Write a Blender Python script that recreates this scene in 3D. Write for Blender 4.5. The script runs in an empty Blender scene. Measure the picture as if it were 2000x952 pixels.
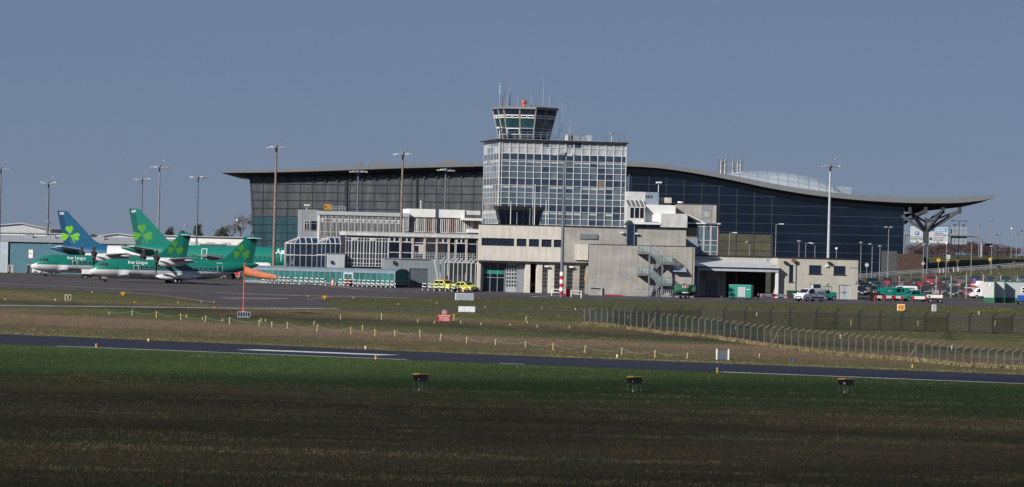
import bpy, bmesh, math, random
from mathutils import Vector, Matrix, noise, geometry
random.seed(7)
C = bpy.context.scene.collection
sc = bpy.context.scene
PI = math.pi
# ------------------------------------------------------------------ camera model
F, CH, VH, TH = 8000.0, 5.7, 24.0, math.radians(1.4)      # focal (px of a 2000 px frame), eye height, horizon offset, roll
ct, st = math.cos(TH), math.sin(TH)
def uv(x, y):
    dx, dy = x - 1000.0, y - 476.0
    return dx*ct + dy*st, -dx*st + dy*ct
def at(x, y, Y):
    u, v = uv(x, y)
    return Vector((u*Y/F, Y, CH - (v - VH)*Y/F))
YB = [-200, 40, 100, 200, 300, 400, 470, 530, 560, 580, 625, 645, 675, 700, 712, 730, 745, 757, 775, 800, 850, 890, 1000, 1300, 2000, 5000]
def lerp_t(tab, x):
    if x <= tab[0][0]: return tab[0][1]
    for (a, p), (b, q) in zip(tab, tab[1:]):
        if x <= b: return p + (q - p)*(x - a)/(b - a)
    return tab[-1][1]
def sstep(a, b, x):
    t = min(1, max(0, (x - a)/(b - a))); return t*t*(3 - 2*t)
BASE = [(400, -4), (470, -3.4), (530, -1.3), (560, -.3), (580, 0), (625, 0), (645, .2), (675, .5), (700, .5), (757, 0), (5000, 0)]
HILL = [(690, 0), (712, .5), (730, 1.65), (745, 2.95), (757, 3.1), (775, 3.3), (850, 4.0), (890, 4.3), (1000, 3.8), (1300, 3.2), (5000, 3.0)]
def zf(X, Y):
    z = lerp_t(BASE, Y)
    if Y > 690:
        m = sstep(50, 62, X)
        k = max(.7, 1 + .03*(min(X, 95) - 63.5))
        z = z*(1 - m) + m*lerp_t(HILL, Y)*k
    return z
def gnd(x, y):
    lo, hi = 60.0, 1500.0
    for _ in range(60):
        m = (lo + hi)/2
        p = at(x, y, m)
        if p.z < zf(p.x, p.y): hi = m
        else: lo = m
    p = at(x, y, lo); p.z = zf(p.x, p.y)
    return p
def proj(X, Y, z):
    u, v = X*F/Y, VH + (CH - z)*F/Y
    return 1000 + u*ct - v*st, 476 + u*st + v*ct
def gx(x, Y, y=540):
    p = at(x, y, Y); return Vector((p.x, Y, zf(p.x, Y)))
class Fr:
    def __init__(s, o, rz=0): s.o = Vector(o); s.rz = rz; s.c = math.cos(rz); s.s = math.sin(rz)
    def inv(s, p): p = Vector(p) - s.o; return Vector((p.x*s.c + p.y*s.s, -p.x*s.s + p.y*s.c, p.z))
    def w(s, p): return Vector((s.o.x + p[0]*s.c - p[1]*s.s, s.o.y + p[0]*s.s + p[1]*s.c, s.o.z + p[2]))
    def L(s, x, y, d=0.0):            # local (x, z) where the sight line meets the local plane y = d
        a = s.inv((0, 0, CH)); b = s.inv(at(x, y, 100)) - a
        t = (d - a.y)/b.y; q = a + b*t
        return q.x, q.z
    def X(s, x, d=0.0, y=500): return s.L(x, y, d)[0]
    def Z(s, x, y, d=0.0): return s.L(x, y, d)[1]
# ------------------------------------------------------------------ materials
MATS = {}
def mat(name, c, rough=.7, met=0, var=.12, sc_=1.5, st_=(1, 1, 1), bump=0, alpha=1, spec=.5, c2=None, emit=0, coat=0, grime=0):
    if name in MATS: return MATS[name]
    m = bpy.data.materials.new(name); m.use_nodes = True
    nt = m.node_tree; N = nt.nodes; K = nt.links; b = N['Principled BSDF']
    b.inputs['Roughness'].default_value = rough; b.inputs['Metallic'].default_value = met
    b.inputs['Specular IOR Level'].default_value = spec; b.inputs['Alpha'].default_value = alpha
    b.inputs['Coat Weight'].default_value = coat
    tc = N.new('ShaderNodeTexCoord'); mp = N.new('ShaderNodeMapping'); mp.inputs['Scale'].default_value = st_
    nz = N.new('ShaderNodeTexNoise'); nz.inputs['Scale'].default_value = sc_; nz.inputs['Detail'].default_value = 6; nz.inputs['Roughness'].default_value = .62
    K.new(tc.outputs['Object'], mp.inputs['Vector']); K.new(mp.outputs[0], nz.inputs['Vector'])
    rp = N.new('ShaderNodeValToRGB'); e = rp.color_ramp.elements
    d = c2 or tuple(min(1, v*(1 + var)) for v in c)
    e[0].position = .32; e[1].position = .68
    e[0].color = (*[v*(1 - var) for v in c], 1) if c2 is None else (*c, 1); e[1].color = (*d, 1)
    K.new(nz.outputs['Fac'], rp.inputs['Fac'])
    out = rp.outputs['Color']
    if grime:                                            # rain streaks and patches of dirt
        mp2 = N.new('ShaderNodeMapping'); mp2.inputs['Scale'].default_value = (1.6, 1.6, .12)
        n2 = N.new('ShaderNodeTexNoise'); n2.inputs['Scale'].default_value = 1.1; n2.inputs['Detail'].default_value = 8; n2.inputs['Roughness'].default_value = .7
        K.new(tc.outputs['Object'], mp2.inputs['Vector']); K.new(mp2.outputs[0], n2.inputs['Vector'])
        r2 = N.new('ShaderNodeValToRGB'); r2.color_ramp.elements[0].position = .42; r2.color_ramp.elements[1].position = .72
        r2.color_ramp.elements[0].color = (0, 0, 0, 1); r2.color_ramp.elements[1].color = (grime, grime, grime, 1)
        K.new(n2.outputs['Fac'], r2.inputs['Fac'])
        mx = N.new('ShaderNodeMixRGB'); mx.blend_type = 'MIX'
        K.new(r2.outputs['Color'], mx.inputs['Fac']); K.new(out, mx.inputs[1]); mx.inputs[2].default_value = (*[v*.38 for v in c], 1)
        out = mx.outputs[0]
    K.new(out, b.inputs['Base Color'])
    if emit:
        K.new(out, b.inputs['Emission Color']); b.inputs['Emission Strength'].default_value = emit
    if bump:
        bp = N.new('ShaderNodeBump'); bp.inputs['Strength'].default_value = bump; bp.inputs['Distance'].default_value = .05
        K.new(nz.outputs['Fac'], bp.inputs['Height']); K.new(bp.outputs[0], b.inputs['Normal'])
    MATS[name] = m; return m
def corrugated(name, c, pitch=.3, rough=.6, axis='X', met=0):
    if name in MATS: return MATS[name]
    m = mat(name, c, rough, met, .12, .8); nt = m.node_tree; N = nt.nodes; K = nt.links
    tc = N.new('ShaderNodeTexCoord'); wv = N.new('ShaderNodeTexWave'); wv.bands_direction = axis; wv.inputs['Scale'].default_value = 2*PI/pitch/20
    K.new(tc.outputs['Object'], wv.inputs['Vector'])
    bp = N.new('ShaderNodeBump'); bp.inputs['Strength'].default_value = .4; bp.inputs['Distance'].default_value = .03
    K.new(wv.outputs['Fac'], bp.inputs['Height']); K.new(bp.outputs[0], N['Principled BSDF'].inputs['Normal'])
    return m
M = dict(
 conc=mat('cream_concrete', (.62, .585, .525), .85, var=.10, sc_=.9, grime=.4, bump=.1),
 concg=mat('weathered_concrete', (.37, .35, .325), .85, var=.2, sc_=.45, grime=.45, bump=.12),
 cream=mat('cream_render', (.45, .43, .37), .85, var=.08, sc_=.7, grime=.3),
 white=mat('white_paint', (.74, .74, .73), .5, var=.06, grime=.15),
 whited=mat('weathered_white_paint', (.58, .58, .57), .7, var=.14, sc_=.8, grime=.6),
 wmet=mat('white_sheet_metal', (.72, .73, .74), .45, var=.05),
 frame=mat('pale_window_frame', (.56, .56, .55), .5, var=.1),
 framep=mat('pinkish_column_paint', (.42, .33, .31), .6, var=.15),
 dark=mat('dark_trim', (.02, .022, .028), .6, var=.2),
 black=mat('black_paint', (.008, .008, .009), .5, var=.2),
 rubber=mat('tyre_rubber', (.012, .012, .012), .85, var=.2),
 grey=mat('grey_paint', (.25, .27, .30), .55, var=.08, grime=.15),
 bgrey=mat('blue_grey_panel', (.24, .29, .36), .5, var=.08, grime=.2),
 lgrey=mat('light_grey_panel', (.42, .45, .48), .5, var=.07, grime=.15),
 steel=mat('galvanised_steel', (.36, .38, .40), .42, .6, var=.15, sc_=3),
 mast=mat('mast_steel', (.15, .17, .20), .5, .4, var=.12),
 pole=mat('lamp_pole_grey', (.22, .235, .25), .55, .3, var=.12),
 rust=mat('rusty_mast_steel', (.20, .15, .125), .65, .2, var=.3, sc_=1.2),
 glass=mat('dark_glass', (.006, .010, .020), .06, var=.5, sc_=.35, spec=.6),
 glassb=mat('blue_tinted_glass', (.012, .022, .05), .06, var=.4, sc_=.5, spec=.6),
 glassc=mat('cab_glass', (.015, .05, .06), .08, var=.3, sc_=.6, spec=.6),
 red=mat('red_paint', (.42, .02, .025), .45, var=.1), orange=mat('orange_paint', (.70, .19, .03), .5, var=.1),
 yellow=mat('yellow_paint', (.72, .42, .02), .5, var=.08), blue=mat('blue_paint', (.02, .09, .36), .45, var=.1),
 green=mat('dark_green_paint', (.02, .12, .06), .5, var=.12, grime=.2), teal=mat('teal_green_paint', (.012, .215, .165), .4, var=.1, sc_=1.2, grime=.15),
 wood=mat('pale_wood', (.50, .38, .20), .8, var=.18, sc_=4),
 brick=mat('red_brown_brick', (.12, .06, .045), .85, var=.2, sc_=2),
 maroon=mat('maroon_steel', (.10, .012, .02), .5, var=.15),
)
# ------------------------------------------------------------------ mesh builder
class MB:
    def __init__(s): s.v = []; s.f = []; s.mi = []
    def add(s, vs, fs, mi=0):
        n = len(s.v); s.v += [tuple(v) for v in vs]
        for f in fs: s.f.append([i + n for i in f]); s.mi.append(mi)
        return s
    def box(s, x0, x1, y0, y1, z0, z1, mi=0):
        if x0 > x1: x0, x1 = x1, x0
        if y0 > y1: y0, y1 = y1, y0
        if z0 > z1: z0, z1 = z1, z0
        v = [(x, y, z) for z in (z0, z1) for y in (y0, y1) for x in (x0, x1)]
        return s.add(v, [(0, 2, 3, 1), (4, 5, 7, 6), (0, 1, 5, 4), (2, 6, 7, 3), (0, 4, 6, 2), (1, 3, 7, 5)], mi)
    def bar(s, p, q, w, d=None, mi=0, up=(0, 0, 1)):
        p, q = Vector(p), Vector(q); d = d or w; a = (q - p)
        if a.length < 1e-6: return s
        a.normalize(); u = Vector(up)
        if abs(a.dot(u)) > .97: u = Vector((1, 0, 0))
        b = a.cross(u).normalized(); c = b.cross(a)
        v = [e + b*(i*w/2) + c*(j*d/2) for e in (p, q) for i, j in ((-1, -1), (1, -1), (1, 1), (-1, 1))]
        return s.add(v, [(3, 2, 1, 0), (4, 5, 6, 7), (0, 1, 5, 4), (1, 2, 6, 5), (2, 3, 7, 6), (3, 0, 4, 7)], mi)
    def tube(s, p, q, r0, r1=None, n=8, mi=0):
        p, q = Vector(p), Vector(q); r1 = r0 if r1 is None else r1; a = (q - p).normalized()
        u = Vector((0, 0, 1)) if abs(a.z) < .97 else Vector((1, 0, 0))
        b = a.cross(u).normalized(); c = b.cross(a)
        v = [e + (b*math.cos(2*PI*k/n) + c*math.sin(2*PI*k/n))*r for e, r in ((p, r0), (q, r1)) for k in range(n)]
        f = [(k, k + n, (k + 1) % n + n, (k + 1) % n)[::-1] for k in range(n)] + [tuple(range(n))[::-1], tuple(range(n, 2*n))]
        return s.add(v, f, mi)
    def poly(s, pts, mi=0): return s.add(pts, [tuple(range(len(pts)))], mi)
    def sph(s, c, r, n=10, m=6, mi=0):
        if not hasattr(r, '__len__'): r = (r, r, r)
        v = [(c[0], c[1], c[2] - r[2])]
        for j in range(1, m):
            t = -PI/2 + PI*j/m
            v += [(c[0] + r[0]*math.cos(t)*math.cos(2*PI*k/n), c[1] + r[1]*math.cos(t)*math.sin(2*PI*k/n), c[2] + r[2]*math.sin(t)) for k in range(n)]
        v.append((c[0], c[1], c[2] + r[2])); f = []
        for k in range(n):
            f.append((0, 1 + (k + 1) % n, 1 + k)); e = 1 + (m - 2)*n
            f.append((e + k, e + (k + 1) % n, len(v) - 1))
            for j in range(m - 2):
                a = 1 + j*n; f.append((a + k, a + (k + 1) % n, a + n + (k + 1) % n, a + n + k))
        return s.add(v, f, mi)
    def prism(s, pts, off, mi=0):          # pts: 3-D polygon, off: extrusion vector
        n = len(pts); a = [Vector(p) for p in pts]; o = Vector(off)
        nrm = Vector((0, 0, 0))
        for i in range(n):
            nrm += a[i].cross(a[(i + 1) % n])
        if nrm.dot(o) > 0: a = a[::-1]
        v = a + [p + o for p in a]
        return s.add(v, [tuple(range(n)), tuple(range(n, 2*n))[::-1]] + [(i, i + n, (i + 1) % n + n, (i + 1) % n) for i in range(n)], mi)
    def loft(s, rings, mi=0, cap=True, closed=True):
        n = len(rings[0]); v = [p for r in rings for p in r]; f = []
        for j in range(len(rings) - 1):
            for k in range(n if closed else n - 1):
                f.append((j*n + k, j*n + (k + 1) % n, (j + 1)*n + (k + 1) % n, (j + 1)*n + k))
        if cap and closed: f += [tuple(range(n))[::-1], tuple(range((len(rings) - 1)*n, len(rings)*n))]
        return s.add(v, f, mi)
    def build(s, name, mats, parent=None, smooth=False, bevel=0, loc=None, rz=0):
        me = bpy.data.meshes.new(name); me.from_pydata([tuple(v) for v in s.v], [], s.f)
        if not isinstance(mats, (list, tuple)): mats = [mats]
        for m in mats: me.materials.append(m)
        me.polygons.foreach_set('material_index', s.mi)
        if bevel:
            bm = bmesh.new(); bm.from_mesh(me)
            bmesh.ops.remove_doubles(bm, verts=bm.verts, dist=1e-5)
            ed = [e for e in bm.edges if len(e.link_faces) == 2 and e.calc_face_angle(0) > .5]
            bmesh.ops.bevel(bm, geom=ed, offset=bevel, segments=2, profile=.6, affect='EDGES', clamp_overlap=True)
            bm.to_mesh(me); bm.free()
        if smooth:
            me.polygons.foreach_set('use_smooth', [True]*len(me.polygons))
            try: me.set_sharp_from_angle(angle=math.radians(38))
            except Exception: pass
        o = bpy.data.objects.new(name, me); C.objects.link(o)
        if parent is not None: o.parent = parent
        if loc is not None: o.location = loc
        if rz: o.rotation_euler = (0, 0, rz)
        return o
def tag(o, label, cat, group=None, kind=None):
    o['label'] = label; o['category'] = cat
    if group: o['group'] = group
    if kind: o['kind'] = kind
    return o
def thing(name, label, cat, loc=(0, 0, 0), rz=0, group=None):
    if isinstance(loc, Fr): rz = loc.rz; loc = loc.o
    o = bpy.data.objects.new(name, None); C.objects.link(o); o.empty_display_size = .3
    o.location = loc; o.rotation_euler = (0, 0, rz)
    return tag(o, label, cat, group)
def structure(o, label=None):
    o['kind'] = 'structure'
    if label: o['label'] = label
    return o
def kids(o): return [c for c in C.objects if c.parent == o]
def dup(root, loc, rz=None, label=None, group=None, scale=None):
    def cp(o, par):
        c = o.copy(); C.objects.link(c)
        if par is not None: c.parent = par
        for k in KIDS.get(o.name) or KIDS.setdefault(o.name, kids(o)): cp(k, c)
        return c
    r = cp(root, None); r.location = loc
    if rz is not None: r.rotation_euler = (0, 0, rz)
    if scale: r.scale = scale
    if label: r['label'] = label
    if group: r['group'] = group
    return r
KIDS = {}
def part_label(o, label): o['label'] = label; return o
_txt = {}
def text_mesh(s, size=1.0, shear=0, bold=0):
    k = (s, shear, bold)
    if k not in _txt:
        cu = bpy.data.curves.new('t', 'FONT'); cu.body = s; cu.shear = shear; cu.offset = bold; cu.resolution_u = 3
        o = bpy.data.objects.new('t', cu); C.objects.link(o); bpy.context.view_layer.update()
        me = bpy.data.meshes.new_from_object(o.evaluated_get(bpy.context.evaluated_depsgraph_get()))
        vs = [tuple(v.co) for v in me.vertices]; fs = [tuple(p.vertices) for p in me.polygons]
        bpy.data.objects.remove(o); bpy.data.curves.remove(cu); bpy.data.meshes.remove(me)
        x0 = min(v[0] for v in vs); x1 = max(v[0] for v in vs); y0 = min(v[1] for v in vs); y1 = max(v[1] for v in vs)
        _txt[k] = ([((v[0] - x0)/(x1 - x0), (v[1] - y0)/(y1 - y0)) for v in vs], fs)
    return _txt[k]
def text_on(mb, s, fn, mi=0, shear=0, bold=0, flip=False):
    """letters mapped by fn(a, b) -> 3-D point, a and b in 0..1 across the word"""
    vs, fs = text_mesh(s, shear=shear, bold=bold)
    mb.add([fn(a, b) for a, b in vs], [f[::-1] for f in fs] if flip else fs, mi)
def text_xz(mb, s, x0, x1, z0, z1, y, mi=0, bold=0):
    text_on(mb, s, lambda a, b: (x0 + (x1 - x0)*a, y, z0 + (z1 - z0)*b), mi, bold=bold)
# ------------------------------------------------------------------ camera, world, sun
cam = bpy.data.cameras.new('camera'); co = bpy.data.objects.new('camera', cam); C.objects.link(co); sc.camera = co
cam.sensor_width = 36; cam.lens = F/2000*36; cam.clip_start = 1; cam.clip_end = 20000
co.location = (0, 0, CH); co.rotation_euler = (Matrix.Rotation(PI/2, 4, 'X') @ Matrix.Rotation(TH, 4, 'Z')).to_euler()
cam.shift_x = VH*st/2000; cam.shift_y = VH*ct/2000
cam.dof.use_dof = True; cam.dof.focus_distance = 630; cam.dof.aperture_fstop = 1.5; cam.dof.aperture_blades = 7
EL, AZ = math.radians(28), math.radians(43)
S = Vector((-math.sin(AZ)*math.cos(EL), -math.cos(AZ)*math.cos(EL), math.sin(EL)))
sun = bpy.data.lights.new('sun', 'SUN'); so = bpy.data.objects.new('sun', sun); C.objects.link(so)
sun.energy = 3.75; sun.angle = math.radians(.53); sun.color = (1, .95, .88)
so.rotation_euler = S.to_track_quat('Z', 'Y').to_euler(); so.location = S*3000
w = bpy.data.worlds.new('World'); sc.world = w; w.use_nodes = True
nt = w.node_tree; bg = nt.nodes['Background']
sky = nt.nodes.new('ShaderNodeTexSky'); sky.sky_type = 'NISHITA'; sky.sun_disc = False
sky.sun_elevation = EL; sky.sun_rotation = math.atan2(S.x, S.y); sky.altitude = 2000
sky.air_density = .7; sky.dust_density = .6; sky.ozone_density = 8.0
mul = nt.nodes.new('ShaderNodeMixRGB'); mul.blend_type = 'MULTIPLY'; mul.inputs[0].default_value = 1
mul.inputs[2].default_value = (.545, .39, .345, 1)                   # a thin slate cloud deck lies over the blue
nt.links.new(sky.outputs[0], mul.inputs[1]); mxs = nt.nodes.new('ShaderNodeMixRGB'); mxs.inputs[0].default_value = .68; mxs.inputs[2].default_value = (1.30, 1.79, 2.68, 1)   # even slate overcast
nt.links.new(mul.outputs[0], mxs.inputs[1]); nt.links.new(mxs.outputs[0], bg.inputs['Color'])
bg.inputs['Strength'].default_value = .082
sc.view_settings.view_transform = 'Standard'; sc.view_settings.look = 'None'; sc.view_settings.exposure = .6; sc.view_settings.gamma = 1
sc.view_settings.use_curve_mapping = False
sc.render.engine = 'CYCLES'
sc.cycles.use_denoising = True; sc.cycles.max_bounces = 6; sc.cycles.transparent_max_bounces = 24
sc.cycles.caustics_reflective = False; sc.cycles.caustics_refractive = False

# ------------------------------------------------------------------ ground
RA, RB = gnd(0, 673), gnd(2000, 751); RD = (RB - RA); RD.z = 0; RD.normalize(); RN = Vector((-RD.y, RD.x, 0))
def wof(x, y): return (gnd(x, y) - RA).dot(RN)
def ground_mat():
    m = bpy.data.materials.new('airfield_grass'); m.use_nodes = True
    nt = m.node_tree; N = nt.nodes; K = nt.links; b = N['Principled BSDF']; b.inputs['Roughness'].default_value = .95; b.inputs['Specular IOR Level'].default_value = .1
    tc = N.new('ShaderNodeTexCoord')
    def nz(scale, detail, rough, sx, sy):
        mp = N.new('ShaderNodeMapping'); mp.inputs['Rotation'].default_value = (0, 0, -math.atan2(RD.y, RD.x)); mp.inputs['Scale'].default_value = (sx, sy, 1)
        mp.vector_type = 'POINT'
        n = N.new('ShaderNodeTexNoise'); n.inputs['Scale'].default_value = scale; n.inputs['Detail'].default_value = detail; n.inputs['Roughness'].default_value = rough
        K.new(tc.outputs['Object'], mp.inputs['Vector']); K.new(mp.outputs[0], n.inputs['Vector']); return n.outputs['Fac']
    def math_(op, a, b_):
        n = N.new('ShaderNodeMath'); n.operation = op
        for i, v in enumerate((a, b_)):
            if isinstance(v, (int, float)): n.inputs[i].default_value = v
            else: K.new(v, n.inputs[i])
        return n.outputs[0]
    dt = N.new('ShaderNodeVectorMath'); dt.operation = 'DOT_PRODUCT'; K.new(tc.outputs['Object'], dt.inputs[0]); dt.inputs[1].default_value = RN
    wv = math_('SUBTRACT', dt.outputs['Value'], RA.dot(RN))
    big = nz(.035, 4, .55, .5, 1.0); mid = nz(.16, 6, .65, .55, 1.0); fine = nz(1.3, 8, .72, .8, 1.0); vf = nz(6.0, 6, .75, 1, 1)
    # |w| grows with distance: warp it by a share of itself so the bands fray
    warp = math_('ADD', math_('MULTIPLY', math_('SUBTRACT', big, .5), 1.1), math_('MULTIPLY', math_('SUBTRACT', mid, .5), .55))
    ww = math_('MULTIPLY', wv, math_('ADD', 1.0, math_('MULTIPLY', warp, .28)))
    W0, W1 = -300.0, 420.0
    mr = N.new('ShaderNodeMapRange'); mr.inputs['From Min'].default_value = W0; mr.inputs['From Max'].default_value = W1
    K.new(ww, mr.inputs['Value'])
    def ramp(stops):
        r = N.new('ShaderNodeValToRGB'); e = r.color_ramp.elements
        while len(e) < len(stops): e.new(.5)
        for el, (p, c) in zip(e, sorted(stops)): el.position = min(1, max(0, (p - W0)/(W1 - W0))); el.color = (*c, 1)
        K.new(mr.outputs[0], r.inputs['Fac']); return r.outputs['Color']
    GR = (.042, .072, .019); OL = (.085, .080, .040); ST = (.17, .13, .07); PK = (.165, .115, .08); SO = (.034, .026, .021); YE = (.19, .16, .033); BR = (.062, .045, .022)
    y = lambda py, x=600: wof(x, py)
    A = [(-300, (.058, .046, .02)), (y(900), (.062, .052, .023)), (y(835), (.058, .055, .022)), (y(808), (.13, .10, .045)), (y(795), BR), (y(772), (.045, .058, .017)), (y(750), GR), (-1, GR), (0.5, (.06, .07, .02)),
         (y(690.5), YE), (y(687), YE), (y(685), OL), (y(668), (.11, .095, .045)), (y(655), PK), (y(643), PK), (y(639), (.075, .085, .03)), (y(629), OL), (y(624), SO), (y(617), (.06, .046, .034)),
         (y(612), (.13, .105, .055)), (y(606), (.11, .10, .045)), (y(600), OL), (y(585), (.06, .072, .028)), (419, OL)]
    B = [(-300, (.04, .038, .016)), (y(900), (.045, .05, .018)), (y(835), (.085, .062, .03)), (y(808), (.05, .05, .02)), (y(795), (.045, .04, .016)), (y(772), (.13, .095, .045)), (y(750), (.034, .065, .014)), (-1, (.05, .088, .02)), (0.5, YE),
         (y(690.5), (.10, .10, .03)), (y(687), (.26, .20, .07)), (y(685), ST), (y(668), OL), (y(655), (.12, .09, .05)), (y(643), (.19, .135, .09)), (y(639), PK), (y(629), (.06, .09, .028)), (y(624), (.055, .06, .028)), (y(617), (.10, .08, .045)),
         (y(612), OL), (y(606), ST), (y(600), (.08, .09, .035)), (y(585), OL), (419, (.08, .08, .035))]
    ca, cb = ramp(A), ramp(B)
    mx = N.new('ShaderNodeMixRGB'); K.new(ca, mx.inputs[1]); K.new(cb, mx.inputs[2])
    f = math_('ADD', math_('MULTIPLY', mid, 1.0), math_('MULTIPLY', fine, .8))
    s = N.new('ShaderNodeMapRange'); s.inputs['From Min'].default_value = .72; s.inputs['From Max'].default_value = 1.08; K.new(f, s.inputs['Value']); K.new(s.outputs[0], mx.inputs[0])
    v = math_('ADD', .40, math_('MULTIPLY', math_('ADD', fine, math_('MULTIPLY', vf, .6)), .75))
    ms = N.new('ShaderNodeVectorMath'); ms.operation = 'SCALE'; K.new(mx.outputs[0], ms.inputs[0]); K.new(v, ms.inputs['Scale'])
    K.new(ms.outputs[0], b.inputs['Base Color'])
    bp = N.new('ShaderNodeBump'); bp.inputs['Strength'].default_value = .7; bp.inputs['Distance'].default_value = .12
    K.new(math_('ADD', fine, vf), bp.inputs['Height']); K.new(bp.outputs[0], b.inputs['Normal'])
    return m
def tarmac(name, c, dark, streak=(.25, .03)):
    m = mat(name, c, .86, var=.1, sc_=.25, spec=.25); nt = m.node_tree; N = nt.nodes; K = nt.links; b = N['Principled BSDF']
    tc = N.new('ShaderNodeTexCoord')
    n1 = N.new('ShaderNodeTexNoise'); n1.inputs['Scale'].default_value = 1; n1.inputs['Detail'].default_value = 7; n1.inputs['Roughness'].default_value = .65
    mp = N.new('ShaderNodeMapping'); mp.inputs['Scale'].default_value = (*streak, 1); mp.inputs['Rotation'].default_value = (0, 0, -.12)
    K.new(tc.outputs['Object'], mp.inputs[0]); K.new(mp.outputs[0], n1.inputs['Vector'])
    n2 = N.new('ShaderNodeTexNoise'); n2.inputs['Scale'].default_value = 2.5; n2.inputs['Detail'].default_value = 8; K.new(tc.outputs['Object'], n2.inputs['Vector'])
    ad = N.new('ShaderNodeMath'); ad.operation = 'MULTIPLY_ADD'; K.new(n2.outputs['Fac'], ad.inputs[0]); ad.inputs[1].default_value = .35; K.new(n1.outputs['Fac'], ad.inputs[2])
    r = N.new('ShaderNodeValToRGB'); r.color_ramp.elements[0].position = .5; r.color_ramp.elements[1].position = .85
    r.color_ramp.elements[0].color = (*dark, 1); r.color_ramp.elements[1].color = (*c, 1)
    K.new(ad.outputs[0], r.inputs['Fac']); K.new(r.outputs['Color'], b.inputs['Base Color']); return m
M['grass'] = ground_mat()
M['apron'] = tarmac('apron_asphalt', (.095, .080, .085), (.042, .037, .042), (.02, .3))
M['runway'] = tarmac('runway_asphalt', (.020, .025, .042), (.012, .015, .026), (.03, .5))
M['road'] = tarmac('road_asphalt', (.10, .095, .095), (.065, .062, .064))
M['line'] = mat('white_marking', (.55, .55, .55), .7, var=.3, sc_=.6); M['lined'] = mat('worn_marking', (.26, .25, .245), .75, var=.35, sc_=.4)
M['liney'] = mat('yellow_marking', (.19, .145, .075), .7, var=.3, sc_=.6); M['liner'] = mat('red_marking', (.22, .07, .07), .7, var=.3, sc_=.6)
xs = [-4000, -1500, -600, -300, -200, -140, -100, -70, -40, -10, 20, 40, 50, 53, 56, 59, 62, 66, 70, 75, 80, 86, 92, 100, 110, 130, 160, 220, 300, 600, 1500, 4000]
mb = MB()
mb.add([(x, y, zf(x, y)) for y in YB for x in xs], [(j*len(xs) + i, j*len(xs) + i + 1, (j + 1)*len(xs) + i + 1, (j + 1)*len(xs) + i) for j in range(len(YB) - 1) for i in range(len(xs) - 1)])
structure(mb.build('ground', M['grass']))
def clip(poly, axis, v, keep_less):
    out = []
    for i in range(len(poly)):
        a, b = poly[i], poly[(i + 1) % len(poly)]
        ia = (a[axis] <= v) == keep_less; ib = (b[axis] <= v) == keep_less
        if ia: out.append(a)
        if ia != ib:
            t = (v - a[axis])/(b[axis] - a[axis]); out.append((a[0] + t*(b[0] - a[0]), a[1] + t*(b[1] - a[1])))
    return out
def sheet(name, pts, m, dz, build=True, mb=None):
    """flat paving lying dz above the ground, cut at the ground's own folds"""
    mb = mb or MB()
    pts = [(p[0], p[1]) for p in pts]
    tris = geometry.tessellate_polygon([[Vector((p[0], p[1], 0)) for p in pts]])
    for t in tris:
        tri = [pts[i] for i in t]
        xc = xs if max(p[0] for p in tri) > 50 and max(p[1] for p in tri) > 690 else [-9e9, 9e9]
        for ya, yb in zip(YB, YB[1:]):
            q = clip(clip(tri, 1, ya, False), 1, yb, True) if min(p[1] for p in tri) < yb and max(p[1] for p in tri) > ya else []
            if len(q) < 3: continue
            for xa, xb in zip(xc, xc[1:]):
                r = clip(clip(q, 0, xa, False), 0, xb, True) if len(xc) > 2 else q
                if len(r) >= 3:
                    a2 = sum(r[i][0]*r[(i + 1) % len(r)][1] - r[(i + 1) % len(r)][0]*r[i][1] for i in range(len(r)))
                    if abs(a2) > 1e-5: mb.poly([(x, y, zf(x, y) + dz) for x, y in (r if a2 > 0 else r[::-1])])
    return mb.build(name, m) if build else mb
gp = lambda *a: [gnd(x, y) for x, y in a]
near = gp((-150, 557), (0, 562), (230, 573), (330, 583), (430, 598), (470, 602.5), (660, 603), (625, 591), (660, 583), (720, 580.5), (1130, 585), (1600, 594), (2150, 602))
structure(sheet('apron', near + [Vector((130, 702, 0)), Vector((57, 702, 0)), Vector((52, 757, 0)), Vector((-130, 757, 0))], M['apron'], .012))
structure(sheet('taxiway', gp((-150, 593.5), (0, 595.5), (430, 600), (640, 601.5), (1130, 606), (1500, 612.5), (2150, 625), (2150, 629), (1500, 615), (1130, 608.5), (640, 604.5), (470, 603.8), (0, 598.5), (-150, 597)), M['apron'], .024))
w1 = wof(1000, 695); LX = 160
rp = lambda s, w_: (RA.x + RD.x*s + RN.x*w_, RA.y + RD.y*s + RN.y*w_)
structure(sheet('runway', [rp(-400, 0), rp(400, 0), rp(400, w1), rp(-400, w1)], M['runway'], .012))
s0 = lambda px, py: (gnd(px, py) - RA).dot(RD)
mk = MB()
def stripe(px0, py0, px1, py1, wa, wb, dz=.02): sheet('', [rp(s0(px0, py0), wa), rp(s0(px1, py1), wa), rp(s0(px1, py1), wb), rp(s0(px0, py0), wb)], None, dz, False, mk)
stripe(110, 676.5, 800, 703, .9, 1.7); stripe(985, 710, 1030, 712, .9, 1.5); stripe(1410, 727, 2100, 754, .7, 2.0); stripe(475, 683.5, 800, 693.5, w1*.42, w1*.55)
structure(mk.build('runway_marking', M['line']))
mk = MB()
def pl(pts, m_, wd, mb=mk):
    g = [gnd(x, y) for x, y in pts]
    for a, b in zip(g, g[1:]):
        d = (b - a); d.z = 0; d.normalize(); n = Vector((-d.y, d.x, 0))*wd/2
        sheet('', [a - n, b - n, b + n, a + n], None, .036, False, mb)
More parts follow.
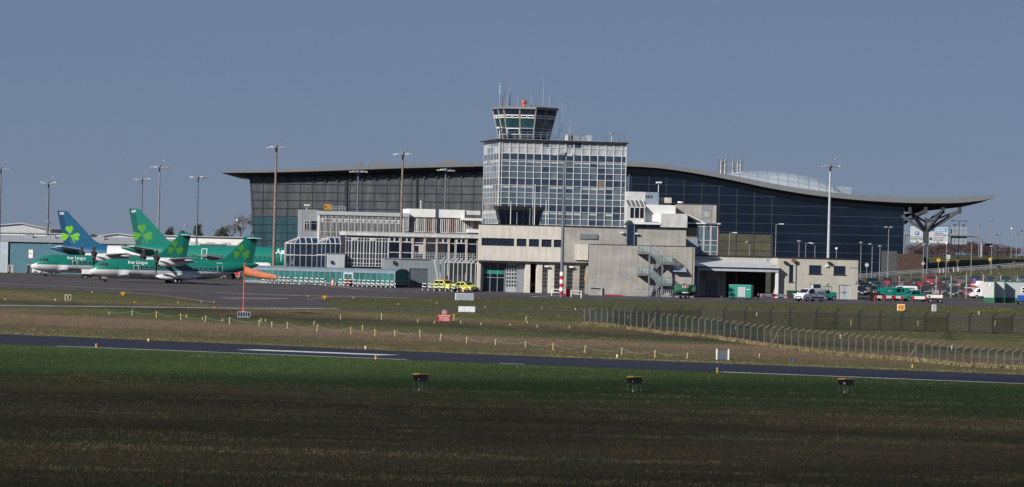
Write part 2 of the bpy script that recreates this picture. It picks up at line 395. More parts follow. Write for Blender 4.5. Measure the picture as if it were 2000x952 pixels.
for pts, wd in (([(0, 555), (250, 566), (560, 577.5), (800, 583)], 1.0), ([(100, 549), (420, 560), (640, 568)], .7), ([(0, 597.3), (250, 600.2), (470, 603), (660, 603.6)], 2.0), ([(430, 583), (560, 584)], 1.4), ([(560, 552), (820, 572), (1000, 576)], .9),
                ([(980, 573.5), (1090, 578)], 1.0), ([(1040, 580.5), (1120, 577.5)], 1.0), ([(1165, 577.5), (1185, 578)], .9), ([(1205, 578.7), (1228, 579.5)], .9)): pl(pts, 0, wd)
for x in range(1160, 1900, 46): pl([(x, 582 + (x - 1160)*.014), (x + 22, 582.3 + (x - 1160)*.014)], 0, .8)
structure(mk.build('apron_marking', M['lined']))
mk = MB(); pl([(0, 560.5), (240, 571), (330, 579.5), (420, 592)], 0, .8, mk); pl([(600, 586), (660, 579), (760, 577)], 0, .7, mk)
structure(mk.build('apron_edge_marking', M['liney']))
mk = MB(); pl([(450, 584.6), (540, 585.4)], 0, 1.2, mk)
structure(mk.build('stand_marking', M['liner']))
# car park and road on the rising ground
structure(sheet('car_park', [(57, 703), (125, 703), (125, 733), (57, 733)], M['road'], .03))
structure(sheet('road', [(40, 748.5), (60, 748.5), (140, 751), (140, 757), (60, 756.5), (40, 756)], M['road'], .03))
# unseen cloud, placed and shaped so its shade darkens the near field
cl = MB(); R_ = random.Random(3); H = 900.0
for i in range(230):
    sx, wy = R_.uniform(-230, 230), -R_.random()*350; r = R_.uniform(18, 34)
    wy = wy - r*.95 + 3
    p = rp(s0(1000, 711) + sx*1.2, wy); t = (H + R_.uniform(-20, 20))/S.z
    cl.sph((p[0] + S.x*t, p[1] + S.y*t, S.z*t), (r*1.3, r, r*.5), 12, 7)
structure(cl.build('cloud', mat('shade_cloud_white', (.8, .8, .8), 1, var=.02, alpha=.155), smooth=True), 'unseen cloud shaped to shade the near field')
# ------------------------------------------------------------------ building helpers
AR = math.radians(10)
def fr_at(px, Y, a=AR, y=560):
    p = at(px, y, Y); return Fr((p.x, Y, zf(p.x, Y)), a)
def wall_open(mb, x0, x1, z0, z1, y0, y1, ops, mi=0):
    """a wall slab from y0 to y1 with rectangular openings (x0, x1, z0, z1)"""
    zs = sorted({z0, z1} | {min(max(o[i], z0), z1) for o in ops for i in (2, 3)})
    for za, zb in zip(zs, zs[1:]):
        if zb - za < 1e-4: continue
        zm = (za + zb)/2; cuts = sorted((max(o[0], x0), min(o[1], x1)) for o in ops if o[2] < zm < o[3]); x = x0
        for a, b in cuts:
            if a - x > 1e-4: mb.box(x, a, y0, y1, za, zb, mi)
            x = max(x, b)
        if x1 - x > 1e-4: mb.box(x, x1, y0, y1, za, zb, mi)
    return mb
def window(parent, x0, x1, z0, z1, y, cols=1, rows=1, fm='frame', gm='glass', fw=.07, name='window', fd=.08, zs=None, xs_=None, bars=True):
    """one window: frame bars standing fd in front of glass at y; cols/rows are panes"""
    m = MB(); m.box(x0 + .002, x1 - .002, y, y + .05, z0 + .002, z1 - .002, 1)
    xs_ = xs_ or [x0 + (x1 - x0)*i/cols for i in range(cols + 1)]; zs = zs or [z0 + (z1 - z0)*i/rows for i in range(rows + 1)]
    for x in xs_:
        xa = min(max(x - fw/2, x0), x1 - fw); m.box(xa, xa + fw, y - fd, y - .002, z0, z1, 0)
    for z in zs:
        za = min(max(z - fw/2, z0), z1 - fw); m.box(x0 + .003, x1 - .003, y - fd + .004, y - .004, za, za + fw, 0)
    return m.build(name, [M[fm], M[gm]], parent)
def part_box(name, parent, m, *b, bevel=0):
    return MB().box(*b).build(name, M[m] if isinstance(m, str) else m, parent, bevel=bevel)
def cctv(name, label, loc, rz=0, group=None, pole=1.0):
    t = thing(name, label, 'camera', loc, rz, group)
    MB().tube((0, 0, 0), (0, 0, pole), .06, .05, 6).box(-.3, .3, -.06, .06, pole, pole + .08).build('pole', M['wmet'], t)
    MB().box(-.42, -.06, -.32, .22, pole + .08, pole + .32).build('camera_housing', M['wmet'], t, bevel=.03)
    MB().box(.08, .46, -.3, .24, pole + .1, pole + .34).build('camera_housing', M['wmet'], t, bevel=.03)
    return t
M.update(pale_pane=mat('pale_pane', (.36, .385, .41), .25, var=.15, sc_=.5), mid_pane=mat('mid_pane', (.075, .115, .15), .12, var=.35, sc_=.35),
 midb_pane=mat('greyer_pane', (.115, .15, .18), .15, var=.3, sc_=.4), dark_pane=mat('dark_spandrel', (.03, .05, .085), .15, var=.4, sc_=.5), blind=mat('white_blind', (.42, .45, .47), .5, var=.1), brown_pane=mat('board', (.17, .135, .115), .7, var=.3, sc_=2))
# ------------------------------------------------------------------ control tower
T = fr_at(971.8, 644, y=436); TX = T.X(1219.9, y=436); TZ = T.Z(975, 274); TD = 15.0
tw = thing('control_tower', 'tall gridded glass control tower with a flared glass cab on its roof', 'control tower', T)
part_box('core', tw, 'dark', .25, TX - .25, .25, TD - .25, 0, TZ - .1)
pxs = [975, 981.4] + [981.4 + 15.6*k for k in range(1, 16)] + [1224.6]
tx = [max(0, min(TX, T.X(p, y=275))) for p in pxs]; tx[0] = 0; tx[-1] = TX
zoom = [[72, 102, 137, 172], [172, 203, 235, 268, 305], [305, 343, 373, 405, 442], [442, 480, 512, 545, 578]]
fl = [[T.Z(1030, 250 + q/2.719) for q in r] for r in zoom]; fl[0][0] = TZ
rnd = random.Random(11)
PM = ['pale_pane', 'mid_pane', 'midb_pane', 'dark_pane', 'blind', 'brown_pane']
kinds = [[0, 0, 3], [1, 1, 1, 3], [1, 2, 1, 3], [1, 1, 2, 3]]
def bay(fn, a, b, zs, kd, tag_):
    m = MB()
    for i in range(len(zs) - 1):
        k = kd[i]; z1, z0 = zs[i], zs[i + 1]
        if k in (1, 2): k = rnd.choice((1, 2, 2, 1, 3, 1)) if rnd.random() < .6 else k
        if tag_ == 'left' and k != 3: k = 2
        if kd[i] == 0 and rnd.random() < .22: k = rnd.choice((3, 2, 0))
        if kd[i] == 3 and rnd.random() < .03: k = 5
        if kd[i] == 1 and i == 0:                        # a strip whose top half is a white blind
            zm = z1 - (z1 - z0)*rnd.uniform(.3, .45); m.poly([fn(a, z0), fn(b, z0), fn(b, zm), fn(a, zm)], k)
            m.poly([fn(a, zm), fn(b, zm), fn(b, z1), fn(a, z1)], 4 if rnd.random() < .85 else k)
        elif kd[i] == 0 and i == 1 and rnd.random() < .6:
            am = a + (b - a)*.5; m.poly([fn(a, z0), fn(am, z0), fn(am, z1), fn(a, z1)], 0); m.poly([fn(am, z0), fn(b, z0), fn(b, z1), fn(am, z1)], 4)
        else: m.poly([fn(a, z0), fn(b, z0), fn(b, z1), fn(a, z1)], k)
    m.build('window', [M[p] for p in PM], tw)
for r, kd in zip(fl, kinds):
    for a, b in zip(tx, tx[1:]): bay(lambda u, z: (u, .12, z), a, b, r, kd, 'front')
    for i in range(5): bay(lambda u, z: (.12, TD - u, z), TD*i/5, TD*(i + 1)/5, r, kd, 'left')
g = MB()
for x in tx: g.box(x - .05, x + .05, .0, .14, fl[-1][-1], TZ)
for r in fl:
    for i, z in enumerate(r):
        h = .075 if i in (0, len(r) - 1) else .04
        g.box(.003, TX - .003, .03, .118, z - h, z + h)
        g.box(.095, .118, .1, TD, z - h*.7, z + h*.7)
for i in range(6): g.box(.085, .137, TD*i/5 - .07, TD*i/5 + .07, fl[-1][-1], TZ - .004)
for i in range(5): g.box(.09, .117, TD*(i + .5)/5 - .03, TD*(i + .5)/5 + .03, fl[-1][-1], TZ - .006)
g.build('mullion_grid', mat('mullion_white', (.60, .61, .62), .5, var=.12), tw)
part_box('side_wall', tw, 'glassb', TX - .2, TX + .05, .2, TD, 0, TZ - .02); part_box('lower_wall', tw, 'concg', .13, TX - .1, .02, .2, 0, fl[-1][-1] - .1)
part_box('roof_slab', tw, 'dark', -.55, TX + .3, -.4, TD + .3, TZ, TZ + .2)
part_box('roof_edge', tw, 'grey', -.5, TX + .3, -.45, TD + .25, TZ + .205, TZ + .27)
RZ = TZ + .27
rl = MB(); n = 19
for i in range(n + 1):
    x = .3 + (TX - .6)*i/n
    for y in (0, TD - .3): rl.tube((x, y, RZ), (x, y, RZ + 1.15), .035, n=5)
for x in (.3, TX - .3):
    for k in range(7): rl.tube((x, TD*k/7, RZ), (x, TD*k/7, RZ + 1.15), .035, n=5)
for h in (.4, .78, 1.15):
    for y in (0, TD - .3): rl.tube((.3, y, RZ + h), (TX - .3, y, RZ + h), .028, n=5)
    for x in (.3, TX - .3): rl.tube((x, 0, RZ + h), (x, TD - .3, RZ + h), .028, n=5)
rl.build('roof_railing', mat('railing_blue_grey', (.16, .22, .31), .5, var=.15), tw)
# cab
cx, cy = T.X(1024, 5.2, 240), 5.2; R1, R0 = 5.15, 4.0
CZ0, CZ1 = RZ, T.Z(1024, 216, 5.2)
ang = [math.radians(q) for q in (-140, -80, -20, 40, 100, 160)]
def ring(R, z): return [Vector((cx + R*math.cos(a), cy + R*math.sin(a), z)) for a in ang]
b0, b1 = ring(R0, CZ0), ring(R1, CZ1)
MB().loft([ring(R0 - .12, CZ0), ring(R1 - .12, CZ1)]).build('cab_core', M['dark'], tw)
def cabp(i, t, s, o=0):
    a = b0[i].lerp(b0[(i + 1) % 6], t); b = b1[i].lerp(b1[(i + 1) % 6], t); q = a.lerp(b, s)
    nn = Vector((math.cos((ang[i] + PI/6)), math.sin((ang[i] + PI/6)), -.2)); return q + nn*o
cg = MB(); rows = [(.0, .16, 3), (.17, .36, 0), (.385, .70, 1), (.725, .80, 2), (.83, .975, 1)]
for i in range(6):
    for h in (0, .5):
        m = MB()
        for s_0, s_1, k in rows:
            a, b = h + .03, h + .47
            gl = 1 if k != 3 else 2
            if k == 1 and s_0 < .5: gl = 3
            m.poly([cabp(i, a, s_0, .0), cabp(i, b, s_0, .0), cabp(i, b, s_1, .0), cabp(i, a, s_1, .0)], gl)
            if k == 2 or (k == 0 and i == 0 and h == 0):
                spans = [(a + .02, h + .23), (h + .27, b - .02)] if k == 2 else [(a, b)]
                for u, v in spans:
                    w_ = .045
                    for p, q in (((u, s_0), (v, s_0)), ((u, s_1), (v, s_1)), ((u, s_0), (u, s_1)), ((v, s_0), (v, s_1))):
                        m.bar(cabp(i, p[0], p[1], .06), cabp(i, q[0], q[1], .06), .16, .1, 0)
        m.build('window', [M['white'], M['glassb'], M['dark'], M['glassc']], tw)
    for t in (0, .5): cg.bar(cabp(i, t, 0, .03), cabp(i, t, 1, .03), .16, .16)
    for s_ in (.165, .375, .71, .815): cg.bar(cabp(i, 0, s_, .03), cabp(i, 1, s_, .03), .1, .1)
cg.build('cab_frame', mat('cab_frame_paint', (.34, .34, .335), .6, var=.2), tw)
MB().loft([ring(R1 + .03, CZ1 - .02), ring(R1 + .34, CZ1 + .06), ring(R1 + .30, CZ1 + .42), ring(R1 - .5, CZ1 + .5)]).build('cab_roof', mat('cab_roof_grey', (.17, .17, .18), .7, var=.2, grime=.3), tw)
lad = MB(); lx = cx + R1 + .45; ly = cy - 1.5
for dx in (-.25, .25): lad.bar((lx + dx, ly, RZ), (lx + dx, ly, CZ1 + 1.3), .06)
for k in range(22): lad.bar((lx - .25, ly, RZ + .3*k + .2), (lx + .25, ly, RZ + .3*k + .2), .03)
for k in range(5):
    z = RZ + 2 + k*.9; lad.bar((lx - .4, ly - .7, z), (lx + .4, ly - .7, z), .04); [lad.bar((lx + d, ly, z), (lx + d*1.4, ly - .7, z), .04) for d in (-.3, .3)]
for d in (-.4, 0, .4): lad.bar((lx + d, ly - .7, RZ + 2), (lx + d, ly - .7, CZ1 + 1.3), .04)
lad.build('ladder', M['bgrey'], tw)
AZ0 = CZ1 + .42
def z5(zx, zy, d): return T.L(920 + zx/5.95, 140 + zy/5.95, d)
ants = [(330, 265, 125, 'white whip aerial on the left corner of the tower cab roof', 3.5, 1), (450, 178, 45, 'tall thin whip aerial, second tallest above the cab roof', 5, 0), (365, 290, 290, 'very short stub aerial on the left of the cab roof', 4, 0),
        (420, 262, 262, 'short aerial with a tiny yagi crossarm on the cab roof', 4.2, 2), (545, 280, 280, 'plain post aerial just left of the orange beacon', 4.5, 0), (700, 270, 270, 'plain post aerial just right of the orange beacon', 4, 0),
        (838, 180, 40, 'tallest whip aerial, on the right half of the cab roof', 5.5, 0), (912, 280, 280, 'plain post aerial at the right rim of the cab roof', 4.5, 0)]
for zx, zm, zt, lb, d, kd in ants:
    x, _ = z5(zx, 420, d); zmid = z5(zx, zm, d)[1]; ztop = z5(zx, zt, d)[1]
    t = thing('aerial', lb, 'aerial', T.w((x, d, AZ0)), AR, 'aerials on the tower cab roof')
    MB().tube((0, 0, -.05), (0, 0, zmid - AZ0), .075, .06, 6).build('mast', M['grey'], t)
    if zt != zm: MB().tube((0, 0, zmid - AZ0), (0, 0, ztop - AZ0), .045, .025, 5).build('whip', M['white'] if kd == 1 else M['grey'], t)
    if kd == 2: MB().bar((-.6, 0, 1.4), (0, 0, 1.4), .05).bar((-.5, 0, 1.4), (-.5, 0, 2.6), .05).bar((-.6, 0, 1.9), (-.4, 0, 1.9), .06).bar((-.6, 0, 2.4), (-.4, 0, 2.4), .06).build('crossarm', M['grey'], t)
r_ = MB(); xa, za = z5(335, 357, 4.6); xb, zb = z5(915, 369, 4.6)
for z in (za, za - .25): r_.tube((0, 0, z - za), (xb - xa, 0, z - za), .04, n=5)
tag(r_.build('aerial_rail', M['grey'], loc=T.w((xa, 4.6, za)), rz=AR), 'thin horizontal rail joining the aerials above the cab roof', 'rail')
x, _ = z5(617, 420, 3.5); bt = thing('beacon', 'orange red siren beacon on the tower cab roof', 'beacon', T.w((x, 3.5, AZ0)), AR)
MB().tube((0, 0, 0), (0, 0, .8), .24, .19, 10).sph((-.05, 0, .8), (.33, .32, .33), 12, 8).build('horn_body', M['orange'] if 0 else mat('signal_orange', (.75, .10, .04), .5, var=.08), bt, smooth=True)
MB().tube((.12, -.25, .85), (.22, -.42, .85), .24, .26, 10).build('lens', M['dark'], bt); MB().tube((.22, -.43, .85), (.23, -.45, .85), .11, .11, 8).build('lens_ring', M['white'], bt)
cctv('roof_camera', 'white twin camera at the left foot of the tower cab', T.w((T.X(976, 1, 255), 1.0, RZ)), AR + .5, pole=1.5)
dz = thing('satellite_dish', 'small white dish at the right end of the tower roof', 'dish', T.w((T.X(1195, 3, 262), 3.0, RZ)), AR)
MB().tube((0, 0, 0), (0, 0, 1.25), .05, n=6).build('pole', M['wmet'], dz); MB().loft([[(r*math.cos(k*PI/6), r*math.sin(k*PI/6), z) for k in range(12)] for r, z in ((.12, 1.2), (.4, 1.3), (.55, 1.45), (.5, 1.44))]).build('bowl', M['wmet'], dz, smooth=True)
eq = thing('roof_plant', 'row of grey plant cabinets behind the tower roof railing', 'roof plant', T.w((T.X(1105, 3.5, 262), 3.5, RZ)), AR)
for i, (a, b, h, m_) in enumerate(((0, .5, 1.0, 'white'), (.6, 1.1, 1.0, 'brick'), (1.2, 2.4, .95, 'grey'), (2.5, 3.3, .8, 'bgrey'), (3.4, 4.2, 1.0, 'lgrey'))): part_box('cabinet', eq, m_, a, b, 0, 1.2, 0, h, bevel=.03)
for px, top, lb in ((1115.5, 206, 'tall whip aerial behind the railing, right of the cab'), (1110.5, 246, 'short whip aerial behind the railing, right of the cab')):
    x, zt = T.L(px, top, 3.2); t = thing('aerial', lb, 'aerial', T.w((x, 3.2, RZ)), AR, 'aerials on the tower roof')
    MB().tube((0, 0, 0), (0, 0, (zt - RZ)*.45), .07, n=6).build('mast', M['grey'], t); MB().tube((0, 0, (zt - RZ)*.45), (0, 0, zt - RZ), .035, .02, 5).build('whip', M['grey'], t)
# ------------------------------------------------------------------ fire station block in front of the tower
A = fr_at(933, 630); AX = A.X(1340, y=470); Z0, Z1 = A.Z(933, 508.5), A.Z(933, 438.5); AD = 13.6
fs = thing('fire_station', 'cream concrete fire station block with a strip window over its bay doors', 'fire station', A)
wz0, wz1 = A.Z(970, 480.5), A.Z(970, 465.5)
wins = [(A.X(a), A.X(b)) for a, b in ((940, 1004), (1008.5, 1028), (1032.5, 1052.5), (1057, 1077), (1081, 1097.5))]
m = MB(); wall_open(m, 0, A.X(1100), Z0, Z1, 0, .35, [(a, b, wz0, wz1) for a, b in wins])
SK = AD*math.tan(AR)
m.prism([(0, .351, Z0), (.35, .351, Z0), (SK + .35, AD, Z0), (SK, AD, Z0)], (0, 0, Z1 - .004 - Z0))
m.build('front_wall', M['conc'], fs)
lx0, lx1 = A.X(1131), A.X(1166); lz0, lz1 = A.Z(1150, 467), A.Z(1150, 457)
m = MB(); wall_open(m, A.X(1100), AX, Z0 + .004, Z1 - .01, .06, .4, []); m.box(AX - .35, AX - .003, .41, AD, 0, Z1 - .013); m.build('side_front_wall', M['concg'], fs)
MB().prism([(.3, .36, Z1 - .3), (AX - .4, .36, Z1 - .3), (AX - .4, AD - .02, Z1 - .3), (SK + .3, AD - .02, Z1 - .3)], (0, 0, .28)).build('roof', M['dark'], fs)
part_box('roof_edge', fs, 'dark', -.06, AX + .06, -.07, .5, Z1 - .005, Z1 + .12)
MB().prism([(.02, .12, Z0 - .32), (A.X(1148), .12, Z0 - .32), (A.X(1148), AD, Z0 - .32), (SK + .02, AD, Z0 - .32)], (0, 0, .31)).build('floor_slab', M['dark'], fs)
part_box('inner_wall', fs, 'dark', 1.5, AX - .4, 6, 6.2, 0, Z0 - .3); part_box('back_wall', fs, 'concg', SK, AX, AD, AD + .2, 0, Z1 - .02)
for i, (a, b) in enumerate(wins): window(fs, a, b, wz0, wz1, .22, 6 if i == 0 else 2, 2 if i else 3, 'dark', 'glassb', .07)
lv = MB()
for k in range(6): lv.box(lx0, lx1, -.12, .06, lz0 + (lz1 - lz0)*k/6, lz0 + (lz1 - lz0)*(k + .7)/6)
lv.box(lx0 + .01, lx1 - .01, -.02, .058, lz0, lz1); lv.build('louvre', M['grey'], fs)
m = MB(); m.box(A.X(1123), A.X(1148), -.25, .05, A.Z(1130, 508), A.Z(1130, 477.5)); m.build('wall_block', M['conc'], fs)
BASE_Z = -.05
def dX(p): return A.X(p, 1.1, 540)
dz1 = Z0 - .33
for a, b in ((1025.5, 1035), (1047.5, 1058.5), (1071, 1082), (1095.5, 1106), (1120.5, 1131)): part_box('column', fs, 'conc' if a < 1090 else 'concg', A.X(a, .6, 540), A.X(b, .6, 540), .35, 1.5, BASE_Z, dz1)
part_box('column', fs, 'conc', .02, .42, .5, 1.2, BASE_Z, dz1); part_box('column', fs, 'concg', A.X(1144, .6, 540), A.X(1150, .6, 540), .3, 1.5, BASE_Z, dz1)
def bay_door(a, b, cols, plain=False):
    x0, x1 = dX(a), dX(b); m = MB(); m.box(x0, x1, 1.2, 1.32, BASE_Z, dz1, 0)
    if not plain:
        for r in range(6):
            for c in range(cols):
                xa = x0 + (x1 - x0)*(c + .28)/cols; xb = x0 + (x1 - x0)*(c + .85)/cols; za = BASE_Z + (dz1 - BASE_Z)*(.21 + r*.127); m.box(xa, xb, 1.17, 1.199, za, za + .36, 1)
    else: m.box(x1 - .35, x1 - .25, 1.1, 1.2, 1.9, 2.05, 1)
    m.build('bay_door', [M['bgrey' if plain else 'lgrey'] if not plain else M['grey'], M['dark']], fs)
bay_door(988, 1008.5, 4); bay_door(1008.8, 1025, 1, True); bay_door(1058, 1072, 3); bay_door(1081, 1096, 4); bay_door(1105, 1121, 4); bay_door(1130, 1145, 4)
lob = window(fs, A.X(943, 1.4, 540), A.X(986, 1.4, 540), BASE_Z, dz1, 1.5, 3, 2, 'grey', 'glass', .1, 'glazed_lobby')
m = MB(); x0, x1 = A.X(944, 1.3, 540), A.X(985, 1.3, 540); m.box(x0 + .1, x1 - .1, 1.46, 1.49, dz1 - 1.75, dz1 - 1.1); m.build('green_banner', mat('banner_teal', (.02, .24, .19), .5, var=.1), fs)
for px in (954, 1116): MB().box(-.3, .3, -.45, .1, 0, .28).build('wall_light', M['wmet'], fs, loc=(A.X(px + (0 if px > 1000 else 111), .3), .25, dz1 - .55) if 0 else (A.X(px if px > 1000 else 1068, .3), .35, dz1 - .5))
MB().box(0, .22, -.18, 0, 0, .7).build('alarm_box', M['yellow'], fs, loc=(A.X(1142, .4, 545), .5, A.Z(1142, 548, .4)))
# fire engine inside the open bay
e = Fr(A.w((A.X(1041, 4, 545), 3.0, 0)), AR)
fe = thing('fire_engine', 'red and yellow fire engine standing inside the open bay', 'fire engine', e)
MB().box(-1.2, 1.2, .2, 2.9, .5, 1.5).build('lower_body', M['red'], fe, bevel=.08); MB().prism([(-1.2, .1, 1.5), (1.2, .1, 1.5), (1.15, .35, 2.8), (-1.15, .35, 2.8)], (0, 2.3, 0)).build('cab', M['red'], fe)
MB().box(-1.21, 1.21, .1, .18, 1.05, 1.45).build('bumper', M['yellow'], fe); MB().poly([(-1.05, .12, 1.75), (1.05, .12, 1.75), (1.0, .3, 2.6), (-1.0, .3, 2.6)]).build('windscreen', M['glass'], fe)
for s in (-1, 1): MB().tube((s*.8, .8, .5), (s*1.22, .8, .5), .5, n=14).build('wheel', M['rubber'], fe)
rx = thing('roof_hatch_house', 'dark glazed stair head with pitched roof on the cream block', 'stair head', A.w((A.X(1222.5, -.1), -.02, A.Z(1230, 481))), AR)
wx = A.X(1237.5) - A.X(1222.5); hz = A.Z(1230, 440) - A.Z(1230, 481)
MB().box(0, wx, -.25, .6, 0, hz).build('glazing', M['glassb'], rx); MB().prism([(-.1, -.3, hz), (wx + .1, -.3, hz), (wx*.5, -.3, hz + .75)], (0, 2.5, 0)).build('roof', mat('dark_teal_roof', (.02, .045, .055), .4, var=.2), rx)
for x in (-.03, wx - .05): MB().box(x, x + .08, -.31, -.25, 0, hz - .005).build('frame_post', M['bgrey'], rx)
# dark glass viewing room on the roof, in front of the tower
o = Fr(A.w((A.X(974, 4, 438), 4.2, Z1 + .12)), AR)
vr = thing('viewing_room', 'dark flared glass viewing room on the cream roof before the tower', 'viewing room', o)
wd = A.X(1060, 4, 430) - A.X(974, 4, 430); hh = A.Z(1000, 403, 4) - Z1 - .12
def vring(i, z, k): return [(-i, -i, z), (wd + i, -i, z), (wd + i, 3.2 + i, z), (-i, 3.2 + i, z)]
MB().loft([vring(-.45, 0, 0), vring(0, hh*.78, 0)]).build('glazing', M['glass'], vr)
MB().loft([vring(.12, hh*.78, 0), vring(.3, hh, 0)]).build('roof', M['dark'], vr)
m = MB()
for k in range(8):
    x = wd*k/7; m.bar((.45 + (wd - .9)*k/7, .43, 0), (x, -.02, hh*.78), .09)
m.build('mullion_frame', M['dark'], vr)
for px, top, nm in ((998, 392.5, 'white'), (1042.5, 359.5, 'grey'), (1045.5, 360, 'white'), (1067, 391, 'white'), (1010, 415, 'grey'), (1035.5, 407, 'grey')):
    x, zt = A.L(px, top, 2.2); tag(MB().tube((0, 0, 0), (0, 0, zt - Z1), .07, .04, 6).build('aerial', M[nm], loc=A.w((x, 2.2, Z1)), rz=AR),
      {998: 'white pole aerial before the left half of the viewing room', 1042.5: 'grey half of the pair of tall pole aerials before the tower', 1045.5: 'white half of the pair of tall pole aerials before the tower', 1067: 'white pole aerial right of the viewing room', 1010: 'shortest grey pole aerial before the viewing room', 1035.5: 'thin grey pole aerial left of the tall pair'}[px], 'aerial', 'pole aerials on the cream roof')
# ------------------------------------------------------------------ service block with the outside stair
B = fr_at(1150, 622, y=577); BX = B.X(1356, y=540); BZ = B.Z(1170, 478.5); BD = 9.8
sb = thing('service_block', 'windowless grey concrete service block behind the outside stair', 'service block', B)
m = MB(); SB = BD*math.tan(AR) + .05; m.prism([(0, 0, -.1), (BX, 0, -.1), (BX, BD, -.1), (SB, BD, -.1)], (0, 0, BZ + .1)); m.build('wall', M['concg'], sb)
MB().prism([(-.04, -.04, BZ), (BX + .04, -.04, BZ), (BX + .04, BD, BZ), (SB - .04, BD, BZ)], (0, 0, .1)).build('roof_edge', M['dark'], sb)
m = MB()
for z in (BZ*.33, BZ*.66): m.box(0, BX, -.006, .0, z, z + .03)
for k in range(1, 6): m.box(BX*k/6, BX*k/6 + .025, -.0055, 0, 0, BZ)
m.build('panel_joints', M['grey'], sb)
x, z = B.L(1313, 531); x2, z2 = B.L(1339, 522)
MB().prism([(x, 0, z), (x, 0, z2 + .1), (x, -.9, z)], (x2 - x, 0, 0)).build('vent_hood', M['bgrey'], sb)
MB().box(0, .05, -.05, 0, 0, BZ).build('corner_pipe', M['brick'], sb, loc=(BX - .35, 0, 0))
x, z = B.L(1147, 562); MB().bar((x + .3, -.2, z + .1), (B.X(1176), -.2, z), .12).bar((B.X(1176), -.2, z + .1), (B.X(1176), -.2, 0), .2).build('pipe_run', M['lgrey'], sb)
x, z = B.L(1223, 562); MB().box(x, x + .25, -.02, 0, z, z + .3).build('warning_sign', M['yellow'], sb)
tag(MB().bar((0, 0, .12), (2.7, 0, .1), .18).bar((.3, -.3, .06), (2.9, -.2, .06), .12).build('hose', M['red'], loc=B.w((B.X(1180), -.8, 0)), rz=AR), 'red hose lying at the foot of the grey block', 'hose')
# outside stair
sx0, sx1, sx2, sx3 = (B.X(p, -1.2, 530) for p in (1246, 1268, 1291, 1312))
lev = [BZ + .1 - .15, B.Z(1250, 536, -1.2), 0]; land = [B.Z(1250, 494, -1.2), B.Z(1300, 514.5, -1.2), B.Z(1250, 536, -1.2), B.Z(1300, 556, -1.2), .02]
st_ = thing('fire_escape_stair', 'grey steel fire escape stair with glazed rails on the concrete block', 'stair', Fr(B.w((sx0, -.1, 0)), AR))
L0 = sx1 - sx0; L1 = sx2 - sx0; L2 = sx3 - sx0; GL = mat('railing_glass_panel', (.30, .42, .40), .2, var=.1, alpha=.55)
def rail(name, p, q):
    p, q = Vector(p), Vector(q); m = MB(); n = max(2, int((q - p).length/.45))
    for k in range(n + 1): a = p.lerp(q, k/n); m.bar(a, a + Vector((0, 0, 1.1)), .04)
    m.bar(p + Vector((0, 0, 1.1)), q + Vector((0, 0, 1.1)), .06); m.bar(p + Vector((0, 0, .12)), q + Vector((0, 0, .12)), .04)
    m.add([p + Vector((0, .012, .15)), q + Vector((0, .012, .15)), q + Vector((0, .012, 1.05)), p + Vector((0, .012, 1.05))], [(0, 1, 2, 3)], 1)
    m.build(name, [M['steel'], GL], st_)
for i, z in enumerate(land[:4]):
    a, b = (0, L0) if i % 2 == 0 else (L1, L2)
    part_box('landing', st_, 'steel', a, b, -1.6, 0, z - .2, z); rail('railing', (a, -1.6, z), (b, -1.6, z)); rail('railing', (a if i % 2 == 0 else b, -1.58, z), (a if i % 2 == 0 else b, -.05, z))
for i in range(4):
    za, zb = land[i], land[i + 1]; xa, xb = (L0, L1) if i % 2 == 0 else (L1, L0); y0, y1 = (-1.6, -.9) if i % 2 == 0 else (-.75, -.1)
    m = MB(); n = 10
    for k in range(n):
        f = (k + .5)/n; x = xa + (xb - xa)*f; m.box(x - abs(xb - xa)/n*.5, x + abs(xb - xa)/n*.5, y0, y1, za + (zb - za)*f - .03, za + (zb - za)*f)
    for y in (y0, y1): m.bar((xa, y, za - .15), (xb, y, zb - .15), .08, .26)
    m.build('flight', M['steel'], st_); rail('railing', (xa, y0, za), (xb, y0, zb))
for x in (L0 - .1, L1 + .1): MB().bar((x, -1.5, 0), (x, -1.5, land[0] if x < L1 else land[1]), .2).build('post', M['steel'], st_)
# low grey barrier fence at the stair foot
def tube_fence(name, label, fr, x0, x1, y, h=1.1, m_='steel', n=6, rails=(.15, .6, 1.1), group=None):
    m = MB()
    for k in range(n + 1): m.tube((x0 + (x1 - x0)*k/n, y, -.05), (x0 + (x1 - x0)*k/n, y, h), .035, n=6)
    for r in rails: m.tube((x0, y, r), (x1, y, r), .03, n=5)
    o = m.build(name, M[m_], loc=fr.o, rz=fr.rz); return tag(o, label, 'railing', group)
tube_fence('guard_railing', 'grey guard railing left of the stair foot', B, B.X(1240, -3), B.X(1265, -3), -3); tube_fence('guard_railing', 'grey guard railing between the stair foot and the green tank', B, B.X(1284, -3.2), B.X(1315, -3.2), -3.2, n=8)
# wall lamps on the grey upper storey
for px, py in ((1213, 456), (1241, 458)):
    x, z = A.L(px, py); t = MB().box(-.12, .35, -.5, -.2, 0, .22).bar((0, 0, .05), (.1, -.3, .1), .08).build('wall_light', M['wmet'], fs, loc=(x, .06, z))
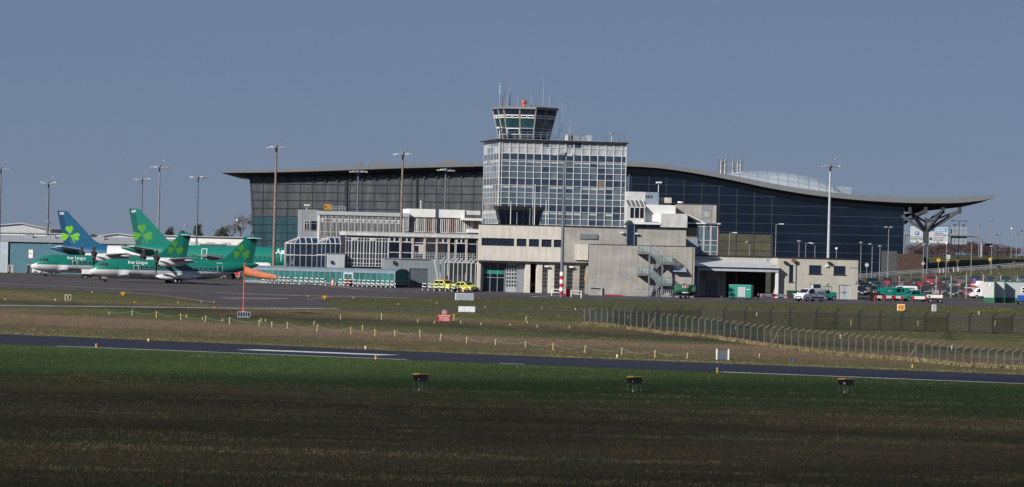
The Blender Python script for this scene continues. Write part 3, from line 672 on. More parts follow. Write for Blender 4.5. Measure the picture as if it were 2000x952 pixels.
# ------------------------------------------------------------------ the large terminal behind
M.update(fascia=mat('roof_fascia_grey', (.15, .16, .175), .5, .0, var=.06), soffit=mat('shaded_soffit', (.028, .032, .042), .7, var=.15),  # soffit colour darkened for the shade on its downward face
 tglass=mat('terminal_navy_glass', (.003, .008, .019), .09, var=.35, sc_=.12, spec=.55), tgrey=mat('terminal_leaning_glass', (.066, .078, .09), .18, c2=(.135, .145, .15), sc_=.9, st_=(1, 1, .12), spec=.5),  # leaning glass carries a grey ground reflection in its base colour
 tteal=mat('terminal_lower_glass', (.02, .055, .08), .15, c2=(.05, .11, .13), sc_=.8, st_=(1, 1, .1), spec=.5), mull=mat('terminal_mullion', (.032, .04, .053), .5, var=.1), tint=mat('glass_with_room_behind', (.05, .052, .04), .12, c2=(.10, .095, .06), sc_=.3, spec=.5),
 vault=mat('pale_rooflight_panel', (.30, .345, .40), .3, var=.12, sc_=.3))
E = Fr((0, 762, 0), 0)
te = thing('terminal', 'huge modern terminal with a sweeping wave roof and dark glass walls', 'terminal', E)
prof = [(433, 335.5, 2.5, 337.5, 339), (470, 333.2, 4.5, 338.5, 344), (540, 330.3, 6.5, 339, 347), (640, 326.5, 7.5, 337, 347), (760, 321.7, 8, 333, 343), (860, 319, 8, 330, 340), (940, 317.3, 8, 328, 337), (1050, 315.8, 8, 326, 333), (1150, 315.6, 8, 326, 331), (1230, 317.2, 8, 327, 330), (1265, 319, 8, 329, 332),
        (1300, 322.3, 8, 332.5, 335), (1350, 329, 8.5, 340, 343), (1400, 337.3, 9, 349, 352), (1450, 347, 9.5, 359, 362), (1500, 357, 10, 370, 373), (1550, 365.8, 10, 379, 382), (1600, 373, 10, 386, 390), (1650, 378.5, 10, 391, 396), (1700, 382.3, 10.5, 395, 401), (1766, 385.3, 11, 399, 407),
        (1830, 386.3, 11, 401, 409), (1880, 385.2, 11, 399, 405), (1920, 382.8, 9, 393, 396), (1943, 381, 6, 387.5, 388)]
def smooth_prof(p, n=3):
    out = []
    for i in range(len(p) - 1):
        p0, p1, p2, p3 = p[max(0, i - 1)], p[i], p[i + 1], p[min(len(p) - 1, i + 2)]
        for k in range(n):
            t = k/n; out.append(tuple(.5*(2*b + (c - a)*t + (2*a - 5*b + 4*c - d)*t*t + (3*b - a - 3*c + d)*t**3) if j else b + (c - b)*t for j, (a, b, c, d) in enumerate(zip(p0, p1, p2, p3))))
    return out + [p[-1]]
rings = []; ov = -2.4
for px, yt, th, ym, ys in smooth_prof(prof):
    x, zt = E.L(px, yt, ov); zf_ = E.Z(px, yt + th, ov); zm = E.Z(px, ym, ov + 1.2); zs = E.Z(px, ys, 0)
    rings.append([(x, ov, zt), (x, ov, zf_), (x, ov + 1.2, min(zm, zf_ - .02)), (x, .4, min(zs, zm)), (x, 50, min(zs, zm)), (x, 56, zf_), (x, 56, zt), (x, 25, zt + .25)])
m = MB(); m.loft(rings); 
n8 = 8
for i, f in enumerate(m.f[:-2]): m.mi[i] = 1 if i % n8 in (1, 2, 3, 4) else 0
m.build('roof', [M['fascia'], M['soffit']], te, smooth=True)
def soff(px):
    q = [(a[0], a[4]) for a in prof]; return lerp_t(q, px)
def wallz(px): return E.Z(px, soff(px), 0)
# left wall leans outwards
zb = 0.0; zt_ = [wallz(p) for p in (487, 700, 940, 1228)]
def lean(px, z, d=0):              # point on the leaning wall
    ztop = wallz(px); k = (ztop - z)/ztop; x = E.X(px, 0, 345)
    if px < 500: x += k*1.4
    return (x, k*3.4 + d, z)
zmid = E.Z(520, 424, 1.5)
pp = [487, 560, 640, 720, 800, 870, 940, 1010, 1080, 1228]
m = MB(); q = MB()
for a, b in zip(pp, pp[1:]):
    m.add([lean(a, zmid), lean(b, zmid), lean(b, wallz(b) + .2), lean(a, wallz(a) + .2)], [(0, 1, 2, 3)]); q.add([lean(a, 0), lean(b, 0), lean(b, zmid - .02), lean(a, zmid - .02)], [(0, 1, 2, 3)])
m.build('glass_wall', M['tgrey'], te); q.build('glass_wall', M['tteal'], te)
MB().add([lean(487, 0), lean(487, wallz(487)), (E.X(487, 0, 345), 48, wallz(487)), (E.X(487, 0, 345) + 1.4, 48, 0)], [(0, 1, 2, 3)]).build('end_wall', M['tglass'], te)
g = MB()
for i in range(9):
    py = 359 + 15.8*i
    for a, b in zip(pp, pp[1:]): g.bar(lean(a, E.Z(a, py + (a - 500)*.011, 1), -.05), lean(b, E.Z(b, py + (b - 500)*.011, 1), -.05), .1)
for k in range(31):
    p_ = 490 + k*24.2; g.bar(lean(p_, 0, -.03), lean(p_, wallz(p_), -.03), .07)
for p_ in (677, 679, 816): g.bar(lean(p_, 0, -.06), lean(p_ - 2, wallz(p_), -.06), .28)
g.build('mullion_grid', M['mull'], te)
for k in range(31):                # beam ends between the scallops under the eaves
    p_ = 490 + k*24.2; x = E.X(p_, 0, 345); z = wallz(p_); w_ = 1.05
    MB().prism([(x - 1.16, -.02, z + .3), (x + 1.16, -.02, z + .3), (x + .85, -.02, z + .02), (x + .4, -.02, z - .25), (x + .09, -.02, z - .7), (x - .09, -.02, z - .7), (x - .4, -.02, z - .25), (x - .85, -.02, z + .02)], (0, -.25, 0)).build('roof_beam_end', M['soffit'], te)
# right wall
def rwall(p0, p1, z0, z1f, m_, name, d=0, n=8):
    m = MB()
    for k in range(n):
        a, b = p0 + (p1 - p0)*k/n, p0 + (p1 - p0)*(k + 1)/n; xa, xb = E.X(a, d, 400), E.X(b, d, 400)
        m.poly([(xa, d, z0), (xb, d, z0), (xb, d, z1f(b)), (xa, d, z1f(a))])
    return m.build(name, M[m_], te)
zl = E.Z(1450, 458, 0)
rwall(1228, 1511, zl, lambda p: wallz(p) + .3, 'tglass', 'glass_wall'); rwall(1228, 1511, 0, lambda p: zl - .02, 'tint', 'glass_wall')
rwall(1511, 1766, 0, lambda p: wallz(p) + .3, 'tglass', 'glass_wall')
xr = E.X(1766, 0, 440); MB().poly([(xr, .01, 0), (xr, 48, 0), (xr, 48, wallz(1766) + .3), (xr, .01, wallz(1766) + .3)]).build('end_wall', M['tglass'], te)
g = MB()
for k in range(9):
    p_ = 1232 + k*34.5; x = E.X(p_, 0, 400); g.box(x - .06, x + .06, -.1, -.003, 0, wallz(p_))
for i in range(12):
    zz = E.Z(1700, 389 + 17.8*i, 0) + 3*1.7
    for k in range(27):
        a, b = 1228 + k*20, min(1766, 1248 + k*20)
        if zz < wallz(a) - .2 and zz < wallz(b) - .2: g.box(E.X(a, 0, 420), E.X(b, 0, 420) - .002, -.085, -.004, zz - .045, zz + .045)
    zz -= 0
g.build('mullion_grid', M['mull'], te)
# rooflight, vents and flues on the roof
m = MB(); ribs = MB(); rr = []
vx = [(1420, 338, 338.5), (1445, 335.2, 342), (1480, 334, 350), (1520, 335.3, 358), (1560, 340.5, 365), (1600, 349, 371), (1630, 361, 376), (1648, 374, 379)]
for px, pt, pb in vx:
    zt2 = E.Z(px, pt, 8); zb2 = E.Z(px, pb + 4, 8); x = E.X(px, 8, 350)
    rr.append([(x, 8 + 5 - 5*math.cos(a), zb2 + (zt2 - zb2)*math.sin(a)) for a in [PI*k/8 for k in range(9)]])
m.loft(rr, closed=False); m.build('rooflight', M['vault'], te)
for i in range(len(rr) - 1):
    for t in (0, .5):
        for k in range(4): ribs.bar([rr[i][k][j] + (rr[i + 1][k][j] - rr[i][k][j])*t for j in range(3)], [rr[i][k + 1][j] + (rr[i + 1][k + 1][j] - rr[i][k + 1][j])*t for j in range(3)], .09)
for i in range(len(rr) - 1): ribs.bar(rr[i][1], rr[i + 1][1], .07); ribs.bar(rr[i][4], rr[i + 1][4], .12)
ribs.build('rooflight_ribs', M['steel'], te)
x0, z0_ = E.L(1632, 384, 12); x1, z1_ = E.L(1664, 365.5, 12)
m = MB(); m.prism([(x0 + .5, 12, z0_), (x1 - .2, 12, z0_), (x1, 12, z1_), (x0 - .6, 12, z1_)], (0, 5, 0)); m.build('roof_vent', M['bgrey'], te)
for a, b, t, q in ((691, 705, 319.5, 325), (727, 760, 318, 323), (862, 894, 313.5, 319)):
    x0, z0_ = E.L(a, q, 10); x1, z1_ = E.L(b, t, 10); m = MB(); m.box(x0, x1, 10, 12, z0_ - .5, z1_); m.box(x0 + .9, x0 + 1.5, 10.5, 11.5, z1_, z1_ + .35); m.build('roof_vent', M['fascia'], te)
for a, b, fl_, t in ((1404.5, 1420, (1409, 1416.5), 311.5), (1429, 1450, (1431.5, 1441, 1447), 312.5)):
    x0, z0_ = E.L(a, 341, 14); x1, z1_ = E.L(b, t, 14); m = MB()
    for x in (x0, x1):
        for y in (14, 16): m.bar((x, y, z0_ - 1), (x, y, z1_), .1)
    for z in (z1_, z0_ + (z1_ - z0_)*.45):
        for y in (14, 16): m.bar((x0, y, z), (x1, y, z), .08)
        for x in (x0, x1): m.bar((x, 14, z), (x, 16, z), .08)
    fr_ = m.build('flue_frame', M['mast'], te)
    for f_ in fl_:
        x = E.X(f_, 15, 325); MB().tube((x, 15, z0_ - 1), (x, 15, z1_ - .35), .36, n=14).tube((x, 15, z1_ - .3), (x, 15, z1_ + .25), .12, n=8).build('flue', mat('polished_flue_steel', (.62, .63, .64), .25, .85, var=.1), fr_, smooth=True)
# tree-shaped column under the right eaves
def EP(px, py, d): x, z = E.L(px, py, d); return (x, d, z)
tcol = MB(); tcol.bar(EP(1808.5, 545, -1), EP(1808.5, 452, -1), 1.0, 1.0).build('tree_column', mat('shaded_column_grey', (.035, .04, .05), .6, var=.1), te)  # near-black column colour holds the shade under the eaves
for p, q, w_ in (((1808.5, 454, -1), (1874, 411, -4), .55), ((1808.5, 454, -1), (1842, 411, -4.5), .5), ((1808.5, 454, -1), (1777, 411, -4), .55), ((1808.5, 454, -1), (1762, 422, 0), .55), ((1808.5, 452, -1), (1808.5, 426, -1), .5),
                 ((1809, 436, -1), (1874, 411, -3.9), .28), ((1809, 433, -1), (1842, 411, -4.4), .28), ((1808, 434, -1), (1777, 415, -3.9), .28), ((1764, 436, 3), (1808, 412, -2), .55), ((1762, 428, 4), (1790, 412, 2), .4), ((1762, 421, 5), (1800, 413, 3), .3)):
    MB().bar(EP(*p), EP(*q), w_).build('column_branch', MATS['shaded_column_grey'], te)
for p_ in (1777, 1808, 1842, 1875): MB().bar(EP(p_, 405, -4), EP(p_, 418, -4), .55).build('bracket', MATS['shaded_column_grey'], te)
# grey and brick enclosure at the terminal foot
be = Fr((E.X(1722, -8, 510), 754.5, 0), 0); be_ = Fr((at(1722, 510, 760).x, 758.5, zf(at(1722, 510, 760).x, 758.5)), 0)
bt_ = thing('brick_enclosure', 'low grey and red brown brick enclosure at the terminal foot', 'wall', be_)
xb_, xe_, zt = be_.X(1752), be_.X(1802), be_.Z(1760, 496)
part_box('grey_wall', bt_, mat('shaded_grey_block', (.06, .062, .072), .8, var=.1), 0, xb_ - .01, 0, 2.5, -.5, zt + .45); part_box('brick_wall', bt_, mat('shaded_brick', (.06, .033, .028), .85, var=.2, sc_=2), xb_, xe_, -.2, 2.5, -.5, zt)  # block and brick colours darkened to hold the shade on the enclosure
# ------------------------------------------------------------------ old terminal wings left of the tower
U = fr_at(592.7, 674, y=455); ux = lambda p, d=0: U.X(p, d, 440)
uz = lambda px, py, d=0: U.Z(px, py, d)
ow = thing('old_terminal_wing', 'older white framed terminal wing with the CORK sign on its roof', 'building', U)
UT = uz(620, 412.8, -1); UD = 8
m = MB(); m.box(0, ux(620), 0, UD, 0, uz(600, 409.5)); m.build('grey_end_block', M['grey'], ow)
part_box('corner_trim', ow, 'lgrey', ux(605.5), ux(606.2), -.03, 0, uz(600, 464), uz(600, 410))
window(ow, ux(594), ux(604.5), uz(600, 450.5), uz(600, 431.5), -.05, 2, 0, zs=[uz(600, 450.5), uz(600, 436.5), uz(600, 431.5)], gm='glassb'); window(ow, ux(607), ux(619), uz(613, 450.5), uz(613, 431.5), -.05, 1, 0, zs=[uz(613, 450.5), uz(613, 437), uz(613, 431.5)], fm='steel')
x0, x1 = ux(620), ux(797)
part_box('white_wall', ow, 'whited', x0, x1, -1, UD, 0, UT); part_box('white_corner', ow, 'white', x0, ux(622.5), -1.15, -1.0, 0, UT - .01)
part_box('roof_edge', ow, 'lgrey', x0 - .2, x1, -1.3, -1.0, UT - .55, UT + .05)
nb = 14; zr = [uz(620, y, -1.15) for y in (463, 452.5, 433.5, 427, 420)]
for k in range(nb):
    a, b = ux(623.5, -1.15) + (ux(784, -1.15) - ux(623.5, -1.15))*k/nb, ux(623.5, -1.15) + (ux(784, -1.15) - ux(623.5, -1.15))*(k + 1)/nb
    w_ = window(ow, a, b, zr[0], zr[-1], -1.08, 4, 0, zs=zr, fw=.06, fm='frame', gm='glass', fd=.05)
    if k % 1 == 0 and k != 1: MB().box(a + (b - a)*.22, a + (b - a)*.78, -1.19, -1.185, zr[2] + .05, zr[3] - .03).box(a + (b - a)*.3, a + (b - a)*.44, -1.2, -1.191, zr[2] + .16, zr[3] - .14, 1).box(a + (b - a)*.56, a + (b - a)*.7, -1.2, -1.191, zr[2] + .16, zr[3] - .14, 1).build('vent_panel', [M['white'], M['dark']], w_)
window(ow, ux(786), ux(796), uz(790, 452), uz(790, 424), -1.15, 1, 3, gm='grey')
# CORK sign on the roof
xs_, zs_ = U.L(632, 411.5, -.6); xe, ze = U.L(649.5, 398.5, -.6)
sg = thing('cork_sign', 'yellow CORK letter sign on the roof of the white wing', 'sign', Fr(U.w((xs_, -.6, zs_ - .05)), AR))
for i, ch in enumerate('CORK'):
    w_ = (xe - xs_)/4; m = MB(); a = i*w_ + .03; b = (i + 1)*w_ - .07
    for y, mi in ((-.1, 0), (.12, 1)): text_xz(m, ch, a, b, .15, ze - zs_, y, mi, bold=.03)
    m.box(a, b, -.02, .02, 0, .15, 1); m.build('letter', [mat('sign_yellow', (.78, .40, .03), .5, var=.08), M['dark']], sg)
m = MB(); [m.bar((xe - xs_ + .1 + k*.5, 0, 0), (xe - xs_ + .1 + k*.5, 0, .75), .06) for k in range(5)]; m.bar((xe - xs_, 0, .75), (xe - xs_ + 2.2, 0, .75), .06); m.bar((xe - xs_, 0, .4), (xe - xs_ + 2.2, 0, .4), .05); m.build('sign_frame', M['lgrey'], sg)
cctv('roof_camera', 'white twin camera on the grey end of the old terminal', U.w((.5, .5, uz(600, 409.5))), AR, pole=.5)
# white roofed right half of the wing
V = Fr(U.w((ux(798), -.6, 0)), AR); vx_ = lambda p: V.X(p, 0, 430); vz = lambda px, py: V.Z(px, py, 0)
vw = thing('white_gallery', 'bright white roofed gallery with closely spaced window posts beside the tower', 'building', V)
GX = vx_(938); z_t, z_b, z_w0, z_w1 = vz(805, 408), vz(805, 424), vz(805, 453.5), vz(805, 424.5)
part_box('wall', vw, 'whited', 0, GX, .3, 8, 0, z_b); part_box('roof_band', vw, 'white', 0, vx_(907), -.1, 8, z_b, z_t); part_box('roof_band', vw, 'whited', vx_(907) + .01, GX, .2, 8, z_b + .6, z_t - .05)
part_box('canopy', vw, 'white', vx_(900), GX + 1, -1.4, .1, vz(915, 431), vz(915, 426.5)); part_box('canopy', vw, 'white', vx_(912), GX + 1, -1.3, .1, vz(915, 455), vz(915, 448))
nb = 9
for k in range(nb):
    a, b = GX*k/nb, GX*(k + 1)/nb; window(vw, a, b, z_w0, z_w1, .2, 4, 1, 'framep' if k % 3 == 2 else 'frame', 'glass', .13, fd=.07)
tag(MB().tube((0, 0, 0), (0, 0, 1.2), .12, n=6).sph((0, 0, 1.2), .2).build('roof_vent_pipe', M['lgrey'], loc=V.w((vx_(825), 2, z_t)), rz=AR), 'short grey vent pipe on the white gallery roof', 'vent pipe')
# lower glazed lounge
Lg = fr_at(674.5, 657, y=500); lx_ = lambda p, d=0: Lg.X(p, d, 480); lz_ = lambda px, py, d=0: Lg.Z(px, py, d)
gl = thing('glazed_lounge', 'lower glazed lounge with dark panes, white roof edge and balcony', 'building', Lg)
LT = lz_(676, 452); x1 = lx_(758); x2 = lx_(934)
part_box('core', gl, 'dark', .1, x2, .3, 7, 0, LT - .1); part_box('roof', gl, 'whited', -.1, x2, -.35, 7, LT - .62, LT)
part_box('roof_edge', gl, 'lgrey', -.13, x2, -.38, -.351, LT - .1, LT + .04)
zr = [lz_(676, y) for y in (520, 513.5, 505, 494, 470, 464.5, 457.5)]
for k in range(7):
    a, b = x1*k/7, x1*(k + 1)/7 - .01
    w_ = window(gl, a, b, zr[0], zr[-1], .1, 2, 0, zs=zr, fw=.08, gm='glassb', fd=.05)
    if k in (1, 4): MB().box(a + .1, b - .1, -.03, -.01, zr[4] + .03, zr[5] - .02).box(a + .25, a + .4, -.04, -.03, zr[4] + .1, zr[5] - .1, 1).box(b - .4, b - .25, -.04, -.03, zr[4] + .1, zr[5] - .1, 1).build('vent_panel', [M['white'], M['dark']], w_)
bays = [(758, 782, 1), (782, 806, 1), (807, 829, 2), (829, 853, 3), (853, 876.5, 1), (877.5, 890, 3), (890, 911, 1), (912, 933, 3)]
zr = [lz_(800, y) for y in (508, 494, 474, 463.5, 457.5)]
for a, b, t in bays:
    xa, xb = lx_(a) + .04, lx_(b) - .04
    w_ = window(gl, xa, xb, lz_(800, 507), zr[-1], .1, 1, 0, zs=[zr[0], zr[1] if a < 800 else zr[0], zr[2], zr[3], zr[4]], fw=.1, gm='glass')
    if t == 1: MB().box(xa + .1, xb - .1, -.03, -.01, zr[2], zr[3]).box(xa + .25, (xa + xb)/2 - .12, -.04, -.029, zr[2] + .16, zr[3] - .16, 1).box((xa + xb)/2 + .12, xb - .25, -.04, -.029, zr[2] + .16, zr[3] - .16, 1).build('vent_panel', [M['frame'], M['glass']], w_)
    if t == 2: MB().box(xa + .1, xb - .1, -.035, -.012, lz_(810, 496), lz_(810, 478)).box(xa + .2, xa + .85, -.045, -.034, lz_(810, 495), lz_(810, 480), 1).box(xb - .85, xb - .2, -.045, -.034, lz_(810, 495), lz_(810, 480), 2).build('door', [M['frame'], M['glass'], M['cream']], gl)
for p_ in (782.5, 806.5, 830, 853, 877, 911.5): part_box('column', gl, 'framep', lx_(p_) - .12, lx_(p_) + .12, -.15, .1, 0, LT - .63)
# balcony
bx0, bx1 = lx_(807, -1.6), lx_(927, -1.6); bz = lz_(815, 509.5, -1.6)
part_box('balcony_deck', gl, 'lgrey', bx0, bx1, -1.9, .05, bz - .22, bz)
m = MB()
for k in range(27): x = bx0 + (bx1 - bx0)*k/26; m.bar((x, -1.85, bz), (x, -1.85, bz + 1.35), .09 if k % 5 == 0 else .05)
for h in (.25, .55, .85, 1.1, 1.35): m.bar((bx0, -1.85, bz + h), (bx1, -1.85, bz + h), .05)
for y in (-1.85, 0):
    for h in (.5, .9, 1.3): m.bar((bx1, -1.85, bz + h), (bx1, 0, bz + h), .05)
m.build('balcony_railing', M['lgrey'], gl)
for p_ in (859, 875, 921): part_box('balcony_post', gl, 'lgrey', lx_(p_, -1.6) - .1, lx_(p_, -1.6) + .1, -1.8, -1.6, 0, bz - .22)
m = MB(); [m.box(bx1 + k*.24, bx1 + (k + 1)*.24, -1.8, -.8, bz - .2*(k + 1), bz - .2*k - .14) for k in range(12)]; m.bar((bx1, -1.85, bz + 1), (bx1 + 2.9, -1.85, bz - 1.4), .06); m.build('balcony_stair', M['lgrey'], gl)
# corrugated shed under the lounge, roller door
K_ = fr_at(751, 650, y=540); kx = lambda p: K_.X(p, 0, 530); kz = lambda px, py: K_.Z(px, py, 0)
sh = thing('corrugated_shed', 'grey corrugated shed with a dark roller door beside the walkway', 'shed', K_)
CG = corrugated('grey_corrugated', (.20, .235, .25), .42)
part_box('smooth_wall', sh, 'grey', 0, kx(784) - .01, 0, 3.5, 0, kz(760, 505.5)); 
m = MB(); wall_open(m, kx(784), kx(867), 0, kz(784, 506), .05, .4, [(kx(800), kx(836), -.1, kz(800, 524.5))]); m.box(kx(866), kx(867), .4, 4, 0, kz(784, 506) - .01); m.build('corrugated_wall', CG, sh)
part_box('roof', sh, 'grey', -.1, kx(838), -.15, 3.6, kz(760, 505.5) + .01, kz(760, 504)); MB().box(0, .4, -.4, 0, 0, .5).build('wall_light', M['dark'], sh, loc=(kx(767), 0, kz(765, 516)))
m = MB(); z1 = kz(800, 524.5); [m.box(kx(800), kx(836), .2 + .02*(i % 2), .3, z1*i/24, z1*(i + 1)/24 - .004) for i in range(24)]; m.build('roller_door', mat('roller_door_grey', (.09, .115, .135), .5, var=.1), sh)
# grey cabinet before the pavilion
q = fr_at(640, 655.5, y=520); ob = thing('grey_kiosk', 'plain grey boarded kiosk between the two lanterns and the lounge', 'kiosk', q)
part_box('wall', ob, 'lgrey', 0, q.X(673, 0, 510), 0, 1.4, 0, q.Z(650, 496.5)); part_box('roof', ob, 'grey', -.08, q.X(673, 0, 510) + .08, -.08, 1.45, q.Z(650, 496.5) + .003, q.Z(650, 496.5) + .1)
MB().box(0, .35, -.3, 0, 0, .45).build('wall_light', M['dark'], ob, loc=(.45, 0, q.Z(650, 515)))
# two glass lanterns
for pa, pb, lb, Yq in ((560.5, 621, 'left glass lantern pavilion with a hipped dark blue roof', 663), (621.3, 674, 'right glass lantern pavilion partly behind the grey kiosk', 662)):
    q = fr_at(pa, Yq, y=500); w_ = q.X(pb, 0, 500); ez = q.Z(pa + 2, 475.5); rz_ = q.Z(pa + 30, 464)
    t = thing('glass_pavilion', lb, 'pavilion', q, group='glass lanterns'); ch = 1.3
    plan = [(0, ch + 1.5), (0, ch), (ch*.45, .25), (ch*.9, 0), (w_, 0)]
    segs = list(zip(plan, plan[1:]))
    last = plan[3]; pts = [last] + [(last[0] + (w_ - last[0])*k/4, 0) for k in range(1, 5)]
    segs = segs[:3] + list(zip(pts, pts[1:]))
    fr_m = MB()
    for a, b in segs:
        a3, b3 = Vector((*a, 0)), Vector((*b, 0))
        MB().add([a3, b3, b3 + Vector((0, 0, ez)), a3 + Vector((0, 0, ez))], [(0, 1, 2, 3)]).build('window', M['glassb'], t)
        for v in (a3, b3): fr_m.bar(v, v + Vector((0, 0, ez)), .13)
        for z in (ez*.0 + .1, q.Z(pa, 498), ez): fr_m.bar(a3 + Vector((0, -.02, z)), b3 + Vector((0, -.02, z)), .12)
    apex = Vector((w_*.42, 1.7, rz_)); rend = Vector((w_ + .4, 1.7, rz_)); rf = MB()
    top = [Vector((*p, ez)) for p in plan[:4]] + [Vector((*p, ez)) for p in pts[1:]]
    for a, b in zip(top, top[1:]):
        ta = apex if a.x < w_*.5 else Vector((a.x, 1.7, rz_)); tb = apex if b.x < w_*.5 else Vector((b.x, 1.7, rz_))
        rf.poly([a, b, tb, ta] if (ta - tb).length > .01 else [a, b, ta]); fr_m.bar(a + Vector((0, -.03, .03)), ta + Vector((0, -.03, .03)), .13)
    fr_m.bar(apex, rend, .14)
    rf.build('roof', mat('pavilion_blue_glass', (.012, .03, .085), .12, var=.3), t); fr_m.build('frame', M['frame'], t)
# ------------------------------------------------------------------ glazed walkway along the stands
PR = gnd(771, 562.5); PLx = at(478, 540, 663); PL = Vector((PLx.x, 663, zf(PLx.x, 663)))
dv = PR - PL; W = Fr((PL.x, PL.y, PL.z - .05), math.atan2(dv.y, dv.x)); WL = math.hypot(dv.x, dv.y)
wk = thing('glazed_walkway', 'long teal glazed passenger walkway with an arched grey roof', 'walkway', W)
WZ = [W.Z(771, 534.5)][0]; WW = 3.6; RH = W.Z(787, 526.5, 1.5) - WZ
TG = mat('walkway_teal_glass', (.012, .085, .085), .25, c2=(.04, .17, .16), sc_=.5, st_=(.6, .6, .35), spec=.5)
arc = [(WW/2 - (WW/2 + .1)*math.cos(PI*k/10), WZ + RH*math.sin(PI*k/10)) for k in range(11)]
zl = lambda x: -(1 - x/WL)*(PL.z - PR.z)*0
m = MB(); m.loft([[(x, y, z) for y, z in arc] for x in [WL*k/26 for k in range(27)]], closed=False); m.loft([[(x, y, z - .06) for y, z in arc][::-1] for x in (0, WL)], closed=False)
m.build('roof', mat('walkway_roof_grey', (.15, .20, .235), .45, var=.12, sc_=.8), wk, smooth=True)
npn = 26; fr_m = MB()
for k in range(npn):
    a, b = WL*k/npn, WL*(k + 1)/npn
    MB().add([(a, 0, .35), (b, 0, .35), (b, 0, WZ), (a, 0, WZ)], [(0, 1, 2, 3)]).build('glass_panel', TG, wk)
    fr_m.bar((a, -.03, 0), (a, -.03, WZ), .08)
MB().add([(0, WW, 0), (WL, WW, 0), (WL, WW, WZ), (0, WW, WZ)], [(3, 2, 1, 0)]).build('rear_wall', TG, wk)
for k in range(1, 4): fr_m.bar((WL, WW*k/4, 0), (WL, WW*k/4, WZ + RH*math.sin(PI*k/4)*.95), .06)
for y in (0, WW): fr_m.bar((WL, y, 0), (WL, y, WZ), .16)
for h in (.35, WZ): fr_m.bar((0, -.03, h), (WL, -.03, h), .1)
fr_m.bar((WL, 0, 1.0), (WL, WW, 1.0), .05); fr_m.bar((WL, 0, .35), (WL, WW, .35), .05)
for (ya, za), (yb, zb_) in zip(arc, arc[1:]): fr_m.bar((WL + .02, ya, za), (WL + .02, yb, zb_), .16)
fr_m.build('frame', M['grey'], wk)
MB().poly([(WL - .02, WW, .35), (WL - .02, 0, .35), *[(WL - .02, y, z - .05) for y, z in arc]][::-1]).build('end_panel', mat('walkway_end_glass', (.03, .17, .16), .25, var=.2), wk)
part_box('kerb', wk, 'grey', 0, WL, .02, .1, 0, .35)
xd = WL*.665; MB().box(xd, xd + 1.9, -.12, -.05, 0, WZ - .05).box(xd + .2, xd + .95, -.14, -.121, .1, WZ - .3, 1).box(xd + 1.0, xd + 1.7, -.14, -.121, .1, WZ - .3, 1).build('door', [M['lgrey'], TG], wk)
# ------------------------------------------------------------------ annexe right of the tower
X = fr_at(1226, 641.5, y=430); X.o.z = 0
an = thing('rooftop_annexe', 'jumble of white and grey plant rooms and glazing right of the tower', 'building', X)
def rb(name, m, a, b, t, u, d, dep, parent=None, fr=None, bevel=0):
    fr = fr or X; x0, z1 = fr.L(a, t, d); x1, _ = fr.L(b, t, d); z0 = fr.Z(a, u, d) if u is not None else 0
    return part_box(name, parent or an, m, x0, x1, d, d + dep, z0, z1, bevel=bevel)
rb('weathered_wall', 'whited', 1226, 1263, 374.5, None, 4, 3); rb('plant_room', 'bgrey', 1262, 1287, 375.5, 400, 3, 3.5); rb('side_wall', 'conc', 1287.2, 1311.5, 386, 400, 3.8, 3)
m = MB()
for k in range(3): x, z = X.L(1268.5 + k*5, 389); m.box(x, x + .22, 2.97, 2.995, X.Z(1270, 387.5, 3), X.Z(1270, 382, 3))
m.build('vent_slot', M['dark'], an)
x0, zt = X.L(1226, 391, 2); x1, z2 = X.L(1259, 392, 2.2); zm = X.Z(1240, 405, .5); zb = X.Z(1240, 428, .5)
g = MB(); g.poly([(x0, .5, zm), (x1 - .3, .5, zm), (x1, 3.9, zt), (x0, 3.9, zt)]); g.build('sloped_glazing', M['glassb'], an)
window(an, x0, x1 - .3, zb, zm, .5, 3, 1, gm='glass', fw=.14)
g = MB()
for k in range(5): xx = x0 + (x1 - x0)*k/4; g.bar((xx - .2, .45, zm), (xx, 3.85, zt + .03), .16)
g.bar((x0, .45, zm), (x1 - .2, .45, zm), .18); g.bar((x1, 3.8, zt), (x1 - .3, .45, zb), .2); g.build('glazing_frame', M['frame'], an)
rb('white_plant_room', 'white', 1263, 1320, 400, 433, 1.5, 5, bevel=.04); rb('white_plant_room', 'whited', 1291, 1343, 417, 444, .2, 2.5, bevel=.04); rb('roof_deck', 'wmet', 1238, 1292, 433.5, 438, .1, 6)
rb('grey_wall', 'concg', 1320.5, 1399.6, 397.5, None, 3, 4); rb('dark_recess', 'grey', 1370.5, 1391, 399, 434, 2.96, .03); rb('hatch_panel', 'concg', 1375, 1388, 414, 424, 2.9, .05); rb('roof_edge', 'dark', 1287, 1399.8, 396.3, 397.5, 2.9, 4.2)
x0, z0 = X.L(1343, 420, 2.9); x1, z1 = X.L(1372, 435, 2.9); MB().prism([(x0, 2.9, z0), (x1, 2.9, z1), (x0, 2.9, z1)], (0, -.5, 0)).build('dark_gusset', M['dark'], an)
MB().bar((x0, 2.3, z0), (x1, 2.3, z1), .15).build('gusset_rail', M['wmet'], an)
x, z = X.L(1331, 397, 4); MB().tube((x, 4.6, z), (x, 4.6, z + .25), .5, n=12).build('roof_dome', M['wmet'], an)
m = MB()
for a, b, t in ((1367, 1388, 427),): 
    x0, z0 = X.L(a, 434, .6); x1, z1 = X.L(b, t, .6); m.bar((x0, .6, z0), (x0, .6, z1), .08).bar((x0, .6, z1), (x1, .6, z1), .08).bar((x1, .6, z0), (x1, .6, z1), .08)
m.build('roof_railing', M['steel'], an)
cctv('roof_camera', 'white camera on a pole above the grey blue plant room', X.w((X.X(1286, 3.5, 375), 3.5, X.Z(1286, 375.5, 3.5))), AR, pole=1.3)
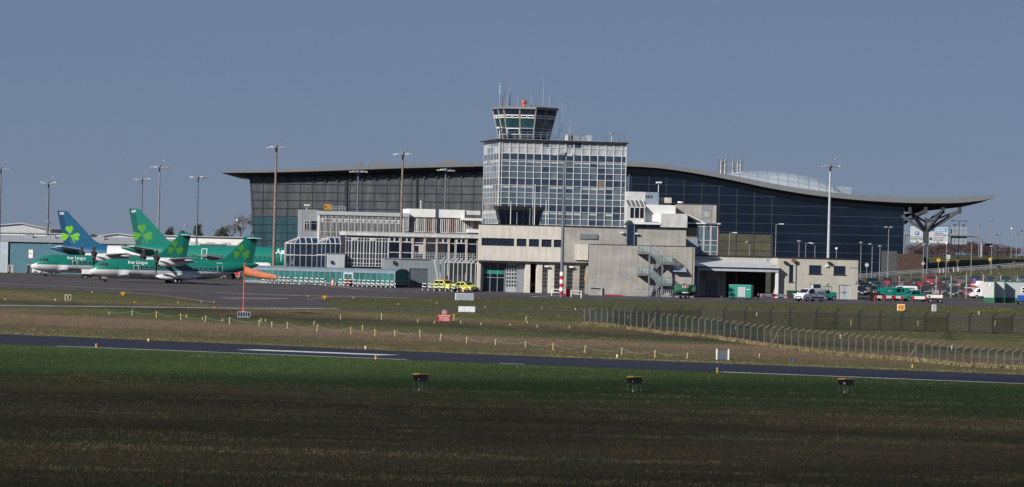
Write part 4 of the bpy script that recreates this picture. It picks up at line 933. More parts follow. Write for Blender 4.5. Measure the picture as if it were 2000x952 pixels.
# glazed stair box
Gx = fr_at(1340, 645, y=470); gs = thing('glazed_annexe', 'rusting white framed glass annexe with a lattice panel beside the grey wall', 'building', Gx)
gx_ = lambda p: Gx.X(p, 0, 460); gz_ = lambda y: Gx.Z(1380, y, 0)
part_box('core', gs, 'dark', .1, gx_(1404), .3, 4, 0, gz_(438)); part_box('roof', gs, 'white', -.1, gx_(1406), -.3, 4.2, gz_(438), gz_(436.5) + .05)
for a, b in ((1361, 1374.5), (1375, 1388), (1388.5, 1402)): window(gs, gx_(a), gx_(b), gz_(499), gz_(438.2), .05, 1, 0, zs=[gz_(499), gz_(492), gz_(479), gz_(470), gz_(443), gz_(438.2)], gm='mid_pane' if a > 1370 else 'midb_pane', fw=.09)
part_box('rusty_post', gs, 'brick', gx_(1402), gx_(1404), -.1, .3, 0, gz_(438.2))
part_box('lattice_backing', gs, 'dark', .05, gx_(1360), .0, .1, gz_(466), gz_(447)); m = MB()
for k in range(6):
    z = gz_(466) + (gz_(447) - gz_(466))*k/5; m.bar((0, -.05, z), (gx_(1360), -.05, z), .1)
for k in range(7):
    x = gx_(1360)*k/6; m.bar((x, -.09, gz_(466)), (x, -.09, gz_(447)), .08)
m.build('lattice', mat('lattice_timber', (.42, .35, .27), .8, var=.15), gs)
part_box('grey_panel', gs, 'bgrey', .02, gx_(1363), -.2, .0, 0, gz_(466.5)); part_box('door', gs, 'bgrey', gx_(1357.5), gx_(1364), -.3, -.21, gz_(499), gz_(478))
# ------------------------------------------------------------------ canopy building and office block on the right
O = fr_at(1356.5, 637, y=583); ox = lambda p, d=0: O.X(p, d, 545); oz = lambda x, y, d=0: O.Z(x, y, d)
of = thing('office_block', 'low cream office block with dark windows and a lean-to canopy', 'building', O)
ops = [(ox(1580), ox(1604), oz(1590, 535.5), oz(1590, 518.5)), (ox(1628), ox(1651.5), oz(1640, 537), oz(1640, 520)), (ox(1541), ox(1549.5), oz(1545, 551), oz(1545, 517.5)), (ox(1639), ox(1661.5), -.1, oz(1650, 557)), (ox(1582.5), ox(1604), oz(1590, 567), oz(1590, 555.5))]
OT = oz(1600, 506); OE = ox(1675.5)
m = MB(); wall_open(m, ox(1519), OE, -.3, OT, 0, .35, ops); m.box(OE - .35, OE - .002, .351, 9, -.3, OT - .005); m.box(ox(1519), ox(1519) + .3, .351, 4.3, -.3, OT - .004); m.build('wall', M['cream'], of)
m = MB(); wall_open(m, 0, ox(1519) - .01, -.3, oz(1440, 502.5, 4), 4.3, 4.6, [(ox(1418, 4.3), ox(1512, 4.3), -.3, oz(1440, 529, 4.3)), (ox(1378, 4.3), ox(1400.5, 4.3), -.3, oz(1390, 548.5, 4.3))]); m.build('rear_wall', M['cream'], of)
part_box('roof', of, 'dark', -.2, OE + .15, 4.2, 9.2, oz(1440, 502.5, 4) + .002, oz(1440, 501, 4) + .1); part_box('roof_edge', of, 'dark', ox(1519) - .1, OE + .1, -.12, 4.19, OT + .002, OT + .16)
part_box('canopy_interior', of, 'dark', ox(1405, 5), ox(1519), 8, 8.2, -.3, 4)
for o_, c, r in ((ops[0], 1, 1), (ops[1], 1, 1), (ops[2], 1, 3), (ops[4], 3, 1)): 
    w_ = window(of, *o_[:2], *o_[2:], .2, c, r, 'dark', 'glassb', .07); MB().box(o_[0] - .12, o_[1] + .12, -.1, 0, o_[2] - .1, o_[2]).build('sill', M['dark'], w_)
xa = ox(1582.5); MB().box(xa + .05, xa + .55, .1, .13, ops[4][2] + .05, ops[4][3] - .05).build('notice', M['white'], of)
d_ = MB(); d_.box(*ops[3][:2], .12, .2, -.1, ops[3][3]); mid = (ops[3][0] + ops[3][1])/2; d_.box(mid - .015, mid + .015, .1, .12, -.1, ops[3][3], 1)
for x in (mid - .25, mid + .12): d_.box(x, x + .12, .07, .12, 1.0, 1.25, 1); 
d_.box(ops[3][0], mid - .02, .112, .119, ops[3][3]*.45, ops[3][3]*.47, 1); d_.build('double_door', [M['lgrey'], M['dark']], of)
d_ = MB(); a, b = ox(1378.5, 4.3), ox(1400, 4.3); d_.box(a, b, 4.35, 4.42, -.1, oz(1390, 549, 4.3)); d_.build('door', M['grey'], of)
part_box('signboard', of, 'lgrey', ox(1377, 4.2), ox(1404, 4.2), 4.1, 4.29, oz(1390, 545, 4.2), oz(1390, 528.5, 4.2))
part_box('drainpipe', of, 'grey', ox(1552.6), ox(1554), -.14, -.02, 0, oz(1553, 512)); part_box('cable', of, 'dark', ox(1659), OE, -.04, -.01, oz(1670, 524), oz(1670, 523.3))
for px, py, m_, nm in ((1500, 508.5, 'bgrey', 'blue_dish'), (1550.5, 509, 'brick', 'brown_dish')):
    x, z = O.L(px, py, -.5); MB().tube((x, -.5, z), (x + .05, -.3, z - .02), .36, .28, 14).bar((x, -.3, z), (x + .1, 0, z - .2), .06).build('satellite_dish', M[m_], of)
for px, py in ((1533, 513.5), (1619, 514.5)):
    x, z = O.L(px, py); MB().box(x - .25, x + .2, -.5, -.15, z - .1, z + .25).bar((x, -.3, z), (x + .6, 0, z - .05), .05).build('floodlight', M['dark'], of)
x, z = O.L(1612, 519.5); MB().box(x, x + .45, -.25, 0, z - .15, z + .15).build('alarm_box', M['wmet'], of); x, z = O.L(1669, 553); MB().box(x, x + .25, -.1, 0, z - .25, z + .35).build('meter_box', M['concg'], of)
x, z = O.L(1612, 554.5); MB().box(x, x + .35, -.15, 0, z - .15, z + .15).build('meter_box', M['cream'], of); x, z = O.L(1524, 554); MB().box(x, x + .3, -.1, 0, z - .2, z + .25).build('switch_box', M['lgrey'], of)
# canopy
c0, c1 = ox(1361, -.8), ox(1520, -.8); cz0, cz1 = oz(1400, 521.5, -1), oz(1400, 509.5, 4)
ROOFM = corrugated('canopy_sheet', (.50, .52, .54), .35, .4, 'X')
MB().prism([(c0 - .3, -1.1, cz0), (c0 - .3, 4.29, cz1), (c0 - .3, 4.29, cz1 + .1), (c0 - .3, -1.1, cz0 + .1)], (c1 - c0 + .5, 0, 0)).build('canopy_roof', ROOFM, of)
part_box('canopy_fascia', of, corrugated('canopy_fascia_sheet', (.40, .44, .50), .3), c0, c1, -1.0, -.9, cz0 - .62, cz0 - .004)
part_box('canopy_gutter', of, 'dark', c0 - .3, c1 + .2, -1.2, -1.05, cz0 - .1, cz0 - .005)
part_box('canopy_post', of, 'bgrey', c0, c0 + .42, -.9, -.5, -.1, cz0 - .1); part_box('canopy_post', of, 'white', c1 - .42, c1, -.9, -.5, -.1, cz0 - .1)
x = ox(1438, 2); part_box('canopy_post', of, mat('rusty_red_post', (.25, .07, .03), .7, var=.2), x - .1, x + .12, 2, 2.2, -.1, cz0 + .4)
for x0, x1 in ((ox(1369, 3), ox(1378, 3)), (ox(1404, 3), ox(1412, 3))):
    MB().bar((x0, 3, 0), (x0, 3, 1.1), .05).bar((x0, 3, 1.1), (x1, 3, .8), .05).bar((x1, 3, 0), (x1, 3, .8), .05).build('handrail', M['steel'], of)
# ------------------------------------------------------------------ hangars at the left
HB = Fr((at(-60, 500, 802).x, 802, -.2), 0); hx = lambda p: HB.X(p, 0, 500); hz = lambda p, y, d=0: HB.Z(p, y, d)
hg = thing('blue_hangar', 'long blue grey hangar wall with dark doors at the far left', 'hangar', HB)
BLU = corrugated('hangar_blue_sheet', (.06, .15, .205), .4); HT = hz(100, 474)
m = MB(); wall_open(m, hx(16), hx(345), 0, HT, 0, .3, [(hx(17), hx(26.5), 0, hz(22, 518)), (hx(52.5), hx(60.5), 0, hz(56, 517))]); m.box(hx(344), hx(345), .31, 20, 0, HT - .01); m.build('wall', BLU, hg)
part_box('wall', hg, corrugated('hangar_pale_sheet', (.36, .41, .46), 1.2), 0, hx(16) - .01, -.4, .3, 0, HT + .02)
for a, b, t in ((18, 26, 518.5), (53, 60, 517.5)): part_box('door', hg, 'dark', hx(a), hx(b), .2, .28, 0, hz(a, t))
part_box('door', hg, 'concg', hx(21), hx(26), .1, .19, 0, hz(22, 519)); part_box('notice_board', hg, 'white', hx(56), hx(64.3), -.08, -.01, hz(60, 504.5), hz(60, 488)); part_box('notice_mark', hg, 'red', hx(57), hx(61), -.1, -.085, hz(60, 496), hz(60, 494.5))
MB().prism([(0, -.5, HT + .03), (0, 10, HT + 1.3), (0, 20, HT + .03)], (hx(345), 0, 0)).build('roof', mat('hangar_roof_grey', (.32, .34, .36), .6, var=.12, grime=.2), hg)
for px in (56, 100, 196): x, z = HB.L(px, 469, 6); MB().box(x - .7, x + .9, 5.5, 7, HT + .6, HT + 1.45).build('roof_vent', M['grey'], hg, bevel=.1)
def gable(name, label, px0, pxp, px1, pe0, pp_, pe1, Y, dep, wm, low=None):
    fr = Fr((at(px0, 470, Y).x, Y, 0), 0); pts = [(0, 0, 0), (fr.X(px1, 0, 450), 0, 0), (fr.X(px1, 0, 450), 0, fr.Z(px1, pe1)), (fr.X(pxp, 0, 450), 0, fr.Z(pxp, pp_)), (0, 0, fr.Z(px0, pe0))]
    t = thing(name, label, 'hangar', fr); MB().prism(pts, (0, dep, 0)).build('wall', wm, t); q = pts[2:]
    MB().prism([(p[0] + (.3 if i == 0 else -.3 if i == 2 else 0), -.4, p[2] + .05) for i, p in enumerate(q)] + [(p[0] + (.3 if i == 2 else -.3 if i == 0 else 0), -.4, p[2] + .3) for i, p in enumerate(q[::-1])], (0, dep + .8, 0)).build('roof', MATS['hangar_roof_grey'], t)
    return t, fr
PW = corrugated('hangar_grey_white', (.40, .42, .45), .4)
t, fr = gable('white_hangar', 'pale gabled hangar rising behind the blue hangar, far left', -60, 42, 98, 446, 438, 450.5, 850, 30, PW)
fw_ = Fr((at(-60, 470, 832).x, 832, 0), 0); t = thing('white_store', 'low white walled store between the blue and the pale hangars', 'building', fw_)
part_box('wall', t, 'white', 0, fw_.X(173, 0, 460), 0, 12, 0, fw_.Z(60, 456.5)); part_box('roof', t, MATS['hangar_roof_grey'], -.3, fw_.X(173, 0, 460) + .3, -.3, 12.3, fw_.Z(60, 456.5) + .004, fw_.Z(60, 455.5) + .1)
t, fr = gable('grey_hangar', 'grey gabled hangar between the blue tail and the green tail', 172, 230, 300, 466, 458, 467.5, 838, 25, PW)
ws = Fr((at(268, 480, 796 + 28).x, 824, 0), 0); t = thing('cargo_shed', 'long white cargo shed left of the terminal', 'building', ws)
sx = ws.X(492, 0, 470); stp = ws.Z(380, 463)
part_box('wall', t, 'white', 0, sx, 0, 15, 0, stp); part_box('roof', t, MATS['hangar_roof_grey'], -.3, sx + .3, -.4, 15.3, stp + .004, stp + .22)
for k in range(6): part_box('door', t, 'lgrey', sx*(.18 + .14*k), sx*(.18 + .14*k) + 1.7, -.06, 0, 0, stp - .95)
for px0, px1, py, lb in ((389, 441, 476, 'long dark grey container before the white cargo shed'), (445, 484, 479, 'shorter dark grey container by the terminal corner')):
    q = fr_at(px0, 800, 0, y=490); t = thing('dark_container', lb, 'container', q, group='containers by the cargo shed'); w_ = q.X(px1, 0, 490); h_ = q.Z(px0, py)
    part_box('body', t, mat('container_dark_grey', (.05, .055, .07), .6, var=.15), 0, w_, 0, 2.5, .3, h_, bevel=.05); part_box('base_rail', t, 'dark', .1, w_ - .1, .1, 2.4, 0, .3)
    part_box('roof_rail', t, 'grey', 0, w_, -.05, 0, h_ - .2, h_ - .1)
# ------------------------------------------------------------------ aircraft
class Fus:
    def __init__(s, tab): s.t = tab
    def at(s, x):
        r = lerp_t([(a[0], a[1]) for a in s.t], x); z = lerp_t([(a[0], a[2]) for a in s.t], x); return r, z
    def p(s, x, z, side=-1, o=.015):
        r, zc = s.at(x); q = max(-1, min(1, (z - zc)/max(r, .01))); return (x, side*(math.sqrt(max(0, r*r - (z - zc)**2)) + o), z) if abs(q) < 1 else (x, side*o, zc + r*q)
    def patch(s, mb, x0, x1, z0, z1, side=-1, n=3, o=.015, mi=0):
        for i in range(n):
            for j in range(n):
                a, b = x0 + (x1 - x0)*i/n, x0 + (x1 - x0)*(i + 1)/n; c, d = z0 + (z1 - z0)*j/n, z0 + (z1 - z0)*(j + 1)/n
                q = [s.p(a, c, side, o), s.p(b, c, side, o), s.p(b, d, side, o), s.p(a, d, side, o)]; mb.poly(q if side < 0 else q[::-1], mi)
        return mb
    def body(s, zcuts, pick, mats, parent, n=36):
        xs_ = []; t = s.t
        for a, b in zip(t, t[1:]):
            k = max(1, int((b[0] - a[0])/1.2)); xs_ += [a[0] + (b[0] - a[0])*i/k for i in range(k)]
        xs_.append(t[-1][0]); m = MB()
        m.loft([[(x, s.at(x)[0]*math.sin(2*PI*k/n), s.at(x)[1] + s.at(x)[0]*math.cos(2*PI*k/n)) for k in range(n)] for x in xs_])
        o = m.build('fuselage', mats, parent, smooth=True); me = o.data; bm = bmesh.new(); bm.from_mesh(me)
        for z in zcuts: bmesh.ops.bisect_plane(bm, geom=bm.verts[:] + bm.edges[:] + bm.faces[:], plane_co=(0, 0, z), plane_no=(0, 0, 1))
        for x in (1, 2, 3, 4, 5, 6.2, 7): bmesh.ops.bisect_plane(bm, geom=bm.verts[:] + bm.edges[:] + bm.faces[:], plane_co=(x, 0, 0), plane_no=(1, 0, 0))
        for f in bm.faces:
            c = f.calc_center_median(); f.material_index = pick(c); f.smooth = True
        bmesh.ops.recalc_face_normals(bm, faces=bm.faces[:]); bm.to_mesh(me); bm.free(); return o
def heart(c, ang_, L):
    out = []
    for k in range(26):
        t = 2*PI*k/26; x = 16*math.sin(t)**3/16; y = (13*math.cos(t) - 5*math.cos(2*t) - 2*math.cos(3*t) - math.cos(4*t) + 17)/29
        u, v = x*L*.44, y*L; out.append((c[0] + u*math.sin(ang_) + v*math.cos(ang_), c[1] - u*math.cos(ang_) + v*math.sin(ang_)))
    return out
def shamrock(fn, L, parent, m_, flip, rot=0):
    m = MB()
    for a in (100, 196, -12): h = [fn(*p) for p in heart((.06*L*math.cos(math.radians(a + rot)), .06*L*math.sin(math.radians(a + rot))), math.radians(a + rot), L)]; m.poly(h if not flip else h[::-1])
    st_ = [(.0, 0), (.18*L, -.25*L), (.36*L, -.56*L), (.48*L, -.86*L)]
    for (a, b), (c, d) in zip(st_, st_[1:]): q = [fn(a - .05*L, b - .03*L), fn(c - .06*L, d - .03*L), fn(c + .06*L, d + .03*L), fn(a + .05*L, b + .03*L)]; m.poly(q if not flip else q[::-1])
    return m.build('shamrock_emblem', m_, parent)
GRN = mat('airline_green', (.005, .165, .125), .38, var=.05, coat=.3); GRND = mat('airline_dark_green', (.003, .10, .08), .4, var=.05, coat=.3); SHM = mat('shamrock_green', (.075, .26, .03), .5, var=.06)
AWH = mat('aircraft_white', (.66, .67, .68), .38, var=.06, coat=.3, grime=.1); AWG = mat('wing_grey', (.22, .23, .25), .5, var=.1); STB = mat('stripe_blue', (.01, .10, .30), .4); DGT = mat('lettering_dark_green', (.01, .09, .075), .5)
def aerofoil(root, tip, thick):    # (x_le, x_te, y, z) sections
    def sec(le, te, y, z, t): c = te - le; return [(le, y, z), (le + c*.12, y, z + t*.5), (le + c*.4, y, z + t*.55), (te, y, z + .02), (le + c*.4, y, z - t*.4), (le + c*.12, y, z - t*.4)]
    return [sec(*root, thick), sec(*tip, thick*.55)]
def turboprop(loc, rz, label):
    t = thing('turboprop_airliner', label, 'airliner', loc, rz, 'parked turboprops')
    f = Fus([(0, .06, 1.62), (.12, .28, 1.66), (.4, .55, 1.75), (.9, .85, 1.88), (1.6, 1.1, 2.0), (2.1, 1.24, 2.08), (2.8, 1.38, 2.14), (3.6, 1.46, 2.16), (5, 1.47, 2.17), (17.5, 1.47, 2.17), (19, 1.43, 2.21), (20.5, 1.28, 2.34), (22, 1.06, 2.54), (24, .75, 2.82), (25.6, .5, 3.02), (26.6, .3, 3.14), (27.1, .08, 3.2)])
    ZS = 1.96
    f.body([ZS, ZS + .13], lambda c: 1 if c.z < ZS else 2 if c.z < ZS + .13 and c.x > 6.2 else 0, [GRN, AWH, STB], t)
    m = MB(); f.patch(m, 1.35, 1.72, 2.52, 2.86); f.patch(m, 1.8, 2.12, 2.5, 2.98); f.patch(m, 2.2, 2.62, 2.5, 2.98); f.patch(m, 1.35, 1.72, 2.52, 2.86, 1); f.patch(m, 1.8, 2.62, 2.5, 2.98, 1)
    m.build('cockpit_windows', M['black'], t)
    for side in (-1, 1):
        for k in range(16):
            s_ = 7.7 + k*.79; m = MB(); f.patch(m, s_ - .06, s_ + .33, 2.18, 2.66, side, 1, .012, 1); f.patch(m, s_, s_ + .27, 2.24, 2.6, side, 1, .022, 0); m.build('window', [M['black'], M['grey']], t)
        for s_, w_, z0, z1 in ((6.55, .75, 1.75, 2.62), (20.05, .8, 1.5, 3.3)):
            m = MB()
            for a, b, c, d in ((s_, s_ + .07, z0, z1), (s_ + w_, s_ + w_ + .07, z0, z1), (s_, s_ + w_ + .07, z1, z1 + .07), (s_, s_ + w_ + .07, z0 - .07, z0)): f.patch(m, a, b, c, d, side, 4, .018)
            f.patch(m, s_ + .2, s_ + .5, 2.3, 2.65, side, 1, .02, 1); m.build('door_outline', [AWH, M['black']], t)
    m = MB(); text_on(m, 'Aer Lingus', lambda a, b: f.p(5.75 + 3.1*a, 2.74 + .68*b, -1, .06), bold=.012); m.build('lettering', M['white'], t)
    m = MB(); text_on(m, 'Regional', lambda a, b: f.p(5.8 + 2.15*a, 1.0 + .62*b, -1, .07), shear=.25, bold=.02); m.build('lettering', DGT, t)
    m = MB(); text_on(m, 'EI-FAS', lambda a, b: f.p(17.6 + 1.45*a, 1.38 + .42*b, -1, .06), bold=.02); m.build('registration', M['dark'], t)
    m = MB(); f.patch(m, 19.3, 19.42, 1.4, 1.72, -1, 1, .02); f.patch(m, 19.42, 19.54, 1.4, 1.72, -1, 1, .021, 1); f.patch(m, 19.54, 19.66, 1.4, 1.72, -1, 1, .02, 2); m.build('flag', [M['green'], M['white'], M['orange']], t)
    # fin, rudder, tailplane
    ft = .17
    def fin(pts, nm, m_): return MB().prism([(x, -ft, z) for x, z in pts], (0, 2*ft, 0)).build(nm, m_, t, bevel=.05)
    fin([(17.8, 3.5), (20.2, 3.78), (21.6, 4.2), (24.7, 7.2), (25.75, 7.2), (24.95, 3.3), (22.5, 3.0), (19, 3.4)], 'tail_fin', GRN); fin([(25.77, 7.15), (26.75, 7.15), (26.05, 3.25), (25.0, 3.25)], 'rudder', GRND)
    MB().loft([[(24.4 + a, r*math.cos(k*PI/5), 7.42 + r*.85*math.sin(k*PI/5)) for k in range(10)] for a, r in ((0, .05), (.3, .26), (1.0, .38), (2.2, .36), (2.75, .1))]).build('tail_bullet', GRN, t, smooth=True)
    for s in (-1, 1): MB().loft(aerofoil((24.9, 26.5, 0, 7.3), (25.5, 26.6, s*3.6, 7.32), .22)).build('tailplane', AWH, t)
    for s in (-1, 1): shamrock(lambda u, v, s=s: (24.2 + u, s*(ft + .012), 5.05 + v), 1.25, t, SHM, s > 0)
    # wing, nacelles, propellers
    for s in (-1, 1):
        MB().loft(aerofoil((11.2, 13.85, 0, 3.72), (11.2, 13.8, s*5, 3.75), .42)).build('wing', AWG, t, smooth=True); MB().loft(aerofoil((11.2, 13.8, s*5.0, 3.75), (11.75, 13.35, s*13.5, 4.05), .40)).build('outer_wing', AWG, t, smooth=True)
        for y in (2.6, 5.6, 8.2): MB().prism([(13.2, s*y - .08, 3.65), (14.9, s*y - .08, 3.5), (13.9, s*y - .08, 3.25)], (0, .16, 0)).build('flap_fairing', AWG, t)
        nac = t; ny = s*4.05
        MB().loft([[(x, ny + r*math.cos(2*PI*k/14), zc + q*r*math.sin(2*PI*k/14)) for k in range(14)] for x, r, zc, q in ((9.75, .42, 3.3, 1), (10.1, .58, 3.26, 1.1), (11.2, .68, 3.26, 1.12), (13.2, .62, 3.36, 1), (14.6, .4, 3.5, .8), (15.3, .1, 3.6, .6))]).build('nacelle', AWH, t, smooth=True)
        MB().box(9.79, 10.0, ny - .32, ny + .32, 2.62, 2.86).build('air_intake', M['black'], t)
        pr = MB().loft([[(9.15 + a, ny + r*math.cos(2*PI*k/10), 3.3 + r*math.sin(2*PI*k/10)) for k in range(10)] for a, r in ((0, .03), (.15, .18), (.4, .3), (.62, .34))]).build('propeller_hub', M['black'], t, smooth=True)
        for k in range(6):
            a = PI/2 + k*PI/3 + .06; d = Vector((0, math.cos(a), math.sin(a))); n_ = Vector((0, -d.z, d.y)); c0 = Vector((9.5, ny, 3.3)); rr = []
            for r, w_, tw_ in ((.25, .12, 1.1), (.7, .2, .9), (1.3, .28, .7), (1.82, .24, .55), (1.96, .1, .5)):
                ch = (n_*math.cos(tw_) + Vector((1, 0, 0))*math.sin(tw_))*w_; th_ = ch.cross(d).normalized()*.03; b = c0 + d*r; rr.append([b - ch, b + th_, b + ch, b - th_])
            m = MB(); m.loft(rr); m.mi = [1 if i // 4 == 3 and i < 16 else 0 for i in range(len(m.f))]; m.build('blade', [M['black'], mat('blade_tip_tan', (.13, .095, .055), .6)], pr)
    # gear
    for s in (-1, 1):
        MB().loft([[(x, s*1.15 + r*1.1*math.cos(2*PI*k/12), 1.0 + zc + r*.85*math.sin(2*PI*k/12)) for k in range(12)] for x, r, zc in ((10.2, .05, .05), (10.9, .4, 0), (12, .62, 0), (15, .62, .02), (16.5, .4, .1), (17.6, .05, .2))]).build('gear_fairing', AWH, t, smooth=True)
        for dx, nm in ((13.0, 'wheel'), (13.75, 'wheel')): w_ = MB().tube((dx, s*1.9, .43), (dx, s*2.25, .43), .43, n=18).build(nm, M['rubber'], t); MB().tube((dx, s*2.255, .43), (dx, s*2.28, .43), .2, n=12).build('rim', AWH, w_)
        MB().bar((13.4, s*1.7, .45), (13.2, s*1.5, 1.1), .2).bar((12.9, s*2.0, .6), (13.9, s*2.0, .6), .16).build('gear_leg', AWH, t); MB().box(12.9, 14.0, s*1.78, s*1.82, .75, 1.15).build('gear_door', AWH, t)
        MB().tube((2.45, s*.1, .25), (2.45, s*.28, .25), .25, n=14).build('nose_wheel', M['rubber'], t)
    MB().bar((2.45, 0, .3), (2.4, 0, 1.1), .12).box(2.1, 2.9, -.32, -.28, .6, 1.0).build('nose_gear_leg', AWH, t)
    return t
def place_plane(pnose, Y, rz, fn, label):
    p = at(pnose, 540, Y); q = p + Vector((math.cos(rz), math.sin(rz), 0))*13; return fn(Vector((p.x, Y, zf(q.x, q.y))), rz, label)
RZP = math.radians(20)
tp1 = place_plane(175, 632, RZP, turboprop, 'nearest green and white turboprop airliner, its whole side in view')
p = at(60, 530, 667); q = p + Vector((math.cos(RZP), math.sin(RZP), 0))*13
KIDS.clear(); tp2 = dup(tp1, Vector((p.x, 667, zf(q.x, q.y))), RZP, 'second green and white turboprop airliner, half hidden behind the nearest one')
def jet(loc, rz, label, tailm, rudm, bodym, code, name_on, length=34.0):
    t = thing('jet_airliner', label, 'airliner', loc, rz, 'parked jets'); L = length; e = L - 37.57
    f = Fus([(0, .08, 3.2), (.3, .55, 3.25), (1, 1.05, 3.4), (2.2, 1.55, 3.6), (3.8, 1.9, 3.72), (5.5, 1.97, 3.75), (24 + e, 1.97, 3.75), (27 + e, 1.85, 3.87), (30 + e, 1.5, 4.2), (33 + e, 1.05, 4.6), (36 + e, .55, 4.95), (37.5 + e, .18, 5.05)])
    f.body([2.6], lambda c: 2 if c.x > 27.5 + e else (1 if c.z < 2.6 else 0), [bodym, AWH, tailm], t)
    ft = .2
    MB().prism([(x + e, -ft, z) for x, z in ((25.6, 5.6), (28.4, 5.95), (29.6, 6.6), (34.6, 11.75), (35.4, 11.78), (33.6, 5.1), (28, 5.0))], (0, 2*ft, 0)).build('tail_fin', tailm, t, bevel=.06)
    MB().prism([(x + e, -ft + .03, z) for x, z in ((35.42, 11.78), (36.35, 11.78), (35.0, 5.6), (33.8, 5.6))], (0, 2*ft - .06, 0)).build('rudder', rudm, t)
    for s in (-1, 1):
        MB().loft(aerofoil((31.5 + e, 35.3 + e, s*.5, 4.75), (34.6 + e, 36.2 + e, s*6.2, 5.3), .35)).build('tailplane', AWH, t, smooth=True)
        MB().loft(aerofoil((11.5 + e*.5, 18.6 + e*.5, s*1.2, 2.7), (19.6 + e*.5, 21.3 + e*.5, s*17, 4.0), .8)).build('wing', AWG, t, smooth=True)
        MB().loft([[(x + e*.5, s*5.75 + r*math.cos(2*PI*k/16), 1.95 + r*math.sin(2*PI*k/16)) for k in range(16)] for x, r in ((9.6, 1.0), (10.2, 1.16), (12, 1.12), (13.6, .75))]).build('engine', AWH, t, smooth=True)
        MB().tube((16.8 + e*.5, s*3.8 - .2, .58), (16.8 + e*.5, s*3.8 + .2, .58), .58, n=16).build('wheel', M['rubber'], t); MB().bar((16.8 + e*.5, s*3.8, .5), (16.7 + e*.5, s*3.6, 2.6), .25).build('gear_leg', AWH, t)
        shamrock(lambda u, v, s=s: (33.85 + e - u if s > 0 else 33.85 + e + u, s*(ft + .014), 7.4 + v), 1.6, t, MATS['shamrock_bright'] if name_on is None else SHM, s < 0 and False or s > 0)
        k0 = 0
    for k in range(24):
        s_ = 6.5 + k*.82
        if s_ < 25 + e: m = MB(); f.patch(m, s_, s_ + .26, 3.75, 4.1, 1, 1, .02); m.build('window', M['dark'], t)
    MB().tube((4.5, -.2, .38), (4.5, .2, .38), .38, n=14).build('nose_wheel', M['rubber'], t); MB().bar((4.5, 0, .4), (4.5, 0, 2), .2).build('nose_gear_leg', AWH, t)
    m = MB(); [f.patch(m, a, b, 4.0, 4.5, s, 2, .02) for s in (-1, 1) for a, b in ((1.7, 2.3), (2.4, 3.0))]; m.build('cockpit_windows', M['black'], t)
    m = MB(); text_on(m, code, lambda a, b: (35.85 + e - .75*a, ft + .02, 11.1 + .42*b), bold=.03, flip=False); m.build('tail_code', M['white'], t)
    for s_ in (22.6 + e, 5.4):
        m = MB()
        for a, b, c, d in ((s_, s_ + .1, 3.3, 5.1), (s_ + .85, s_ + .95, 3.3, 5.1), (s_, s_ + .95, 5.1, 5.2)): f.patch(m, a, b, c, d, 1, 4, .018)
        m.build('door_outline', AWH, t)
    if name_on is not None:
        m = MB(); text_on(m, 'Aer Lingus', lambda a, b: f.p(name_on - 5.6*a, 4.32 + 1.15*b, 1, .09), bold=.03, flip=False); m.build('lettering', M['white'], t)
    return t
mat('shamrock_bright', (.15, .42, .02), .5, var=.06)
BT = mat('tail_teal_blue', (.006, .085, .175), .4, var=.05, coat=.3); BTD = mat('tail_deep_blue', (.004, .05, .12), .4, var=.05, coat=.3)
def place_jet(ptail, Y, *a):
    p = at(ptail, 490, Y); return jet(Vector((p.x + 34.0, Y, zf(p.x + 15, Y))), PI, *a)
place_jet(236, 705, 'green tailed jet airliner standing behind the turboprops', GRN, GRND, GRN, 'EF', 34.0 - (539 - 236)*705/8000)
place_jet(97, 745, 'blue tailed jet airliner with a white body behind the other aircraft', BT, BTD, AWH, 'EE', None)
# ------------------------------------------------------------------ trees and shrubs
BARK = mat('bark_grey_brown', (.075, .062, .052), .9, var=.25, sc_=3)
def leaf(mb, p, s, R, mi=0):
    a = Vector((R.gauss(0, 1), R.gauss(0, 1), R.gauss(0, 1))).normalized(); b = a.orthogonal().normalized(); c = a.cross(b)
    p = Vector(p); mb.poly([p - b*s, p - c*s*.5, p + b*s, p + c*s*.5], mi)
def bare_tree(label, loc, h, w_, seed, twig_m, group, name='bare_tree', cat='tree', depth=5):
    R = random.Random(seed); t = thing(name, label, cat, loc, 0, group); tr = MB(); cr = MB()
    def grow(p, d, L, r, n):
        q = p + d*L; (tr if n > 3 else cr).tube(p, q, max(r, .022), max(r*.68, .018), 5 if n > 3 else 3)
        if n == 0: return
        for k in range(3 if n > 1 else 4):
            a = R.uniform(0, 2*PI); sp = R.uniform(.35, .75); e = d.orthogonal().normalized(); f_ = d.cross(e)
            nd = (d*math.cos(sp) + (e*math.cos(a) + f_*math.sin(a))*math.sin(sp)*w_/h*1.5 + Vector((0, 0, .12))).normalized()
            grow(p.lerp(q, R.uniform(.65, 1)), nd, L*R.uniform(.6, .82), r*.6, n - 1)
    grow(Vector((0, 0, -.2)), Vector((R.uniform(-.05, .05), 0, 1)), h*.34, h*.022, depth)
    tr.build('trunk', BARK, t); cr.build('crown', twig_m, t); return t
